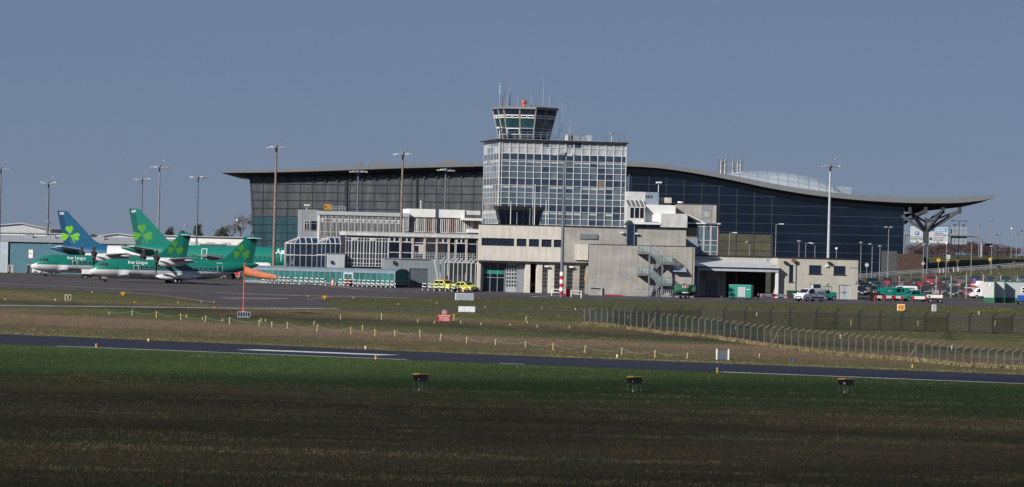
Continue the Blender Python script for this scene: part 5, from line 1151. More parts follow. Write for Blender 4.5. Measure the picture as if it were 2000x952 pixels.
def bushy(label, loc, h, w_, seed, m_, group, name='evergreen_tree', cat='tree', n=1700, cone=True, m2=None):
    R = random.Random(seed); t = thing(name, label, cat, loc, 0, group)
    MB().tube((0, 0, -.3), (0, 0, h*.55), h*.03 + .05, .04, 6).build('trunk', BARK, t); cr = MB()
    cl_ = [(R.uniform(-.5, .5)*w_, R.uniform(-.5, .5)*w_, R.uniform(.18 if cone else .06, .92)*h) for _ in range(16 if cone else 26)]
    for i in range(n):
        c = R.choice(cl_); k = 1 - .75*(c[2]/h) if cone else 1 - .5*abs(c[2]/h - .4)
        leaf(cr, (c[0]*k + R.gauss(0, .11)*w_, c[1]*k + R.gauss(0, .11)*w_, max(.05, c[2] + R.gauss(0, .08)*h)), R.uniform(.12, .3)*h*.2, R, 0 if R.random() < .6 else 1)
    cr.build('crown', [m_, m2 or mat('foliage_light', (.075, .085, .045), .9, var=.3)], t); return t
TW1 = mat('grey_twigs', (.16, .15, .155), .95, var=.2); TW2 = mat('red_brown_twigs', (.085, .042, .036), .95, var=.3); TW3 = mat('dull_brown_twigs', (.055, .034, .03), .95, var=.3); DG = mat('dark_evergreen', (.022, .032, .022), .9, var=.4, sc_=2)
for i, (px, top, base, w_, lb) in enumerate(((490, 424, 474, 6, 'tallest bare tree, next to the terminal corner'), (470, 430, 474, 5.5, 'middle bare tree behind the cargo shed roof'), (452, 438, 474, 4.5, 'left bare tree of the clump by the terminal'))):
    p = at(px, base, 880); bare_tree(lb, p, (base - top)/8000*880*1.35, w_*1.3, 40 + i, TW1, 'bare trees behind the cargo shed', depth=6)
for i, (px, top, base, w_, lb) in enumerate(((432, 441, 472, 3.6, 'broad dark evergreen left of the bare trees'), (331, 444, 472, 2.4, 'dark evergreen behind the pale mast and green tail'), (385, 439, 470, 2.2, 'dark evergreen right behind the nearer mast base'), (357, 452, 472, 2.4, 'low scrubby evergreen between two dark ones'))):
    p = at(px, base, 870); bushy(lb, p, (base - top)/8000*870, w_, 60 + i, DG, 'evergreens behind the cargo shed')
R = random.Random(5)
ordw = ['first', 'second', 'third', 'fourth', 'fifth', 'sixth', 'seventh', 'eighth', 'ninth', 'tenth', 'eleventh', 'twelfth', 'thirteenth', 'fourteenth', 'fifteenth', 'sixteenth', 'seventeenth', 'eighteenth']
for i in range(18):
    px = 1778 + i*12.2 + R.uniform(-2, 2); Y = 886 + R.uniform(-5, 5); top = lerp_t([(1770, 478), (1800, 476), (1850, 480), (1900, 474), (1960, 482), (2000, 486)], px) + R.uniform(-3, 4)
    p = gx(px, Y); h = max(1.5, at(px, top, Y).z - p.z); t = bushy(f'reddish brown bare shrub, {ordw[i]} from the left of the hedge on the bank', p, h*1.05, h*2.1, 100 + i, TW2, 'bare shrubs along the bank', 'bare_shrub', 'shrub', 1500, False, TW3)
# ------------------------------------------------------------------ light masts
def mast(px, ptop, Y, label, pm='mast', seed=0, base=None, r=.22, heads=4, band=False):
    p = at(px, ptop, Y); b = at(px - 3, 540, Y) if base is None else base; b = Vector((p.x, Y, zf(p.x, Y))); H = p.z - b.z
    t = thing('floodlight_mast', label, 'light mast', b, 0, 'floodlight masts'); R = random.Random(seed)
    MB().tube((0, 0, 0), (0, 0, H), r, r*.55, 12).build('pole', M[pm], t, smooth=True)
    if band:
        m = MB(); [m.tube((0, 0, .3 + k*.55), (0, 0, .85 + k*.55 - .004), r + .012, r + .01, 12, k % 2) for k in range(6)]; m.build('warning_band', [M['red'], M['white']], t)
    m = MB(); m.tube((0, 0, H - .2), (0, 0, H + .35), .3, .3, 8); m.bar((-1.25, 0, H), (1.25, 0, H), .1); m.bar((0, -1, H), (0, 1, H), .1); m.bar((.7, 0, H), (.75, 0, H + 1.25), .05)
    m.build('head_frame', M['mast'], t)
    for k in range(heads):
        x, y = ((-1.25, 0), (1.25, 0), (-.7, -.9), (.7, -.9), (0, .9))[k]; a = R.uniform(-.1, .15)
        MB().prism([(x - .42, y - .3, H - .12 + a), (x + .42, y - .3, H - .12 + a), (x + .35, y - .3, H + .16 + a), (x - .3, y - .3, H + .12 + a)], (0, .6, 0)).build('floodlight', M['steel'] if (k + seed) % 3 else M['lgrey'], t, bevel=.04)
    MB().sph((.75, 0, H + 1.28), .085, 8, 6).build('obstruction_lamp', M['red'] if seed % 2 else M['white'], t)
    return t
mast(540, 289, 671, 'tallest rusty floodlight mast, before the left end of the terminal', 'rust', 1, r=.3); mast(787, 302, 671, 'rusty floodlight mast rising from the old terminal wing', 'rust', 3, r=.27)
mast(700, 337, 738, 'blue grey floodlight mast above the CORK sign wing', 'mast', 5, r=.24); mast(871, 333, 738, 'blue grey floodlight mast above the white gallery roof', 'mast', 7, r=.24)
mast(95, 358, 828, 'floodlight mast behind the blue hangar, left of the blue tail', 'mast', 2, r=.32); mast(278, 351, 800, 'dark floodlight mast just left of the tall pale one', 'mast', 8, r=.2)
mast(312, 327, 775, 'tall pale floodlight mast right behind the green jet tail', 'pole', 4, r=.24); mast(387, 347, 770, 'dark floodlight mast behind the second turboprop tail', 'mast', 9, r=.2)
mast(2, 331, 775, 'floodlight mast at the left edge of the view', 'mast', 10, r=.22)
mast(1103, 303, 581, 'grey floodlight mast with red and white foot before the fire station', 'mast', 12, r=.27, band=True); mast(1622, 326, 690, 'stout pale blue floodlight mast behind the office block', 'lgrey', 14, r=.3)
# ------------------------------------------------------------------ small lamp posts
def lamp(px, ptop, Y, label, kind='cap', base=None):
    p = at(px, ptop, Y); b = Vector((p.x, Y, zf(p.x, Y))); H = p.z - b.z; t = thing('lamp_post', label, 'lamp post', b, 0, 'small lamp posts')
    MB().tube((0, 0, 0), (0, 0, H), .085, .055, 8).build('pole', M['pole'], t)
    def cap(x, z): MB().loft([[(x + r*math.cos(k*PI/5), r*math.sin(k*PI/5), z + q) for k in range(10)] for r, q in ((.12, -.08), (.42, .0), (.36, .14), (.12, .24))]).build('lamp_head', M['pole'], t, smooth=True)
    if kind == 'cap': cap(0, H)
    elif kind == 'twin': cap(-.45, H), cap(.45, H); MB().bar((-.45, 0, H - .1), (.45, 0, H - .1), .06).build('arm', M['pole'], t)
    elif kind == 'left': cap(-.4, H); MB().bar((-.4, 0, H - .05), (0, 0, H - .15), .06).build('arm', M['pole'], t)
    elif kind == 'right': MB().bar((0, 0, H - .05), (1.1, 0, H), .07).build('arm', M['pole'], t); MB().box(.5, 1.3, -.12, .12, H - .04, H + .1).build('lamp_head', M['wmet'], t, bevel=.03)
    elif kind == 'bar': MB().bar((-1.5, 0, H), (1.5, 0, H), .08).build('arm', M['pole'], t); [MB().box(x - .25, x + .25, -.15, .1, H - .05, H + .1).build('lamp_head', M['pole'], t) for x in (-1.3, 1.3)]
    elif kind == 'ball': MB().sph((0, 0, H), .24).build('lamp_head', M['white'], t, smooth=True)
    return t
lamp(1425, 455, 706, 'white lamp post behind the rusting glass annexe', 'right'); lamp(1464, 474, 706, 'shorter lamp post behind the canopy roof, bracket to the left', 'left'); lamp(1516, 438, 706, 'taller lamp post behind the canopy end', 'right')
for px, tp, k, lb in ((1561, 472, 'cap', 'mushroom capped lamp post left of the stout mast'), (1574, 475, 'right', 'lamp post with a right arm behind the office roof'), (1592, 477, 'left', 'lamp post with a left bent head near the stout mast'), (1634, 486, 'ball', 'short post with a white ball head right of the stout mast')): lamp(px, tp, 708, lb, k)
for px, tp, Y, k, lb in ((1682, 475, 742, 'cap', 'mushroom lamp post at the right end of the office block'), (1704, 478, 743, 'left', 'lamp post with left bent head at the terminal foot'), (1719, 482, 744, 'cap', 'lamp post before the grey enclosure'), (1736, 445, 738, 'twin', 'tall twin headed lamp post before the terminal end'),
                         (1804, 480, 741, 'cap', 'left one of the pair of lamp posts under the tree column'), (1811.5, 478, 736, 'twin', 'right one of the pair of lamp posts under the tree column'), (1898, 472, 741, 'cap', 'lamp post before the gantry upright'), (1937, 482, 741, 'cap', 'lamp post right of the gantry upright'),
                         (1849, 476, 735, 'ball', 'thin post with a ball lamp by the no entry signs'), (1936, 430, 830, 'cap', 'tallest lamp post above the bank hedge'), (1913, 440, 850, 'cap', 'lamp post above the hedge beside the grey sign back'), (1949, 458, 830, 'twin', 'twin headed lamp post above the bank hedge'),
                         (1976, 447, 850, 'ball', 'thin lamp post near the right edge, above the bank'), (1986, 457, 850, 'cap', 'capped lamp post near the right edge, above the bank'), (1997, 451, 830, 'twin', 'lamp post at the right edge of the view'), (1873.5, 432, 800, 'bar', 'lamp post with a wide flat crossbar by the grey sign back'),
                         (98.5, 434, 795, 'left', 'white lamp post before the blue hangar'), (585, 438, 870, 'cap', 'x')):
    if lb != 'x': lamp(px, tp, Y, lb, k)
lamp(463, 431, 862, 'thin white lamp among the bare trees', 'ball'); lamp(363, 441, 862, 'thin lamp between the evergreens by the cargo shed', 'cap')
# ------------------------------------------------------------------ gantry signs
GY = 850; q0 = at(1917, 500, GY); G = Fr((q0.x, GY, zf(q0.x, GY)), 0)
gt = thing('sign_gantry', 'grey steel road gantry with one curved upright', 'gantry', G); bz = G.Z(1860, 459.5); br = 1.8; x_l = G.X(1766, 0, 458)
pth = [(0, 0, 0), (0, 0, bz - br)] + [(-br + br*math.cos(a), 0, bz - br + br*math.sin(a)) for a in (PI/8, PI/4, 3*PI/8, PI/2)] + [(x_l, 0, bz)]
m = MB(); [m.tube(a, b, .3, n=12) for a, b in zip(pth, pth[1:])]; m.sph(pth[-1], .3); m.build('gantry_beam', M['steel'], gt, smooth=True); MB().tube((x_l, 0, -2), (x_l, 0, bz), .3, n=12).build('upright', M['steel'], gt)
sx0, sz1 = G.L(1776.5, 440.5, -.45); sx1, sz0 = G.L(1852.5, 477, -.45); s_ = Fr(G.w((sx0, -.45, sz0)), 0); W_, H_ = sx1 - sx0, sz1 - sz0
sn = thing('direction_sign', 'big white parking direction sign hung on the road gantry', 'road sign', s_); MB().box(0, W_, 0, .1, 0, H_).build('panel', mat('sign_dull_white', (.45, .48, .51), .6, var=.06), sn); m = MB()
for a, b, c, d in ((0, W_, 0, .1), (0, W_, H_ - .1, H_), (0, .1, 0, H_), (W_ - .1, W_, 0, H_)): m.box(a, b, -.03, -.003, c, d)
m.build('border', M['dark'], sn)
def txt(s, x0, x1, z0, z1, mm, nm='lettering', y=-.02): o = MB(); text_xz(o, s, x0*W_, x1*W_, z0*H_, z1*H_, y, bold=.02); return o.build(nm, M[mm], sn)
MB().box(.15*W_, .25*W_, -.015, -.004, .46*H_, .66*H_).box(.52*W_, .62*W_, -.015, -.004, .70*H_, .9*H_).build('parking_symbol', M['blue'], sn); MB().box(.63*W_, .95*W_, -.015, -.004, .69*H_, .9*H_).build('blue_panel', mat('sign_light_blue', (.05, .25, .55), .5, var=.05), sn)
for x in (.175, .545): txt('P', x, x + .05, .5 if x < .3 else .74, .62 if x < .3 else .86, 'white', y=-.03)
m = MB(); [m.box((.65 + .03*k)*W_, (.672 + .03*k)*W_, -.025, -.016, z*H_, (z + .05)*H_) for k in range(9) for z in (.73, .82)]; m.build('small_lettering', M['white'], sn)
txt('Gearrthearma', .03, .36, .33, .39, 'dark'); txt('SHORT TERM', .03, .38, .2, .28, 'dark'); txt('Cobar Fada', .64, .85, .56, .64, 'dark'); txt('LONG TERM', .64, .94, .44, .52, 'dark'); txt('Carr ar Cios', .62, .89, .3, .38, 'dark'); txt('CAR HIRE', .61, .86, .17, .25, 'dark')
for x in (.2, .73): MB().poly([((x - .04)*W_, -.02, .12*H_), (x*W_, -.02, .03*H_), ((x + .04)*W_, -.02, .12*H_), ((x + .012)*W_, -.02, .09*H_), ((x + .012)*W_, -.02, .14*H_), ((x - .012)*W_, -.02, .14*H_), ((x - .012)*W_, -.02, .09*H_)][::-1]).build('arrow', M['dark'], sn)
MB().box(.51*W_, .585*W_, -.02, -.004, .23*H_, .3*H_).box(.525*W_, .57*W_, -.02, -.004, .3*H_, .34*H_).tube((.528*W_, -.03, .22*H_), (.528*W_, -.004, .22*H_), .1).tube((.567*W_, -.03, .22*H_), (.567*W_, -.004, .22*H_), .1).build('car_symbol', M['dark'], sn)
sx0, sz1 = G.L(1857.5, 443, .4); sx1, sz0 = G.L(1888, 478, .4); bk = thing('road_sign', 'grey back of a road sign hung on the gantry', 'road sign', Fr(G.w((sx0, .35, sz0)), 0))
MB().box(0, sx1 - sx0, 0, .06, 0, sz1 - sz0).build('panel', M['bgrey'], bk); m = MB(); [m.box(0, sx1 - sx0, -.06, -.003, (sz1 - sz0)*k/5 - .04, (sz1 - sz0)*k/5 + .04) for k in range(1, 5)]; [m.box((sx1 - sx0)*k, (sx1 - sx0)*k + .1, -.1, -.062, 0, sz1 - sz0) for k in (.2, .75)]; m.build('ribs', M['grey'], bk)
for k in (.2, .75): MB().box((sx1 - sx0)*k - .2, (sx1 - sx0)*k + .4, -.2, .25, sz1 - sz0 + .25, sz1 - sz0 + .5).bar(((sx1 - sx0)*k, 0, sz1 - sz0), ((sx1 - sx0)*k, 0, sz1 - sz0 + .3), .06).build('sign_lamp', M['dark'], bk)
# ------------------------------------------------------------------ road side: guard rails, marker posts, small signs
def guard(name, label, pts, Yf, h=.72):
    m = MB(); P = []; po = []
    for px in range(pts[0], pts[1] + 1, 12):
        Y = Yf(px); g = gx(px, Y); P.append(g)
    t = thing('guard_rail', label, 'guard rail', P[0], 0, 'guard rails along the road')
    L = [p - P[0] for p in P]
    for a, b in zip(L, L[1:]):
        for z, w_ in ((h, .12), (h - .26, .12)): m.bar(a + Vector((0, -.06, z)), b + Vector((0, -.06, z)), .05, w_)
    m.build('rail', M['pole'], t)
    for a in L[::2]: MB().box(a.x - .05, a.x + .05, a.y - .03, a.y + .05, a.z - .1, a.z + h).build('post', M['steel'], t)
guard('', 'upper steel guard rail on the far side of the road', (1660, 2030), lambda x: 757.5); guard('', 'lower steel guard rail on the near side of the road', (1660, 2030), lambda x: 747.2)
def small_sign(px, py, Y, label, shape, mcol, r=.35, mark=None, post='steel', h2=None):
    p = at(px, py, Y); g = Vector((p.x, Y, zf(p.x, Y))); H = max(.5, p.z - g.z); t = thing('small_sign', label, 'road sign', g)
    MB().tube((0, .03, 0), (0, .03, H), .04, n=6).build('post', M[post], t); m = MB()
    pts = {'disc': [(r*math.cos(k*PI/8), r*math.sin(k*PI/8)) for k in range(16)], 'diamond': [(r, 0), (0, r), (-r, 0), (0, -r)], 'rect': [(r, -r*.7), (r, r*.7), (-r, r*.7), (-r, -r*.7)], 'square': [(r, -r), (r, r), (-r, r), (-r, -r)]}[shape]
    m.prism([(x, -.04, H + z) for x, z in pts], (0, .04, 0)); m.build('plate', M[mcol], t)
    if mark == 'bar': MB().box(-r*.7, r*.7, -.06, -.045, H - r*.16, H + r*.16).build('bar', M['white'], t)
    elif mark == 'plate2': MB().box(-r*.8, r*.8, -.06, -.045, H - r*.5, H - r*.2).box(-r*.8, r*.5, -.06, -.045, H + r*.1, H + r*.35).build('lettering', M['dark'], t)
    elif mark: MB().box(-r*.1, r*.1, -.06, -.045, H - r*.5, H + r*.4).build('symbol', M[mark], t)
    return t
for px, py, r, mk_, lb in ((1733, 552, .42, None, 'plain pink red square sign left of the maroon frame'), (1798, 555, .42, 'bar', 'red square no entry sign under the maroon frame'), (1873, 556, .32, 'bar', 'small red no entry sign before the white car'), (1902, 556, .6, 'bar', 'biggest red sign before the motorhome')): small_sign(px, py, 703, lb, 'rect', 'red', r, mk_)
small_sign(1903, 547.5, 704, 'round blue arrow sign beside the motorhome', 'disc', 'blue', .35, 'white'); small_sign(1833, 508.5, 758.5, 'yellow diamond warning sign beyond the road', 'diamond', 'yellow', .42, 'dark'); small_sign(1870, 510, 758.5, 'dark orange diamond sign on the far verge', 'diamond', 'brick', .42)
small_sign(1852, 502.5, 741, 'white lettered plate on a lamp post', 'square', 'white', .33, 'plate2'); small_sign(1851.5, 510.5, 740.5, 'small yellow box sign under the white plate', 'square', 'yellow', .2); small_sign(1803, 515, 750, 'round white sign back by the tree column', 'disc', 'lgrey', .3); small_sign(1693, 518, 746, 'round pale sign back by the terminal foot', 'disc', 'lgrey', .35)
small_sign(1934, 507, 760, 'yellow diamond sign near the gantry upright', 'diamond', 'yellow', .4, 'dark'); small_sign(1980, 514, 747.8, 'brown diamond sign on the lower guard rail', 'diamond', 'brick', .4)
for i, px in enumerate((1835, 1842, 1852, 1862, 1871)):
    g = gx(px, 753 + i*.5); tag(MB().box(-.08, .08, -.03, .03, 0, .9).box(-.09, .09, -.035, .035, .7, .82, 1).build('marker_post', [M['white'], M['dark']], loc=g), f'white road marker post, {ordw[i]} from the left on the road edge', 'marker post', 'white road marker posts')
x, z = 0, 0; vb = Fr(gx(1921.5, 800)); vm = thing('message_board', 'dark electronic message board on the bank', 'sign', vb)
zt = at(1930, 476, 800).z - vb.o.z; MB().box(0, 1.5, 0, .2, zt - .45, zt).build('board', M['black'], vm); MB().bar((.75, .1, 0), (.75, .1, zt - .4), .1).build('post', M['steel'], vm); MB().box(.15, 1.2, -.02, -.004, zt - .32, zt - .14).build('amber_text_strip', mat('amber_text', (.35, .12, .02), .6), vm)
# ------------------------------------------------------------------ road vehicles
CARP = dict(
 hatchback=(4.0, 1.72, [(0, .3), (0, .6), (.05, .76), (.24, .95), (.43, 1.42), (.76, 1.47), (.95, 1.05), (1, .85), (1, .3)], 3, 4, 5, 6),
 saloon=(4.5, 1.76, [(0, .3), (0, .58), (.05, .74), (.27, .93), (.42, 1.38), (.66, 1.42), (.83, 1.03), (.98, .98), (1, .8), (1, .3)], 3, 4, 5, 6),
 estate=(4.6, 1.8, [(0, .3), (0, .62), (.05, .78), (.25, .98), (.39, 1.44), (.86, 1.46), (.97, 1.05), (1, .88), (1, .3)], 3, 4, 5, 6),
 suv=(4.6, 1.88, [(0, .4), (0, .82), (.04, 1.0), (.24, 1.12), (.37, 1.64), (.87, 1.68), (.97, 1.2), (1, 1.0), (1, .4)], 3, 4, 5, 6),
 van=(4.85, 1.92, [(0, .34), (0, .78), (.04, 1.0), (.14, 1.2), (.31, 1.84), (.4, 1.96), (.97, 1.97), (1, 1.85), (1, .34)], 3, 4, 6, 7),
)
CC = {n: mat('car_' + n, c, .3, .15 if n != 'white' else 0, var=.04, sc_=.6, coat=.5) for n, c in dict(white=(.70, .71, .72), silver=(.36, .38, .40), grey=(.13, .14, .15), black=(.012, .012, .014), navy=(.012, .022, .06), blue=(.03, .09, .25), red=(.36, .02, .025), maroon=(.10, .015, .025), green=(.015, .05, .04), teal=(.012, .215, .165), yellow=(.80, .78, .06)).items()}
def car(kind, col, label, loc, rz, group=None, cat='car', name='parked_car', side_glass=True, face=1):
    L, W_, pr, a, b, c, d = CARP[kind]; P = [(x*L, z) for x, z in pr]; t = thing(name, label, cat, loc, rz, group)
    zb = P[a][1]; zt = max(z for _, z in P); ys = lambda z: W_/2 - .17*max(0, (z - zb)/(zt - zb)) - (.0 if z > .5 else .06)
    n = len(P); m = MB(); v = [(x, -ys(z), z) for x, z in P] + [(x, ys(z), z) for x, z in P]
    m.add(v, [(i, (i + 1) % n, n + (i + 1) % n, n + i)[::-1] for i in range(n)])
    bx = [(P[a][0], zb), (P[d][0], P[d][1])]
    lo = [i for i in range(n) if i <= a or i >= d]; up = list(range(a, d + 1))
    m.add(v, [tuple(up), tuple(lo), tuple(i + n for i in up)[::-1], tuple(i + n for i in lo)[::-1]])
    m.build('body', CC[col], t, bevel=.035)
    def across(i, j, f0, f1, name, mm='glass', o=.012):
        p, q = Vector((P[i][0], 0, P[i][1])), Vector((P[j][0], 0, P[j][1])); u = (q - p); nn = Vector((u.z, 0, -u.x)).normalized()*-1
        if (nn.z < 0): nn = -nn
        A_, B_ = p + u*f0 + nn*o, p + u*f1 + nn*o; ya, yb = ys(A_.z) - .09, ys(B_.z) - .09
        MB().add([(A_.x, -ya, A_.z), (A_.x, ya, A_.z), (B_.x, yb, B_.z), (B_.x, -yb, B_.z)], [(0, 1, 2, 3)]).build(name, M[mm], t)
    across(a, b, .1, .95, 'windscreen'); across(c, d, .1, .85, 'rear_window') if kind != 'van' else None
    z0, z1 = zb + .04, zt - .12
    fx = lambda z: P[a][0] + (P[b][0] - P[a][0])*(z - P[a][1])/(P[b][1] - P[a][1]); rx_ = lambda z: P[c][0] + (P[d][0] - P[c][0])*(z - P[c][1])/(P[d][1] - P[c][1])
    for s in (-1, 1):
        x_mid = (fx(z1) + rx_(z1))/2 if kind != 'van' else fx(z1) + 1.0
        wins = [(fx(z0) + .22, fx(z1) + .14, x_mid - .04, x_mid - .04)] + ([(x_mid + .04, x_mid + .04, rx_(z1) - .12, rx_(z0) - .2)] if kind != 'van' else [])
        for p0, p1, p2, p3 in wins:
            q = [(p0, s*(ys(z0) + .012), z0), (p3, s*(ys(z0) + .012), z0), (p2, s*(ys(z1) + .012), z1), (p1, s*(ys(z1) + .012), z1)]; MB().poly(q if s < 0 else q[::-1]).build('side_window', M['glass'], t)
        for x in (.19*L, .81*L): w_ = MB().tube((x, s*(W_/2 - .2), .33), (x, s*(W_/2 + .015), .33), .33, n=14).tube((x, s*(W_/2 + .016), .33), (x, s*(W_/2 + .03), .33), .2, n=10, mi=1).build('wheel', [M['rubber'], M['steel']], t)
        MB().box(-.012, .16, s*(W_/2 - .48), s*(W_/2 - .1), P[1][1] - .1, P[1][1] + .1).build('headlight', M['lgrey'], t, bevel=.02); MB().box(L - .1, L + .012, s*(W_/2 - .35), s*(W_/2 - .06), .75, .98).build('tail_light', M['red'], t)
        MB().box(fx(z0) + .15, fx(z0) + .3, s*(W_/2 + .02), s*(W_/2 + .2), zb - .02, zb + .14).build('mirror', CC[col], t)
    MB().box(-.03, .04, -W_*.42, W_*.42, .34, .52).build('bumper', M['black'], t); MB().box(-.035, -.031, -.26, .26, .4, .5).build('number_plate', M['white'], t)
    return t
CRZ = math.radians
# car park: rows side by side, noses towards the camera
R = random.Random(21); protos = {}; cols = ['silver', 'navy', 'black', 'grey', 'blue', 'grey', 'black', 'black', 'maroon', 'green', 'navy', 'navy', 'grey']
cname = dict(silver='silver', navy='dark navy', black='black', grey='dark grey', red='red', white='white', blue='mid blue', maroon='maroon', green='dark green')
first = {'white': (59.6, 731)}
for ri, (rn, Y, x0, nx) in enumerate((('front', 704.5, 60.3, 10), ('second', 712, 59.2, 13), ('third', 719.5, 59.6, 13), ('back', 727, 59.0, 14))):
    for k in range(nx):
        if ri == 0 and k > 8: continue
        kind = R.choice(['hatchback', 'hatchback', 'saloon', 'estate', 'suv']); col = R.choice(cols)
        if (ri, k) == (2, 0): kind, col = 'hatchback', 'white'
        if (ri, k) == (0, 7): kind, col = 'hatchback', 'red'
        if (ri, k) == (1, 8): kind, col = 'suv', 'white'
        if (ri, k) == (3, 6): kind, col = 'van', 'red'
        x = x0 + k*2.62 + R.uniform(-.15, .15); L = CARP[kind][0]; rz = PI/2 + R.uniform(-.04, .04) + (PI if R.random() < .35 else 0); back = math.sin(rz) < 0
        yy = Y + (L if back else 0) + R.uniform(-.3, .3); lab = f"{cname[col]} {'sports utility car' if kind == 'suv' else kind} in the {rn} car park row, {ordw[k]} from left"
        loc = Vector((x, yy, zf(x, Y + 2) + .03))
        if (kind, col) not in protos: protos[kind, col] = car(kind, col, lab, loc, rz, 'cars in the car park')
        else: dup(protos[kind, col], loc, rz, lab)
# white van on the apron
g = gnd(1559, 589); vn = car('van', 'white', 'white panel van driving on the apron before the office block', Vector((g.x, g.y - .5, g.z + .015)), CRZ(42), cat='van', name='panel_van')
MB().box(1.9, 4.5, -.985, -.965, .55, .72).build('side_moulding', M['black'], vn); MB().box(2.4, 2.42, -.97, -.955, .5, 1.85).build('door_gap', M['grey'], vn); MB().box(-.035, .05, -.6, .6, .62, .74).build('grille', M['black'], vn); MB().box(2.9, 4.3, -.95, -.885, 1.4, 1.42).box(2.9, 4.3, -.95, -.885, 1.6, 1.62).build('panel_ribs', M['lgrey'], vn)
# two yellow airport rescue cars
for px, py, rz, kind, lb, bea in ((871, 569.5, 124, 'suv', 'yellow and blue checked rescue estate car with an orange beacon', 'orange'), (912, 570, 132, 'hatchback', 'yellow and blue checked rescue hatchback with a blue light bar', 'blue')):
    g = gnd(px, py); c = car(kind, 'yellow', lb, Vector((g.x + 1.2, g.y - .6, g.z + .015)), CRZ(rz), 'yellow rescue cars', 'rescue car', 'rescue_car'); L, W_ = CARP[kind][0], CARP[kind][1]
    m = MB()
    for s in (-1, 1):
        for k in range(8): m.box(.9 + k*.36, 1.25 + k*.36, s*(W_/2 + .004), s*(W_/2 + .014), .72 + .13*(k % 2), .85 + .13*(k % 2), 0)
        m.box(.3, L - .3, s*(W_/2 + .003), s*(W_/2 + .01), .52, .6, 1)
    m.build('check_pattern', [M['blue'], M['white']], c); zt = CARP[kind][2][4][1]
    MB().box(L*.45, L*.56, -.6, .6, zt + .03, zt + .17).build('light_bar', M[bea], c, bevel=.03); MB().box(-.034, .02, -.35, .35, .6, .72).build('grille', M['black'], c)
    MB().box(.25, .26 + .5, -.45, .45, CARP[kind][2][2][1] + .05, CARP[kind][2][2][1] + .075).build('bonnet_panel', M['blue'], c) if kind == 'hatchback' else None
def wkp(px, d):
    p = W.w((W.X(px, -d, 550), -d, 0)); p.z = zf(p.x, p.y); return p
def cone(px, py, label, s=1.0):
    t = thing('traffic_cone', label, 'cone', gnd(px, py) if py > 560 else wkp(px, 1.0), 0, 'orange cones'); MB().tube((0, 0, .04), (0, 0, .75*s), .2*s, .05, 10).build('cone_body', M['orange'], t); MB().tube((0, 0, .35*s), (0, 0, .52*s), .138*s, .1*s, 10).build('band', M['white'], t); MB().box(-.26, .26, -.26, .26, 0, .05).build('base', M['black'], t)
cone(905, 571, 'orange cone between the two rescue cars', 1.25); cone(650, 555.5, 'orange cone by the walkway door', 1.5)
def drum(px, py, label, h=1.3, r=.3):
    t = thing('fire_extinguisher', label, 'extinguisher', gnd(px, py) if px != 680 else wkp(px, .9), 0, 'red wheeled extinguishers'); MB().tube((0, 0, .15), (0, 0, h), r, r*.92, 12).sph((0, 0, h), (r*.92, r*.92, .16), 12, 6).build('tank', M['red'], t, smooth=True); MB().bar((r, 0, .1), (r, .1, h + .1), .05).bar((-.3, .2, .15), (.3, .2, .15), .06).build('trolley_frame', M['dark'], t)
    for s in (-1, 1): MB().tube((s*.3, .2, .16), (s*.36, .2, .16), .16, n=10).build('wheel', M['rubber'], t)
drum(1109, 581, 'red wheeled extinguisher before the bay doors', 1.15, .32); drum(950, 569, 'red wheeled extinguisher by the fire station lobby', .95); drum(680, 557.5, 'pinkish red wheeled extinguisher behind the walkway barriers', 1.1, .36); drum(1354, 580, 'red wheeled extinguisher behind the green tank trailer', .9, .34)
# barriers ------------------------------------------------------------------
def hoop_row(label, p0, p1, n, h=1.05, dark=True, group='white and black barriers'):
    a, b = (gnd(*p0), gnd(*p1)) if p0[1] > 9 else (wkp(*p0), wkp(*p1)); t = thing('barrier', label, 'barrier', a, 0, group); d = b - a
    for k in range(n + 1):
        q = d*(k/n); m = MB(); [m.bar(q + Vector((0, 0, h*j/4)), q + Vector((0, 0, h*(j + 1)/4)), .11, mi=j % 2 if dark else 0) for j in range(4)]; m.build('post', [M['white'], M['black']], t)
    m = MB()
    for z in (h, h*.55):
        N = n*3
        for k in range(N): m.bar(d*(k/N) + Vector((0, 0, z)), d*((k + 1)/N) + Vector((0, 0, z)), .09, mi=(k % 3 == 2) if dark else 0)
    m.build('rails', [M['white'], M['black']], t)
hoop_row('white and black barrier row before the right half of the walkway', (662, 1.6), (772, 1.6), 12); hoop_row('white and black barrier row before the middle of the walkway', (574, 1.6), (636, 1.6), 6); hoop_row('white and black barrier row before the left end of the walkway', (512, 1.6), (568, 1.6), 7)
hoop_row('white and black barrier row left of the rescue cars', (825, 567.5), (893, 570.5), 6); hoop_row('grey barrier around the foot of the banded mast', (1077, 578), (1135, 583), 3, 1.0, False)
def beam_barrier(label, p0, p1, n, red_ends=True, txt=None):
    a, b = gnd(*p0), gnd(*p1); d = b - a; rz = math.atan2(d.y, d.x); L = math.hypot(d.x, d.y); t = thing('beam_barrier', label, 'barrier', a, rz, 'red and white beam barriers')
    m = MB(); N = n
    m.box(0, L, -.06, .06, .55, .95, 0)
    for k in range(N + 1): m.box(max(0, L*k/N - .35), min(L, L*k/N + .35), -.075, .075, .53, .97, 1)
    m.box(0, L, -.066, -.0601, .72, .78, 2); m.build('beam', [M['white'], M['red'], M['grey']], t)
    for k in range(N + 1): MB().box(L*k/N - .06, L*k/N + .06, -.05, .05, -.02, .53).build('post', M['red'], t)
    if txt:
        q = MB().box(.5, 1.05, -.12, -.09, .4, .95); q.build('number_board', M['white'], t); q = MB(); text_xz(q, txt, .58, .97, .5, .85, -.125, bold=.03); q.build('number', M['red'], t)
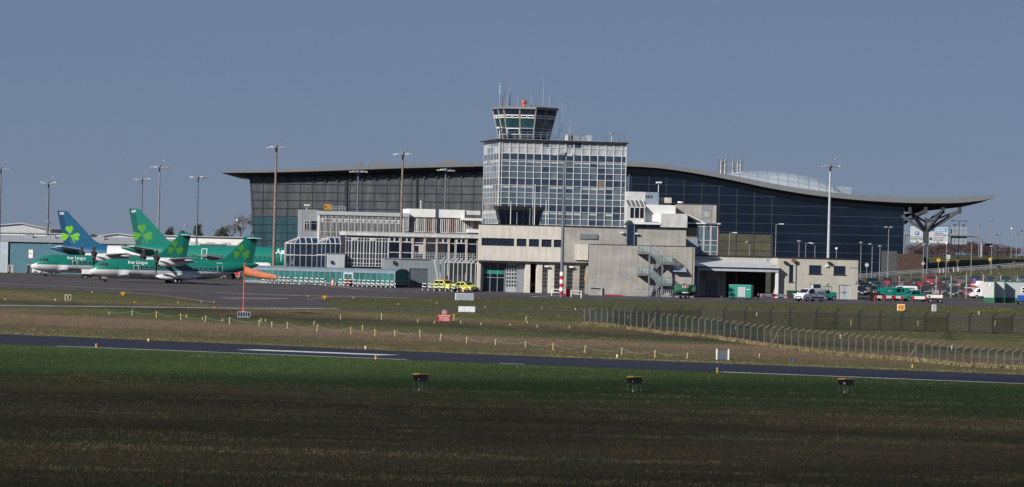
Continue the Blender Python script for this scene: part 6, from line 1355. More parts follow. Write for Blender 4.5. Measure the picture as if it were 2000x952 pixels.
beam_barrier('red and white beam barrier carrying the number 21', (1480, 586.5), (1540, 587.5), 2, txt='21'); beam_barrier('red and white beam barrier before the green trucks', (1708, 589.5), (1763, 590.5), 3); beam_barrier('red and white beam barrier before the white tow unit', (1781, 591), (1840, 592.5), 2)
# ground equipment -----------------------------------------------------------
TE = M['teal']
def wheels(t, xs_, W_, r=.32, w_=.2):
    for x in xs_:
        for s in (-1, 1): MB().tube((x, s*(W_/2 - w_), r), (x, s*W_/2, r), r, n=14).tube((x, s*(W_/2 + .001), r), (x, s*(W_/2 + .015), r), r*.5, n=10, mi=1).build('wheel', [M['rubber'], M['steel']], t)
g = gnd(1317, 583.5); t = thing('tank_trailer', 'dark green fuel tank trailer by the foot of the outside stair', 'trailer', g, CRZ(6)); L = 3.1
MB().loft([[(x, 1.0*r*math.cos(k*PI/8), 1.35 + .75*r*math.sin(k*PI/8)) for k in range(16)] for x, r in ((0, .78), (.12, .96), (.3, 1), (L - .3, 1), (L - .12, .96), (L, .78))]).build('tank', M['green'], t, smooth=True)
MB().box(.2, L - .1, -.7, .7, .42, .62).bar((0, 0, .5), (-.9, 0, .45), .1).build('chassis', M['dark'], t); wheels(t, (1.15, 1.85), 1.9); MB().box(1.0, 1.9, -1.02, -.98, 1.65, 1.95).build('warning_plate', M['white'], t); MB().box(1.1, 1.35, -1.03, -1.021, 1.68, 1.92).box(1.5, 1.75, -1.03, -1.021, 1.68, 1.92).build('hazard_mark', M['red'], t); MB().box(1.0, 2.1, -1.03, -.99, .86, 1.0).build('lettering_plate', M['white'], t); MB().tube((1.4, 0, 2.08), (1.4, 0, 2.25), .22, n=10).build('hatch', M['green'], t)
MB().box(2.55, 2.8, -1.0, -.93, 1.15, 1.4).build('hazard_mark', M['red'], t)
g = gnd(1423, 585.5); t = thing('ground_power_unit', 'tall teal ground power unit under the canopy', 'power unit', Vector((g.x, g.y, g.z)), CRZ(-14)); m = MB(); m.box(0, 3.4, 0, 1.6, .35, 2.25); m.build('body', TE, t, bevel=.05)
MB().box(1.35, 2.5, -.03, -.002, .45, 1.9).build('radiator_grille', M['lgrey'], t); m = MB(); [m.box(1.4 + k*.27, 1.43 + k*.27, -.045, -.031, .5, 1.85) for k in range(5)]; m.build('grille_bars', M['dark'], t); MB().box(.1, 3.3, .05, 1.55, .2, .35).build('chassis', M['dark'], t); wheels(t, (.6, 2.8), 0, .26); [setattr(o, 'location', (0, .5, 0)) for o in kids(t) if o.name.startswith('wheel')]
MB().box(2.6, 3.2, -.02, -.003, 1.55, 1.62).build('lettering_plate', M['white'], t); MB().bar((0, .8, .4), (-1.0, .8, .3), .1).box(-1.3, -.9, .4, 1.2, .2, .6).build('drawbar', M['dark'], t)
g = gx(1542, 628); t = thing('waste_skip', 'dark green waste skip by the office drainpipe', 'skip', Vector((g.x, 628, g.z)), AR); MB().prism([(0, 0, .2), (1.75, 0, .2), (1.9, 0, 1.3), (-.15, 0, 1.3)], (0, 1.1, 0)).build('body', mat('skip_green', (.012, .06, .05), .6, var=.2), t); MB().box(-.2, 1.95, -.06, 1.16, 1.3, 1.4).build('lid', M['green'], t); MB().box(.6, 1.2, -.02, -.003, .8, .95).build('label_plate', M['white'], t)
for x in (.25, 1.5): MB().tube((x, .3, .12), (x + .08, .3, .12), .12, n=8).build('wheel', M['rubber'], t)
g = gnd(1604, 587); t = thing('tow_tractor', 'teal airport tow tractor partly behind the white van', 'tractor', g, CRZ(20)); MB().box(0, 2.3, -.7, .7, .4, 1.05).box(1.4, 2.3, -.6, .6, 1.051, 1.3).build('body', TE, t, bevel=.06); MB().box(.35, 1.5, -.62, .62, 2.1, 2.2).build('cab_roof', TE, t)
for x in (.4, 1.45):
    for s in (-1, 1): MB().bar((x, s*.58, 1.05), (x, s*.58, 2.1), .08).build('cab_post', TE, t)
MB().box(.8, 1.3, -.3, .3, 1.06, 1.55).build('seat', M['black'], t); wheels(t, (.5, 1.8), 1.5, .38)
g = gnd(1696, 588); t = thing('forklift', 'black forklift truck at the corner of the office block', 'forklift', g, CRZ(12)); MB().box(.5, 2.4, -.6, .6, .35, 1.1).build('body', M['black'], t, bevel=.05); m = MB(); [m.bar((.45, s*.35, .1), (.4, s*.35, 2.3), .12) for s in (-1, 1)]; [m.bar((.42, -.35, z), (.42, .35, z), .1) for z in (.4, 1.3, 2.25)]; m.build('mast', M['black'], t)
m = MB(); [m.bar((x, s*.5, 1.1), (x, s*.5, 2.15), .08) for x in (.8, 1.9) for s in (-1, 1)]; m.box(.7, 2.0, -.55, .55, 2.15, 2.22); m.build('overhead_guard', M['black'], t); MB().box(-.6, .35, -.4, -.28, .08, .13).box(-.6, .35, .28, .4, .08, .13).build('forks', M['dark'], t); wheels(t, (.8, 2.0), 1.25, .3); MB().box(1.3, 1.8, -.25, .25, 1.1, 1.5).build('seat', M['dark'], t)
g = gx(1731, 640); c = car('van', 'white', 'long white van parked behind the teal trucks', Vector((at(1731, 570, 652).x, 652, zf(0, 652) + .2)), CRZ(6), cat='van', name='panel_van')
g = gnd(1719, 587); t = thing('box_truck', 'teal box bodied service truck left of the teal pickup', 'truck', Vector((at(1719, 580, 641).x, 641, zf(0, 641))), CRZ(18)); MB().box(0, 2.1, -.95, .95, .55, 2.0).build('box_body', TE, t, bevel=.05); MB().prism([(2.15, -.9, .5), (3.9, -.9, .5), (3.9, -.9, 1.2), (3.5, -.9, 1.3), (3.0, -.9, 2.05), (2.15, -.9, 2.05)], (0, 1.8, 0)).build('cab', TE, t, bevel=.05)
MB().box(.3, 3.7, -.7, .7, .35, .55).build('chassis', M['dark'], t); wheels(t, (.7, 3.1), 1.8, .36); MB().poly([(2.35, -.915, 1.35), (3.2, -.915, 1.35), (2.95, -.915, 1.9), (2.35, -.915, 1.9)]).build('side_window', M['glass'], t); MB().box(.9, 1.5, -.97, -.952, 1.45, 1.52).build('lettering_plate', M['white'], t)
g = gnd(1763, 591); t = thing('pickup_truck', 'teal pickup truck with an amber roof beacon beside the tow unit', 'truck', Vector((at(1762, 580, 637).x, 637, zf(0, 637))), CRZ(14))
pr = [(0, .4), (0, .85), (.9, 1.05), (1.35, 1.75), (2.6, 1.8), (2.75, 1.05), (4.9, 1.0), (4.9, .45)]; m = MB(); m.prism([(x, -.9, z) for x, z in pr], (0, 1.8, 0)); m.build('body', TE, t, bevel=.05)
for s in (-1, 1): q = [(1.15, s*.91, 1.12), (1.95, s*.91, 1.12), (1.95, s*.91, 1.66), (1.45, s*.91, 1.66)]; MB().poly(q if s < 0 else q[::-1]).build('side_window', M['glass'], t); q = [(2.02, s*.91, 1.12), (2.6, s*.91, 1.12), (2.52, s*.91, 1.66), (2.02, s*.91, 1.66)]; MB().poly(q if s < 0 else q[::-1]).build('side_window', M['glass'], t)
MB().poly([(.93, -.8, 1.12), (.93, .8, 1.12), (1.3, .74, 1.7), (1.3, -.74, 1.7)][::-1]).build('windscreen', M['glass'], t); MB().tube((1.9, 0, 1.8), (1.9, 0, 2.02), .1, n=8).build('beacon', M['orange'], t); MB().box(1.5, 2.4, -.75, .75, 1.82, 1.88).build('roof_rack', M['white'], t); wheels(t, (.85, 3.9), 1.86, .38); MB().box(2.9, 4.8, -.86, .86, 1.01, 1.2).build('cargo_bed_load', M['green'], t)
g = gx(1741, 622, 570); t = thing('cab_van', 'teal windowed van between the box truck and the pickup', 'van', Vector((at(1741, 580, 645).x, 645, zf(0, 645))), CRZ(16)); m = MB(); m.prism([(x, -.9, z) for x, z in ((0, .4), (0, 1.0), (.45, 1.15), (1.0, 1.95), (3.6, 2.0), (3.7, .4))], (0, 1.8, 0)); m.build('body', TE, t, bevel=.06)
MB().poly([(.46, -.78, 1.22), (.46, .78, 1.22), (.93, .72, 1.86), (.93, -.72, 1.86)][::-1]).build('windscreen', M['glass'], t); MB().poly([(.75, -.91, 1.2), (1.7, -.91, 1.2), (1.7, -.91, 1.8), (1.15, -.91, 1.8)]).build('side_window', M['glass'], t); wheels(t, (.7, 2.9), 1.85, .36)
g = gnd(1812, 592); t = thing('tow_unit', 'white low towed unit at the end of the beam barriers', 'trailer', Vector((g.x, g.y + .8, g.z)), CRZ(4)); MB().box(0, 2.3, -.6, .6, .75, 1.25).build('body', M['white'], t, bevel=.06); MB().box(.05, .35, -.61, -.4, .85, 1.15).build('socket', M['black'], t); MB().box(-.2, 2.3, -.5, .5, .45, .74).build('chassis', M['dark'], t); wheels(t, (.4, 1.9), 1.2, .34); MB().bar((-.2, 0, .5), (-1.3, 0, .35), .1).build('drawbar', M['dark'], t)
# maroon goal frame, cabins, motorhome
a, b = gx(1753, 655, 570), gx(1836, 648, 570); t = thing('maroon_gate_frame', 'dark red steel goal frame behind the teal trucks', 'gate frame', a); d = b - a; H = at(1753, 541, 655).z - a.z
for k, q in enumerate((Vector((0, 0, 0)), d)): MB().box(q.x - .15, q.x + .15, q.y - .15, q.y + .15, 0, H + (.1 if k else 0)).build('upright', M['maroon'], t)
for z in (H*.72, H*.28): MB().bar(Vector((0, 0, z)), d + Vector((0, 0, z)), .16).build('crossbar', M['maroon'], t)
def cabin(label, px0, px1, pyt, Y, rz, dep, win=False):
    p = at(px0, 560, Y); fr = Fr((p.x, Y, zf(p.x, Y)), rz); t = thing('site_cabin', label, 'cabin', fr, group='pale cabins with green bases'); W_ = fr.X(px1, 0, 560); H = fr.Z(px0, pyt)
    part_box('wall', t, 'lgrey' if win else mat('cabin_off_white', (.52, .53, .53), .6, var=.06, grime=.2), 0, W_, 0, dep, H*.24, H - .12); part_box('base_band', t, 'green', -.02, W_ + .02, -.02, dep, -.05, H*.24); part_box('roof_trim', t, 'green', -.06, W_ + .06, -.06, dep + .05, H - .12, H); part_box('corner_post', t, 'green', W_ - .12, W_ + .03, -.03, .0, H*.24, H - .12)
    return t, W_, H
t, W_, H = cabin('narrow white cabin with two round vents and a green base', 1922, 1943, 549, 642, CRZ(-6), 2.5); MB().box(.35, 1.4, -.03, -.004, H*.78, H*.88).build('vent_panel', M['wmet'], t)
for x in (.5, 1.2): MB().tube((x, -.05, H*.83), (x, -.031, H*.83), .1, n=10).build('round_vent', M['black'], t)
t, W_, H = cabin('second pale cabin with a green base, right of the vented one', 1943.5, 1963, 548.5, 643.5, CRZ(4), 2.5); 
t, W_, H = cabin('long grey cabin with a white framed window at the right edge', 1963.5, 2055, 549.5, 645.5, CRZ(2), 2.6, True); x = Fr((0, 0, 0)).X(1, 0); f_ = 12.3
window(t, 2.55, 3.9, H*.45, H*.75, -.03, 1, 2, 'white', 'glass', .14, fd=.05)
g = gx(1908, 660, 560); t = thing('motorhome', 'big white motorhome standing behind the pale cabins', 'motorhome', Vector((g.x, 698, zf(g.x + 4, 698))), CRZ(8)); t.location.x = at(1900, 560, 698).x; m = MB(); m.prism([(x, -1.1, z) for x, z in ((1.2, .5), (6.2, .5), (6.2, 3.0), (.9, 3.1), (.5, 2.3), (1.1, 1.9))], (0, 2.2, 0)); m.build('living_body', M['white'], t, bevel=.08)
MB().prism([(x, -1.0, z) for x, z in ((-.3, .45), (1.19, .45), (1.19, 1.88), (.75, 1.85), (.3, 1.15), (-.3, 1.0))], (0, 2.0, 0)).build('cab', M['white'], t, bevel=.06); wheels(t, (.5, 4.7), 2.1, .36); MB().box(1.7, 2.3, -1.12, -1.101, 1.5, 2.3).build('window', M['glass'], t); MB().poly([(.33, -1.01, 1.2), (1.1, -1.01, 1.2), (1.1, -1.01, 1.75), (.75, -1.01, 1.75)]).build('side_window', M['glass'], t); MB().box(2.6, 3.3, -1.13, -1.101, .8, 2.5).build('door', M['wmet'], t)
g = gnd(1984, 595); t = thing('blue_cart', 'bright blue baggage cart at the right edge', 'cart', g, CRZ(5)); MB().box(.3, 2.2, -.6, .6, .55, 1.45).build('hopper', M['blue'], t, bevel=.06); MB().box(.2, 2.3, -.55, .55, .35, .55).bar((.3, 0, .45), (-.6, 0, .4), .1).build('chassis', M['dark'], t); wheels(t, (.6, 1.8), 1.2, .28)
# carts beside the turboprops
for px, py, Y0, lb, nm in ((157, 546, 0, 'white boxed ground power cart below the nose of the nearest turboprop', 'a'), (60, 537.5, 0, 'white tug below the nose of the second turboprop', 'b')):
    g = gnd(px, py); t = thing('ground_power_cart', lb, 'power cart', Vector((g.x, g.y + 2.2, g.z)), CRZ(10), 'carts by the turboprops')
    if nm == 'a': MB().box(0, 2.6, -.7, .7, .85, 1.6).build('cover', M['white'], t, bevel=.05); MB().box(0, 3.9, -.75, .75, .4, .84).box(2.7, 3.4, -.6, .6, .841, 1.1).build('chassis', M['black'], t, bevel=.04); MB().box(1.6, 2.6, -.77, -.751, .2, .5).build('cable_reel', M['brick'], t); MB().box(3.5, 4.1, -.5, .3, .75, 1.1).build('control_box', M['white'], t); wheels(t, (.5, 3.2), 1.5, .36)
    else: MB().prism([(x, -.7, z) for x, z in ((0, .4), (0, 1.1), (.35, 1.9), (1.0, 1.9), (1.1, 1.05), (2.0, 1.0), (2.0, .4))], (0, 1.4, 0)).build('body', M['white'], t, bevel=.06); MB().box(2.1, 4.6, -.5, .5, .4, .75).build('chassis', M['black'], t); MB().box(2.5, 3.2, -.4, .4, .76, 1.2).build('control_box', M['white'], t); wheels(t, (.5, 1.6, 3.6), 1.45, .34); MB().poly([(.03, -.6, 1.15), (.03, .6, 1.15), (.33, .55, 1.8), (.33, -.55, 1.8)][::-1]).build('windscreen', M['glass'], t)
for i, (px, py, m_, lb) in enumerate(((428, 546, 'lgrey', 'grey baggage trolley behind the tail of the nearest turboprop'), (440, 546, 'steel', 'steel framed baggage trolley next to the red one'), (452, 546, 'red', 'red covered baggage trolley by the walkway end'))):
    g = gnd(px, py - 1); t = thing('baggage_trolley', lb, 'trolley', Vector((g.x, g.y + 4, g.z)), CRZ(-10), 'baggage trolleys'); MB().box(0, 1.5, -.5, .5, .4, .55).build('deck', M['grey'], t); MB().box(.1, 1.4, -.45, .45, .56, 1.35 if m_ == 'red' else 1.0).build('load', M[m_], t, bevel=.05); wheels(t, (.3, 1.2), 1.0, .22); m = MB(); [m.bar((x, s*.48, .5), (x, s*.48, 1.5), .05) for x in (.05, 1.45) for s in (-1, 1)]; m.build('frame', M['white'], t)
# fences ---------------------------------------------------------------------
def meshmat(name, c, a): 
    m = mat(name, c, .7, .3, var=.1, alpha=a); return m
SEE = meshmat('chain_link_wire', (.14, .16, .16), .17); SEEG = meshmat('green_coated_wire', (.012, .026, .022), .74)
# galvanised fence by the cabins and car park
posts = [(1714, 535, 1), (1757, 534, -1), (1829, 533, -1), (1858, 533, -1), (1888, 531, 0), (1921, 531, -1), (1955, 533, -1), (1988, 533, -1), (2021, 533, -1)]
t = thing('car_park_fence', 'galvanised chain link fence with cranked posts before the car park', 'fence', gx(1690, 700)); o = Vector(t.location); prev = None; m = MB()
for px, py, s in posts:
    b = gx(px, 700) - o; H = at(px, py + 6, 700).z - o.z - b.z; q = MB(); q.tube(b, b + Vector((0, 0, H)), .09, n=6); q.tube(b + Vector((0, 0, H)), b + Vector((s*.45, -.2, H + .55)), .08, n=6); q.build('post', M['steel'], t)
    if prev: m.add([prev[0], b, b + Vector((0, 0, H)), prev[0] + Vector((0, 0, prev[1]))], [(0, 1, 2, 3)]); 
    prev = (b, H)
m.build('wire_mesh', SEE, t)
# angled security fence by the lounge stair
t = thing('security_fence', 'grey security fence with angled arms behind the rescue cars', 'fence', gx(858, 645, 560)); o = Vector(t.location); prev = None
for k in range(9):
    px = 859 + k*8.6; b = gx(px, 645 - k*.9, 560) - o; H = 4.3 - .02*k; MB().bar(b, b + Vector((0, 0, H)), .12).bar(b + Vector((0, 0, H)), b + Vector((.75, -.4, H + .75)), .1).build('post', M['lgrey'], t)
    if prev: MB().add([prev, b, b + Vector((0, 0, H)), prev + Vector((0, 0, H))], [(0, 1, 2, 3)]).build('wire_mesh', SEE, t)
    prev = b
MB().bar(gx(858, 644, 560) - o, gx(858, 644, 560) - o + Vector((-.9, 0, 4.6)), .18).build('brace', M['lgrey'], t)
# near perimeter fence: concrete posts with cranked tops
PF = [(1141, 634.5, 600), (1200, 638, 602), (1300, 652, 611), (1400, 660.5, 622), (1462, 671, 633), (1560, 684, 642), (1640, 694, 650), (1740, 702, 658), (1800, 707, 667), (1900, 717, 680), (1990, 721, 684), (2100, 727, 690)]
CP = mat('concrete_post', (.125, .108, .09), .9, var=.2, sc_=3)
t = thing('perimeter_fence', 'long perimeter fence of cranked concrete posts and green mesh', 'fence', gnd(1141, 634.5)); o = Vector(t.location); pts = []
pxx = 1141.0
while pxx < 2060:
    yb = lerp_t([(a, b) for a, b, c in PF], pxx); g = gnd(pxx, yb); pts.append((g - o, pxx)); pxx += 11.1 + (pxx - 1141)*.0062
Hs = {}
for i, (b, px) in enumerate(pts):
    g_ = b + o; H = .86*(lerp_t([(p_, q_) for p_, q_, r_ in PF], px) - lerp_t([(p_, r_) for p_, q_, r_ in PF], px))*g_.y/F; Hs[i] = H; d_ = Vector((.75, -.15, .45)) if px > 1290 else Vector((.2, -.4, .4)); 
    m = MB(); m.bar(b + Vector((0, 0, -.2)), b + Vector((0, 0, H)), .14); m.bar(b + Vector((0, 0, H)), b + Vector((0, 0, H)) + d_*(.8 if 1420 < px or px < 1160 else .5), .10)
    if i and i % 19 == 12: m.bar(b + Vector((-.9, -.2, 0)), b + Vector((0, 0, H*.85)), .14)
    m.build('post', CP, t)
    if i:
        a = pts[i - 1][0]; MB().add([a, b, b + Vector((0, 0, H)), a + Vector((0, 0, Hs[i - 1]))], [(0, 1, 2, 3)]).build('wire_mesh', SEEG if px < 1500 else meshmat('worn_green_wire', (.02, .03, .027), .45), t)
m = MB()
for i, ((a, _), (b, _)) in enumerate(zip(pts, pts[1:])):
    for z in (.98, .5): m.bar(a + Vector((0, -.09, z*Hs[i])), b + Vector((0, -.09, z*Hs[i + 1])), .03)
m.build('strand_wires', M['dark'], t)
b = pts[0][0]; MB().box(b.x - .12, b.x + 1.1, b.y - .1, b.y + .3, Hs[0] - .05, Hs[0] + .12).bar(b + Vector((-.1, .1, 0)), b + Vector((.7, 2.4, Hs[0]*.95)), .16).build('corner_strut', CP, t)
# return of the same fence, running back from its corner, and the far dark fence
FT = [(1190, 594, 636), (1238, 595.5, 638), (1282, 596, 638), (1327, 596, 638), (1367, 597, 638), (1413, 599, 640), (1454, 599, 641), (1504, 599.5, 642), (1542, 600, 643), (1593, 601.5, 644), (1632, 602.5, 644), (1677, 604.5, 645), (1718, 606, 646), (1760, 606.5, 647), (1806, 608.5, 648), (1850, 609, 648), (1893, 609, 650), (1938, 610.5, 652), (1976, 611, 652), (2020, 612, 654)]
t = thing('far_perimeter_fence', 'dark perimeter fence with widely spaced black cranked posts', 'fence', gnd(1190, 636)); o = Vector(t.location); prev = None; m = MB(); BP = mat('black_steel_post', (.012, .013, .015), .6)
for px, yt, yb in FT:
    b = gnd(px, yb) - o; H = (yb - yt)*(b.y + o.y)/F; MB().bar(b + Vector((0, 0, -.2)), b + Vector((0, 0, H - .5)), .18).bar(b + Vector((0, 0, H - .5)), b + Vector((.42, 0, H)), .14).build('post', BP, t)
    if prev is not None:
        MB().add([prev, b, b + Vector((0, 0, H - .6)), prev + Vector((0, 0, H - .6))], [(0, 1, 2, 3)]).build('wire_mesh', meshmat('dark_wire', (.02, .022, .024), .42), t)
        for z in (H - .5, H - .27, H - .05): m.bar(prev + Vector((.2, 0, z)), b + Vector((.2, 0, z)), .02)
    prev = b
m.build('barbed_wires', BP, t)
# stakes and rope -------------------------------------------------------------
ropes = [[(213, 615, 609), (258, 617, 606), (305, 621, 608), (353, 626, 613), (400, 629, 617), (448, 634, 620), (506, 637, 625.5), (531, 640, 628), (561, 642, 629.5), (618, 648, 634), (685, 653.5, 639), (732, 656.5, 643), (771, 658, 645), (820, 660, 644), (859, 665.5, 651.5), (911, 671, 658.5), (967, 675, 662), (1026, 678.5, 666.5), (1080, 684, 670.5), (1141, 689, 674.5), (1214, 693.5, 679), (1278.5, 698.5, 684), (1342, 701, 689)]]
lone = [(363, 621, 614), (395, 626, 621), (434, 628, 624.5), (510, 629, 621.5), (518, 629, 623), (612, 634.5, 627), (665, 624, 615), (708, 647, 635), (745, 625, 611.5), (816, 630, 624), (847, 632.5, 627.5), (886, 626.5, 613.5), (900, 632, 626), (939, 635.5, 630.5), (996, 637, 631.5), (1026, 627, 617.5), (1049, 640, 634.5), (1112, 642, 637), (1662, 637, 624), (1793, 637.5, 626), (1942, 637, 626.5), (1483, 697.5, 693)]
def stake(px, yb, yt, label, group, i):
    g = gnd(px, yb); H = max(.35, (yb - yt)/F*g.y); t = MB().bar((0, 0, -.1), (.12 if i % 5 == 0 else random.uniform(-.04, .04), 0, H), .085).build('wooden_stake', M['wood'], loc=g); return tag(t, label, 'stake', group), g, H
info = []
where = lambda px: 'left part' if px < 500 else 'middle part' if px < 1000 else 'right part'
for i, (px, yb, yt) in enumerate(ropes[0]): info.append(stake(px, yb, yt, f'pale wooden stake carrying the rope, number {i + 1} from the left in the roped row' if 0 else f'pale wooden rope stake, {ordw[i] if i < 18 else ["nineteenth", "twentieth", "twenty first", "twenty second", "twenty third"][i - 18]} from the left end of the rope', 'roped wooden stakes', i + 1))
for i, (px, yb, yt) in enumerate(lone): stake(px, yb, yt, f'short loose wooden stake beyond the rope, {ordw[i] if i < 18 else ["nineteenth", "twentieth", "twenty first", "twenty second"][i - 18]} from the left', 'loose wooden stakes', i)
m = MB(); o = info[0][1]
for (ta, a, ha), (tb, b, hb) in list(zip(info, info[1:])):
    pa, pb = a + Vector((0, 0, ha*.92)), b + Vector((0, 0, hb*.92)); sag = min(ha, hb)*.55 if 600 < 1e9 else 0; P = []
    for k in range(9): f = k/8; q = pa.lerp(pb, f); q.z -= sag*4*f*(1 - f); P.append(q - o)
    for p, q in zip(P, P[1:]): m.tube(p, q, .011, n=4)
tag(m.build('rope', mat('pale_green_rope', (.20, .31, .26), .8, var=.1), loc=o), 'sagging pale green rope strung between the wooden stakes', 'rope')
# windsock ---------------------------------------------------------------------
wg = gnd(475.5, 622); wg = gnd(475, 614); t = thing('windsock', 'orange windsock on an orange red pole before the turboprops', 'windsock', wg); ORP = mat('windsock_pole', (.62, .09, .035), .5, var=.06); s_ = wg.y/F
H = (614 - 513)*s_; MB().tube((0, 0, 0), (0, 0, H), .075, .055, 8).box(-.15, .15, -.15, .15, .2, .5).build('pole', ORP, t); zc = (614 - 530)*s_
SO_ = mat('windsock_fabric', (.62, .20, .11), .8, var=.1, sc_=1.5); rr = []
for k in range(9):
    f = k/8; r = (.62 - .30*f)*(1 + .05*math.sin(k*2.4)); x = .05 + f*62*s_; z = zc - f*10.5*s_ - .1*math.sin(f*3)
    rr.append([(x, r*math.cos(j*PI/8), z + r*math.sin(j*PI/8)) for j in range(16)])
m = MB(); m.loft(rr, cap=False); m.build('sock', SO_, t, smooth=True); m = MB(); [m.bar(rr[0][j], rr[0][(j + 1) % 16], .07) for j in range(16)]; m.bar((0, 0, zc - .62), (0, 0, zc + .95), .08); m.build('hoop', ORP, t)
g = gnd(476, 622.5); t = thing('solar_panel', 'small dark solar panel at the windsock foot', 'solar panel', g); MB().prism([(-.75, -.1, .18), (.75, -.1, .18), (.75, .3, .78), (-.75, .3, .78)], (0, .06, .03)).build('panel', M['glassb'], t); m = MB()
for x in (-.75, -.45, -.15, .15, .45, .75): m.bar((x, -.12, .18), (x, .28, .79), .04)
m.bar((-.75, -.12, .18), (.75, -.12, .18), .06); m.bar((-.75, .28, .79), (.75, .28, .79), .06); m.build('frame', M['lgrey'], t); [MB().bar((x, .1, 0), (x, .1, .4), .06).build('leg', M['steel'], t) for x in (-.6, .6)]
# airfield signs and lights -------------------------------------------------------
def board(px0, px1, yt, yb, label, front, side, name='airfield_sign', legs=True, dep=.35, rz=.0, leg_h=None):
    g = gnd((px0 + px1)/2, yb + 2); s = g.y/F; W_ = (px1 - px0)*s; H = (yb - yt)*s; t = thing(name, label, 'sign', g, rz); lh = 2*s
    MB().box(-W_/2, W_/2, 0, dep, lh, lh + H).build('box', side, t, bevel=.015); MB().box(-W_/2 + .06, W_/2 - .06, -.012, -.001, lh + .05, lh + H - .05).build('face', front, t)
    for x in (-W_*.38, 0, W_*.38): MB().box(x - .05, x + .05, .1, .2, -.02, lh).build('leg', M['grey'], t)
    return t, W_, H, lh
GF = mat('sign_blue_grey_face', (.30, .34, .40), .5, var=.05)
for px0, px1, yt, yb, lb, ff in ((889.5, 925, 573.5, 586.5, 'pale grey sign box, the upper of two, seen from behind near the rescue cars', GF), (896, 928, 599, 610, 'white sign box, the lower of two, left of the fence corner', M['wmet'])):
    t, W_, H, lh = board(px0, px1, yt, yb, lb, ff, M['white'], dep=.5, rz=CRZ(8)); m = MB(); [m.box(x - .012, x + .012, -.02, -.0125, lh + .05, lh + H - .05) for x in (-W_/6, W_/6)]; m.build('panel_joints', M['grey'], t)
t, W_, H, lh = board(126.5, 138.5, 576, 586.5, 'black sign with a yellow letter B in a white frame on the grass', M['black'], M['white']); m = MB(); text_xz(m, 'B', -W_*.14, W_*.14, lh + H*.24, lh + H*.76, -.02, bold=.03); m.build('lettering', M['yellow'], t)
t, W_, H, lh = board(1752.5, 1767, 594.5, 607, 'orange direction sign with a left arrow and letter E', mat('sign_orange_face', (.75, .30, .02), .5, var=.04), M['white']); m = MB(); text_xz(m, 'E', W_*.1, W_*.32, lh + H*.2, lh + H*.78, -.02, bold=.0); m.build('lettering', M['black'], t); m = MB(); zc = lh + H*.5; m.box(-W_*.28, -W_*.02, -.02, -.013, zc - .04, zc + .04); m.poly([(-W_*.34, -.02, zc), (-W_*.2, -.02, zc - .16), (-W_*.2, -.02, zc + .16)]); m.build('arrow', M['black'], t)
board(1820, 1828.5, 595.5, 608, 'small white sign box right of the orange sign', GF, M['white'])
t, W_, H, lh = board(855, 880, 614.5, 628, 'red warning board under a stop disc on the grass', M['red'], mat('board_red', (.30, .015, .02), .5), dep=.1); m = MB()
for i, (s, k) in enumerate((('DO NOT PASS THIS', .44), ('POINT WITHOUT', .36), ('A.T.C. CLEARANCE', .4))): text_xz(m, s, -W_*k, W_*k, lh + H*(.71 - .3*i), lh + H*(.9 - .3*i), -.02, bold=.02)
m.build('lettering', M['white'], t); r = .72*6.4*gnd(867, 630).y/F; zc = lh + H + r*.85; m = MB()
m.prism([(r*math.cos(PI/8 + k*PI/4), -.02, zc + r*math.sin(PI/8 + k*PI/4)) for k in range(8)], (0, .06, 0)); m.build('stop_border', M['white'], t); m = MB(); m.prism([(r*.84*math.cos(PI/8 + k*PI/4), -.035, zc + r*.84*math.sin(PI/8 + k*PI/4)) for k in range(8)], (0, .01, 0)); m.build('stop_disc', M['red'], t); m = MB(); text_xz(m, 'STOP', -r*.62, r*.62, zc - r*.24, zc + r*.24, -.045, bold=.03); m.build('lettering', M['white'], t)
# grey screen with white posts by the runway
g = gnd(1411, 703); s = g.y/F; t = thing('white_post_screen', 'grey screen between two white posts beside the runway', 'screen', g); W_ = 26*s; H = 21*s
MB().box(-W_*.4, W_*.4, 0, .06, .02, H*.9).build('panel', mat('screen_grey', (.085, .10, .11), .6, var=.1), t); MB().box(-W_/2, W_/2, .07, .13, H*.84, H*.95).build('top_rail', M['dark'], t); [MB().box(x - .07, x + .07, -.05, .1, 0, H).build('post', M['white'], t) for x in (-W_*.44, W_*.44)]
for px, yb, yt, lb in ((1411, 706, 695, 'blue marker post before the grey screen'), (1549, 712.5, 700, 'blue marker post alone at the far runway edge')):
    g = gnd(px, yb); t = thing('blue_marker', lb, 'marker', g, 0, 'blue markers by the runway'); H = (yb - yt)*g.y/F; MB().tube((0, 0, H*.25), (0, 0, H), .065, n=8).build('sleeve', M['blue'], t); MB().tube((0, 0, -.02), (0, 0, H*.25), .05, n=8).build('stem', M['black'], t)
lights = [(290, 668, 662, 'w'), (188, 679, 671, 'g'), (714, 683, 676.5, 'w'), (734, 702, 693, 'g'), (1205.5, 700, 693, 'w'), (1401, 729, 718, 'g'), (1782, 719, 712, 'g')]
names = ['first light beyond the runway, far left', 'light on the near runway edge, far left', 'light beyond the runway, left of centre', 'light on the near runway edge by the white stripe', 'light beyond the runway, right of centre', 'light on the near runway edge, right of the middle lamp box', 'light beyond the runway, far right']
for (px, yb, yt, k), lb in zip(lights, names):
    g = gnd(px, yb); H = (yb - yt)*g.y/F; t = thing('runway_light', ('white and amber ' if k == 'w' else 'smoky glass ') + lb, 'runway light', g, 0, 'runway edge lights'); MB().tube((0, 0, 0), (0, 0, H*.5), .08, .1, 8).build('base', M['yellow'], t); MB().sph((0, 0, H*.7), (.11, .11, H*.34), 10, 6).build('lens', M['white'] if k == 'w' else mat('smoky_lens', (.30, .24, .18), .2, var=.2), t, smooth=True)
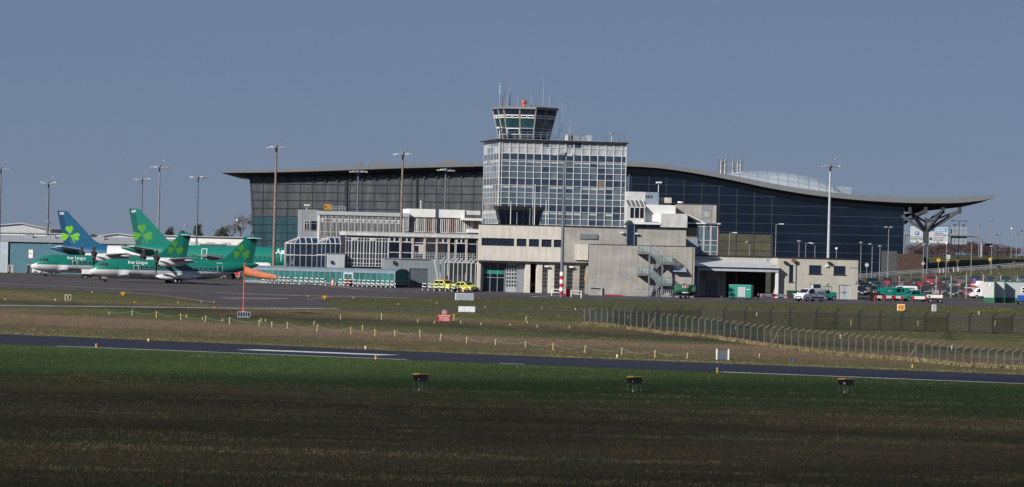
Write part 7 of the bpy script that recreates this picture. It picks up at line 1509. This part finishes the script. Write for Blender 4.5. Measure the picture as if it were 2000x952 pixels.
for px, yb, lb in ((240, 577.5, 'orange twin guard light on the left grass'), (634, 584.5, 'orange twin guard light before the walkway')):
    g = gnd(px, yb); s = g.y/F; t = thing('guard_light', lb, 'runway light', g, 0, 'orange guard lights'); MB().box(-5*s, 5*s, -.1, .15, 2.6*s, 6.4*s).build('lamp_box', M['yellow'], t, bevel=.03); MB().tube((0, 0, 0), (0, 0, 2.6*s), .09, n=8).build('stem', M['yellow'], t); [MB().tube((x, -.12, 4.6*s), (x, -.101, 4.6*s), .13, n=10).build('lens', mat('amber_lens', (.35, .12, .01), .3), t) for x in (-.2, .2)]
R = random.Random(9); wl = [(10, 586), (108, 587), (180, 572.5), (263, 592), (348, 592.5), (393, 591.5), (418, 591.5), (602, 580), (690, 583), (853, 593.5), (947, 601.5), (1058, 603), (1124, 605), (778, 595.5), (1227, 622), (1437, 644), (1478, 617), (1641, 661), (1859, 684), (1912, 614.5), (418, 602.5), (1030, 631)]
for i, (px, yb) in enumerate(wl):
    g = gnd(px, yb); wh = px > 1200 or i in (1, 12); H = .15 if px < 1200 else .4; o = MB().tube((0, 0, -.03), (0, 0, H), .06, .05, 8).sph((0, 0, H), (.06, .06, .05), 8, 5).build('taxiway_marker', M['white'] if wh else M['yellow'], loc=g)
    tag(o, f"tiny {'white' if wh else 'yellow'} marker in the grass, {ordw[i] if i < 18 else ['nineteenth', 'twentieth', 'twenty first', 'twenty second'][i - 18]} of the scattered markers", 'marker', 'tiny grass markers')
# three lamp boxes on the near grass
for px, yb, yt, wd, lb in ((821, 764, 729.5, 29, 'left one of the three black lamp boxes on the near grass'), (1239, 766, 735, 30, 'middle one of the three black lamp boxes on the near grass'), (1652, 768.5, 739, 31, 'right one of the three black lamp boxes on the near grass')):
    g = gnd(px, yb); s = g.y/F; W_ = wd*s; H = (yb - yt)*s; bz = H*.56; t = thing('approach_lamp_box', lb, 'lamp box', g, 0, 'black lamp boxes on the near grass')
    MB().prism([(-W_/2 + .03, -.25, bz), (W_/2 - .05, -.25, bz - .03), (W_/2, -.25, H - .06), (-W_/2, -.25, H - .04)], (0, .75, 0)).build('housing', M['black'], t, bevel=.012)
    MB().prism([(-W_/2 - .012, -.29, H - .115), (-W_*.06, -.29, H - .085), (-W_*.06, -.27, H), (-W_/2 - .012, -.27, H - .02)], (0, .8, 0)).box(-W_*.06, W_/2, -.26, .5, H - .055, H - .04).build('orange_lid', M['yellow'] if 0 else mat('lid_orange', (.80, .42, .06), .5, var=.06), t)
    for x in (-W_*.45, -W_*.1, W_*.12, W_*.4): MB().tube((x, 0, -.03), (x, 0, bz + .03), .012 if abs(x) > W_*.2 else .02, n=6).build('leg', M['steel'], t)
    MB().sph((-W_*.08, -.02, .06), (.09, .09, .1), 10, 6).build('cable_gland', M['lgrey'], t, smooth=True); MB().tube((-W_*.12, -.27, bz + .12), (-W_*.12, -.251, bz + .12), .05 if px < 1600 else .09, n=12).build('lens', M['lgrey'], t)
# gorse bushes along the fence
for i, (px, yb, h, w_, lb) in enumerate(((1632, 640, .6, 2.4, 'low dark bush behind the perimeter fence, leftmost of three'), (1853, 664, 1.05, 1.7, 'largest dark bush behind the perimeter fence'), (1969, 720, .55, 2.0, 'dark bush at the fence foot near the right edge'))):
    bushy(lb, gnd(px, yb), h*1.25, w_, 80 + i, mat('gorse_dark_green', (.018, .026, .014), .9, var=.4), 'gorse bushes by the fence', 'gorse_bush', 'bush', 900, False)
# ------------------------------------------------------------------ grass blades and tufts
def grass(name, n, sample, h0, h1, mats, seed, w_=.03, spread=.12, blades=5):
    R = random.Random(seed); vs = []; fs = []; mi = []
    for _ in range(n):
        s = sample(R)
        if s is None: continue
        x, y, k = s; z = zf(x, y); c = R.choice(k) if isinstance(k, (list, tuple)) else k; hh = R.uniform(h0, h1)
        for b in range(blades):
            a = R.uniform(0, 2*PI); bx, by = x + R.gauss(0, spread), y + R.gauss(0, spread); l = hh*R.uniform(.6, 1.1); t = R.uniform(.1, .55)*l
            dx, dy = math.cos(a), math.sin(a); q = len(vs); e = R.uniform(0, 2*PI); wx, wy = math.cos(e)*w_, math.sin(e)*w_
            vs += [(bx - wx, by - wy, z - .01), (bx + wx, by + wy, z - .01), (bx + dx*t*.4 + wx*.6, by + dy*t*.4 + wy*.6, z + l*.6), (bx + dx*t, by + dy*t, z + l)]
            fs += [(q, q + 1, q + 2), (q, q + 2, q + 3)]; mi += [c, c]
    me = bpy.data.meshes.new(name); me.from_pydata(vs, [], fs); [me.materials.append(m) for m in mats]; me.polygons.foreach_set('material_index', mi)
    o = bpy.data.objects.new(name, me); C.objects.link(o); o['kind'] = 'stuff'; return o
GM = [mat('blade_green', (.048, .084, .021), .85, var=.3), mat('blade_olive', (.075, .072, .031), .85, var=.3), mat('blade_straw', (.23, .175, .085), .85, var=.25), mat('blade_brown', (.058, .04, .021), .9, var=.3)]
M['straw'] = mat('blade_pale_straw', (.34, .27, .14), .85, var=.2)
def near_s(R):
    y = 165 + (R.random()**1.3)*260; x = R.uniform(-1, 1)*(y*.128 + 2); w_ = (x - RA.x)*RN.x + (y - RA.y)*RN.y
    if w_ > -1.2: return None
    n1 = noise.noise((x*.03, y*.06, 3)); n2 = noise.noise((x*.018, y*.15, 9)) + .45*noise.noise((x*.09, y*.5, 4)); n3 = noise.noise((x*.5, y*.9, 7))
    yb = 280 + n1*48
    if y > yb + 22: k = [0, 0, 0, 1] if n2 < .3 else [1, 2, 0]
    elif y > yb: k = [1, 0, 3] if n2 < 0 else [2, 2, 1]
    else: k = [5, 5, 3] if n2 < -.17 else [3, 3, 1] if n2 < .02 else [1, 1, 0] if n2 < .22 else [2, 2, 6]
    if abs(y - 253 - n1*12) < 9 and n2 > -.25: k = [2, 2, 5, 1]
    if n3 < -.32: k = [5, 3, 1] if y < yb else [5, 0]
    if R.random() < .35: return None
    return x, y, k
o = grass('near_grass', 78000, near_s, .05, .15, GM + [mat('blade_dark', (.014, .016, .008), .9, var=.3), mat('blade_russet', (.13, .085, .045), .9, var=.3)], 1, .018, .3); o['label'] = 'rough dark grass in the near field'
E1 = [(-150, 557), (0, 562), (230, 573), (330, 583), (430, 598), (470, 603), (640, 603), (641, 592), (660, 584), (720, 581), (1130, 585.5), (1600, 594.5), (2150, 602.5)]
TU = [(-150, 593.5), (0, 595.5), (430, 600), (640, 601.5), (1130, 606), (1500, 612.5), (2150, 625)]; TL = [(-150, 597.3), (0, 599), (430, 604), (640, 605), (1130, 609), (1500, 615.5), (2150, 629.5)]
def mid_s(R):
    y = R.uniform(370, 612); x = R.uniform(-1, 1)*(y*.128 + 3); w_ = (x - RA.x)*RN.x + (y - RA.y)*RN.y
    if w_ < w1 + .4: return None
    px, py = proj(x, y, zf(x, y))
    if py < lerp_t(E1, px) + .6 or lerp_t(TU, px) - .5 < py < lerp_t(TL, px) + .2: return None
    n2 = noise.noise((x*.07, y*.05, 2)) + .5*noise.noise((x*.3, y*.15, 5))
    if w_ < w1 + 4.5: return x, y, [4, 4, 2, 1]
    if py < lerp_t(TL, px): return x, y, [0, 1, 1] if n2 < .3 else [1, 2]
    wn = w_ + 5*noise.noise((x*.04, y*.03, 1))
    if WS0 < wn < WS1 and R.random() < .8: return None
    if R.random() < .35: return None
    if WP0 < wn < WP1 and n2 > -.35: return x, y, [6, 6, 2]
    return x, y, ([1, 0, 1] if n2 < -.05 else [1, 2, 3] if n2 < .25 else [2, 2, 3])
WP0, WP1, WS0, WS1 = wof(600, 657), wof(600, 641), wof(600, 625), wof(600, 616)
GM2 = GM + [mat('blade_yellow_green', (.22, .20, .045), .85, var=.2)]
o = grass('field_grass', 52000, mid_s, .05, .15, GM2 + [M['straw'], mat('blade_pinkish', (.17, .118, .082), .9, var=.25)], 2, .026, .35, 4); o['label'] = 'mixed olive and straw grass beyond the runway'
seg = [(gnd(a, b), gnd(c, d)) for (a, b, _), (c, d, _) in zip(PF, PF[1:])]
def fence_s(R):
    a, b = R.choice(seg); q = a.lerp(b, R.random()); return q.x + R.gauss(0, .15), q.y + R.gauss(-.5, .5), [2, 2, 5, 1]
o = grass('straw_tufts', 5200, fence_s, .2, .5, GM2 + [M['straw']], 3, .03, .18, 6); o['label'] = 'pale straw tufts along the fence foot'
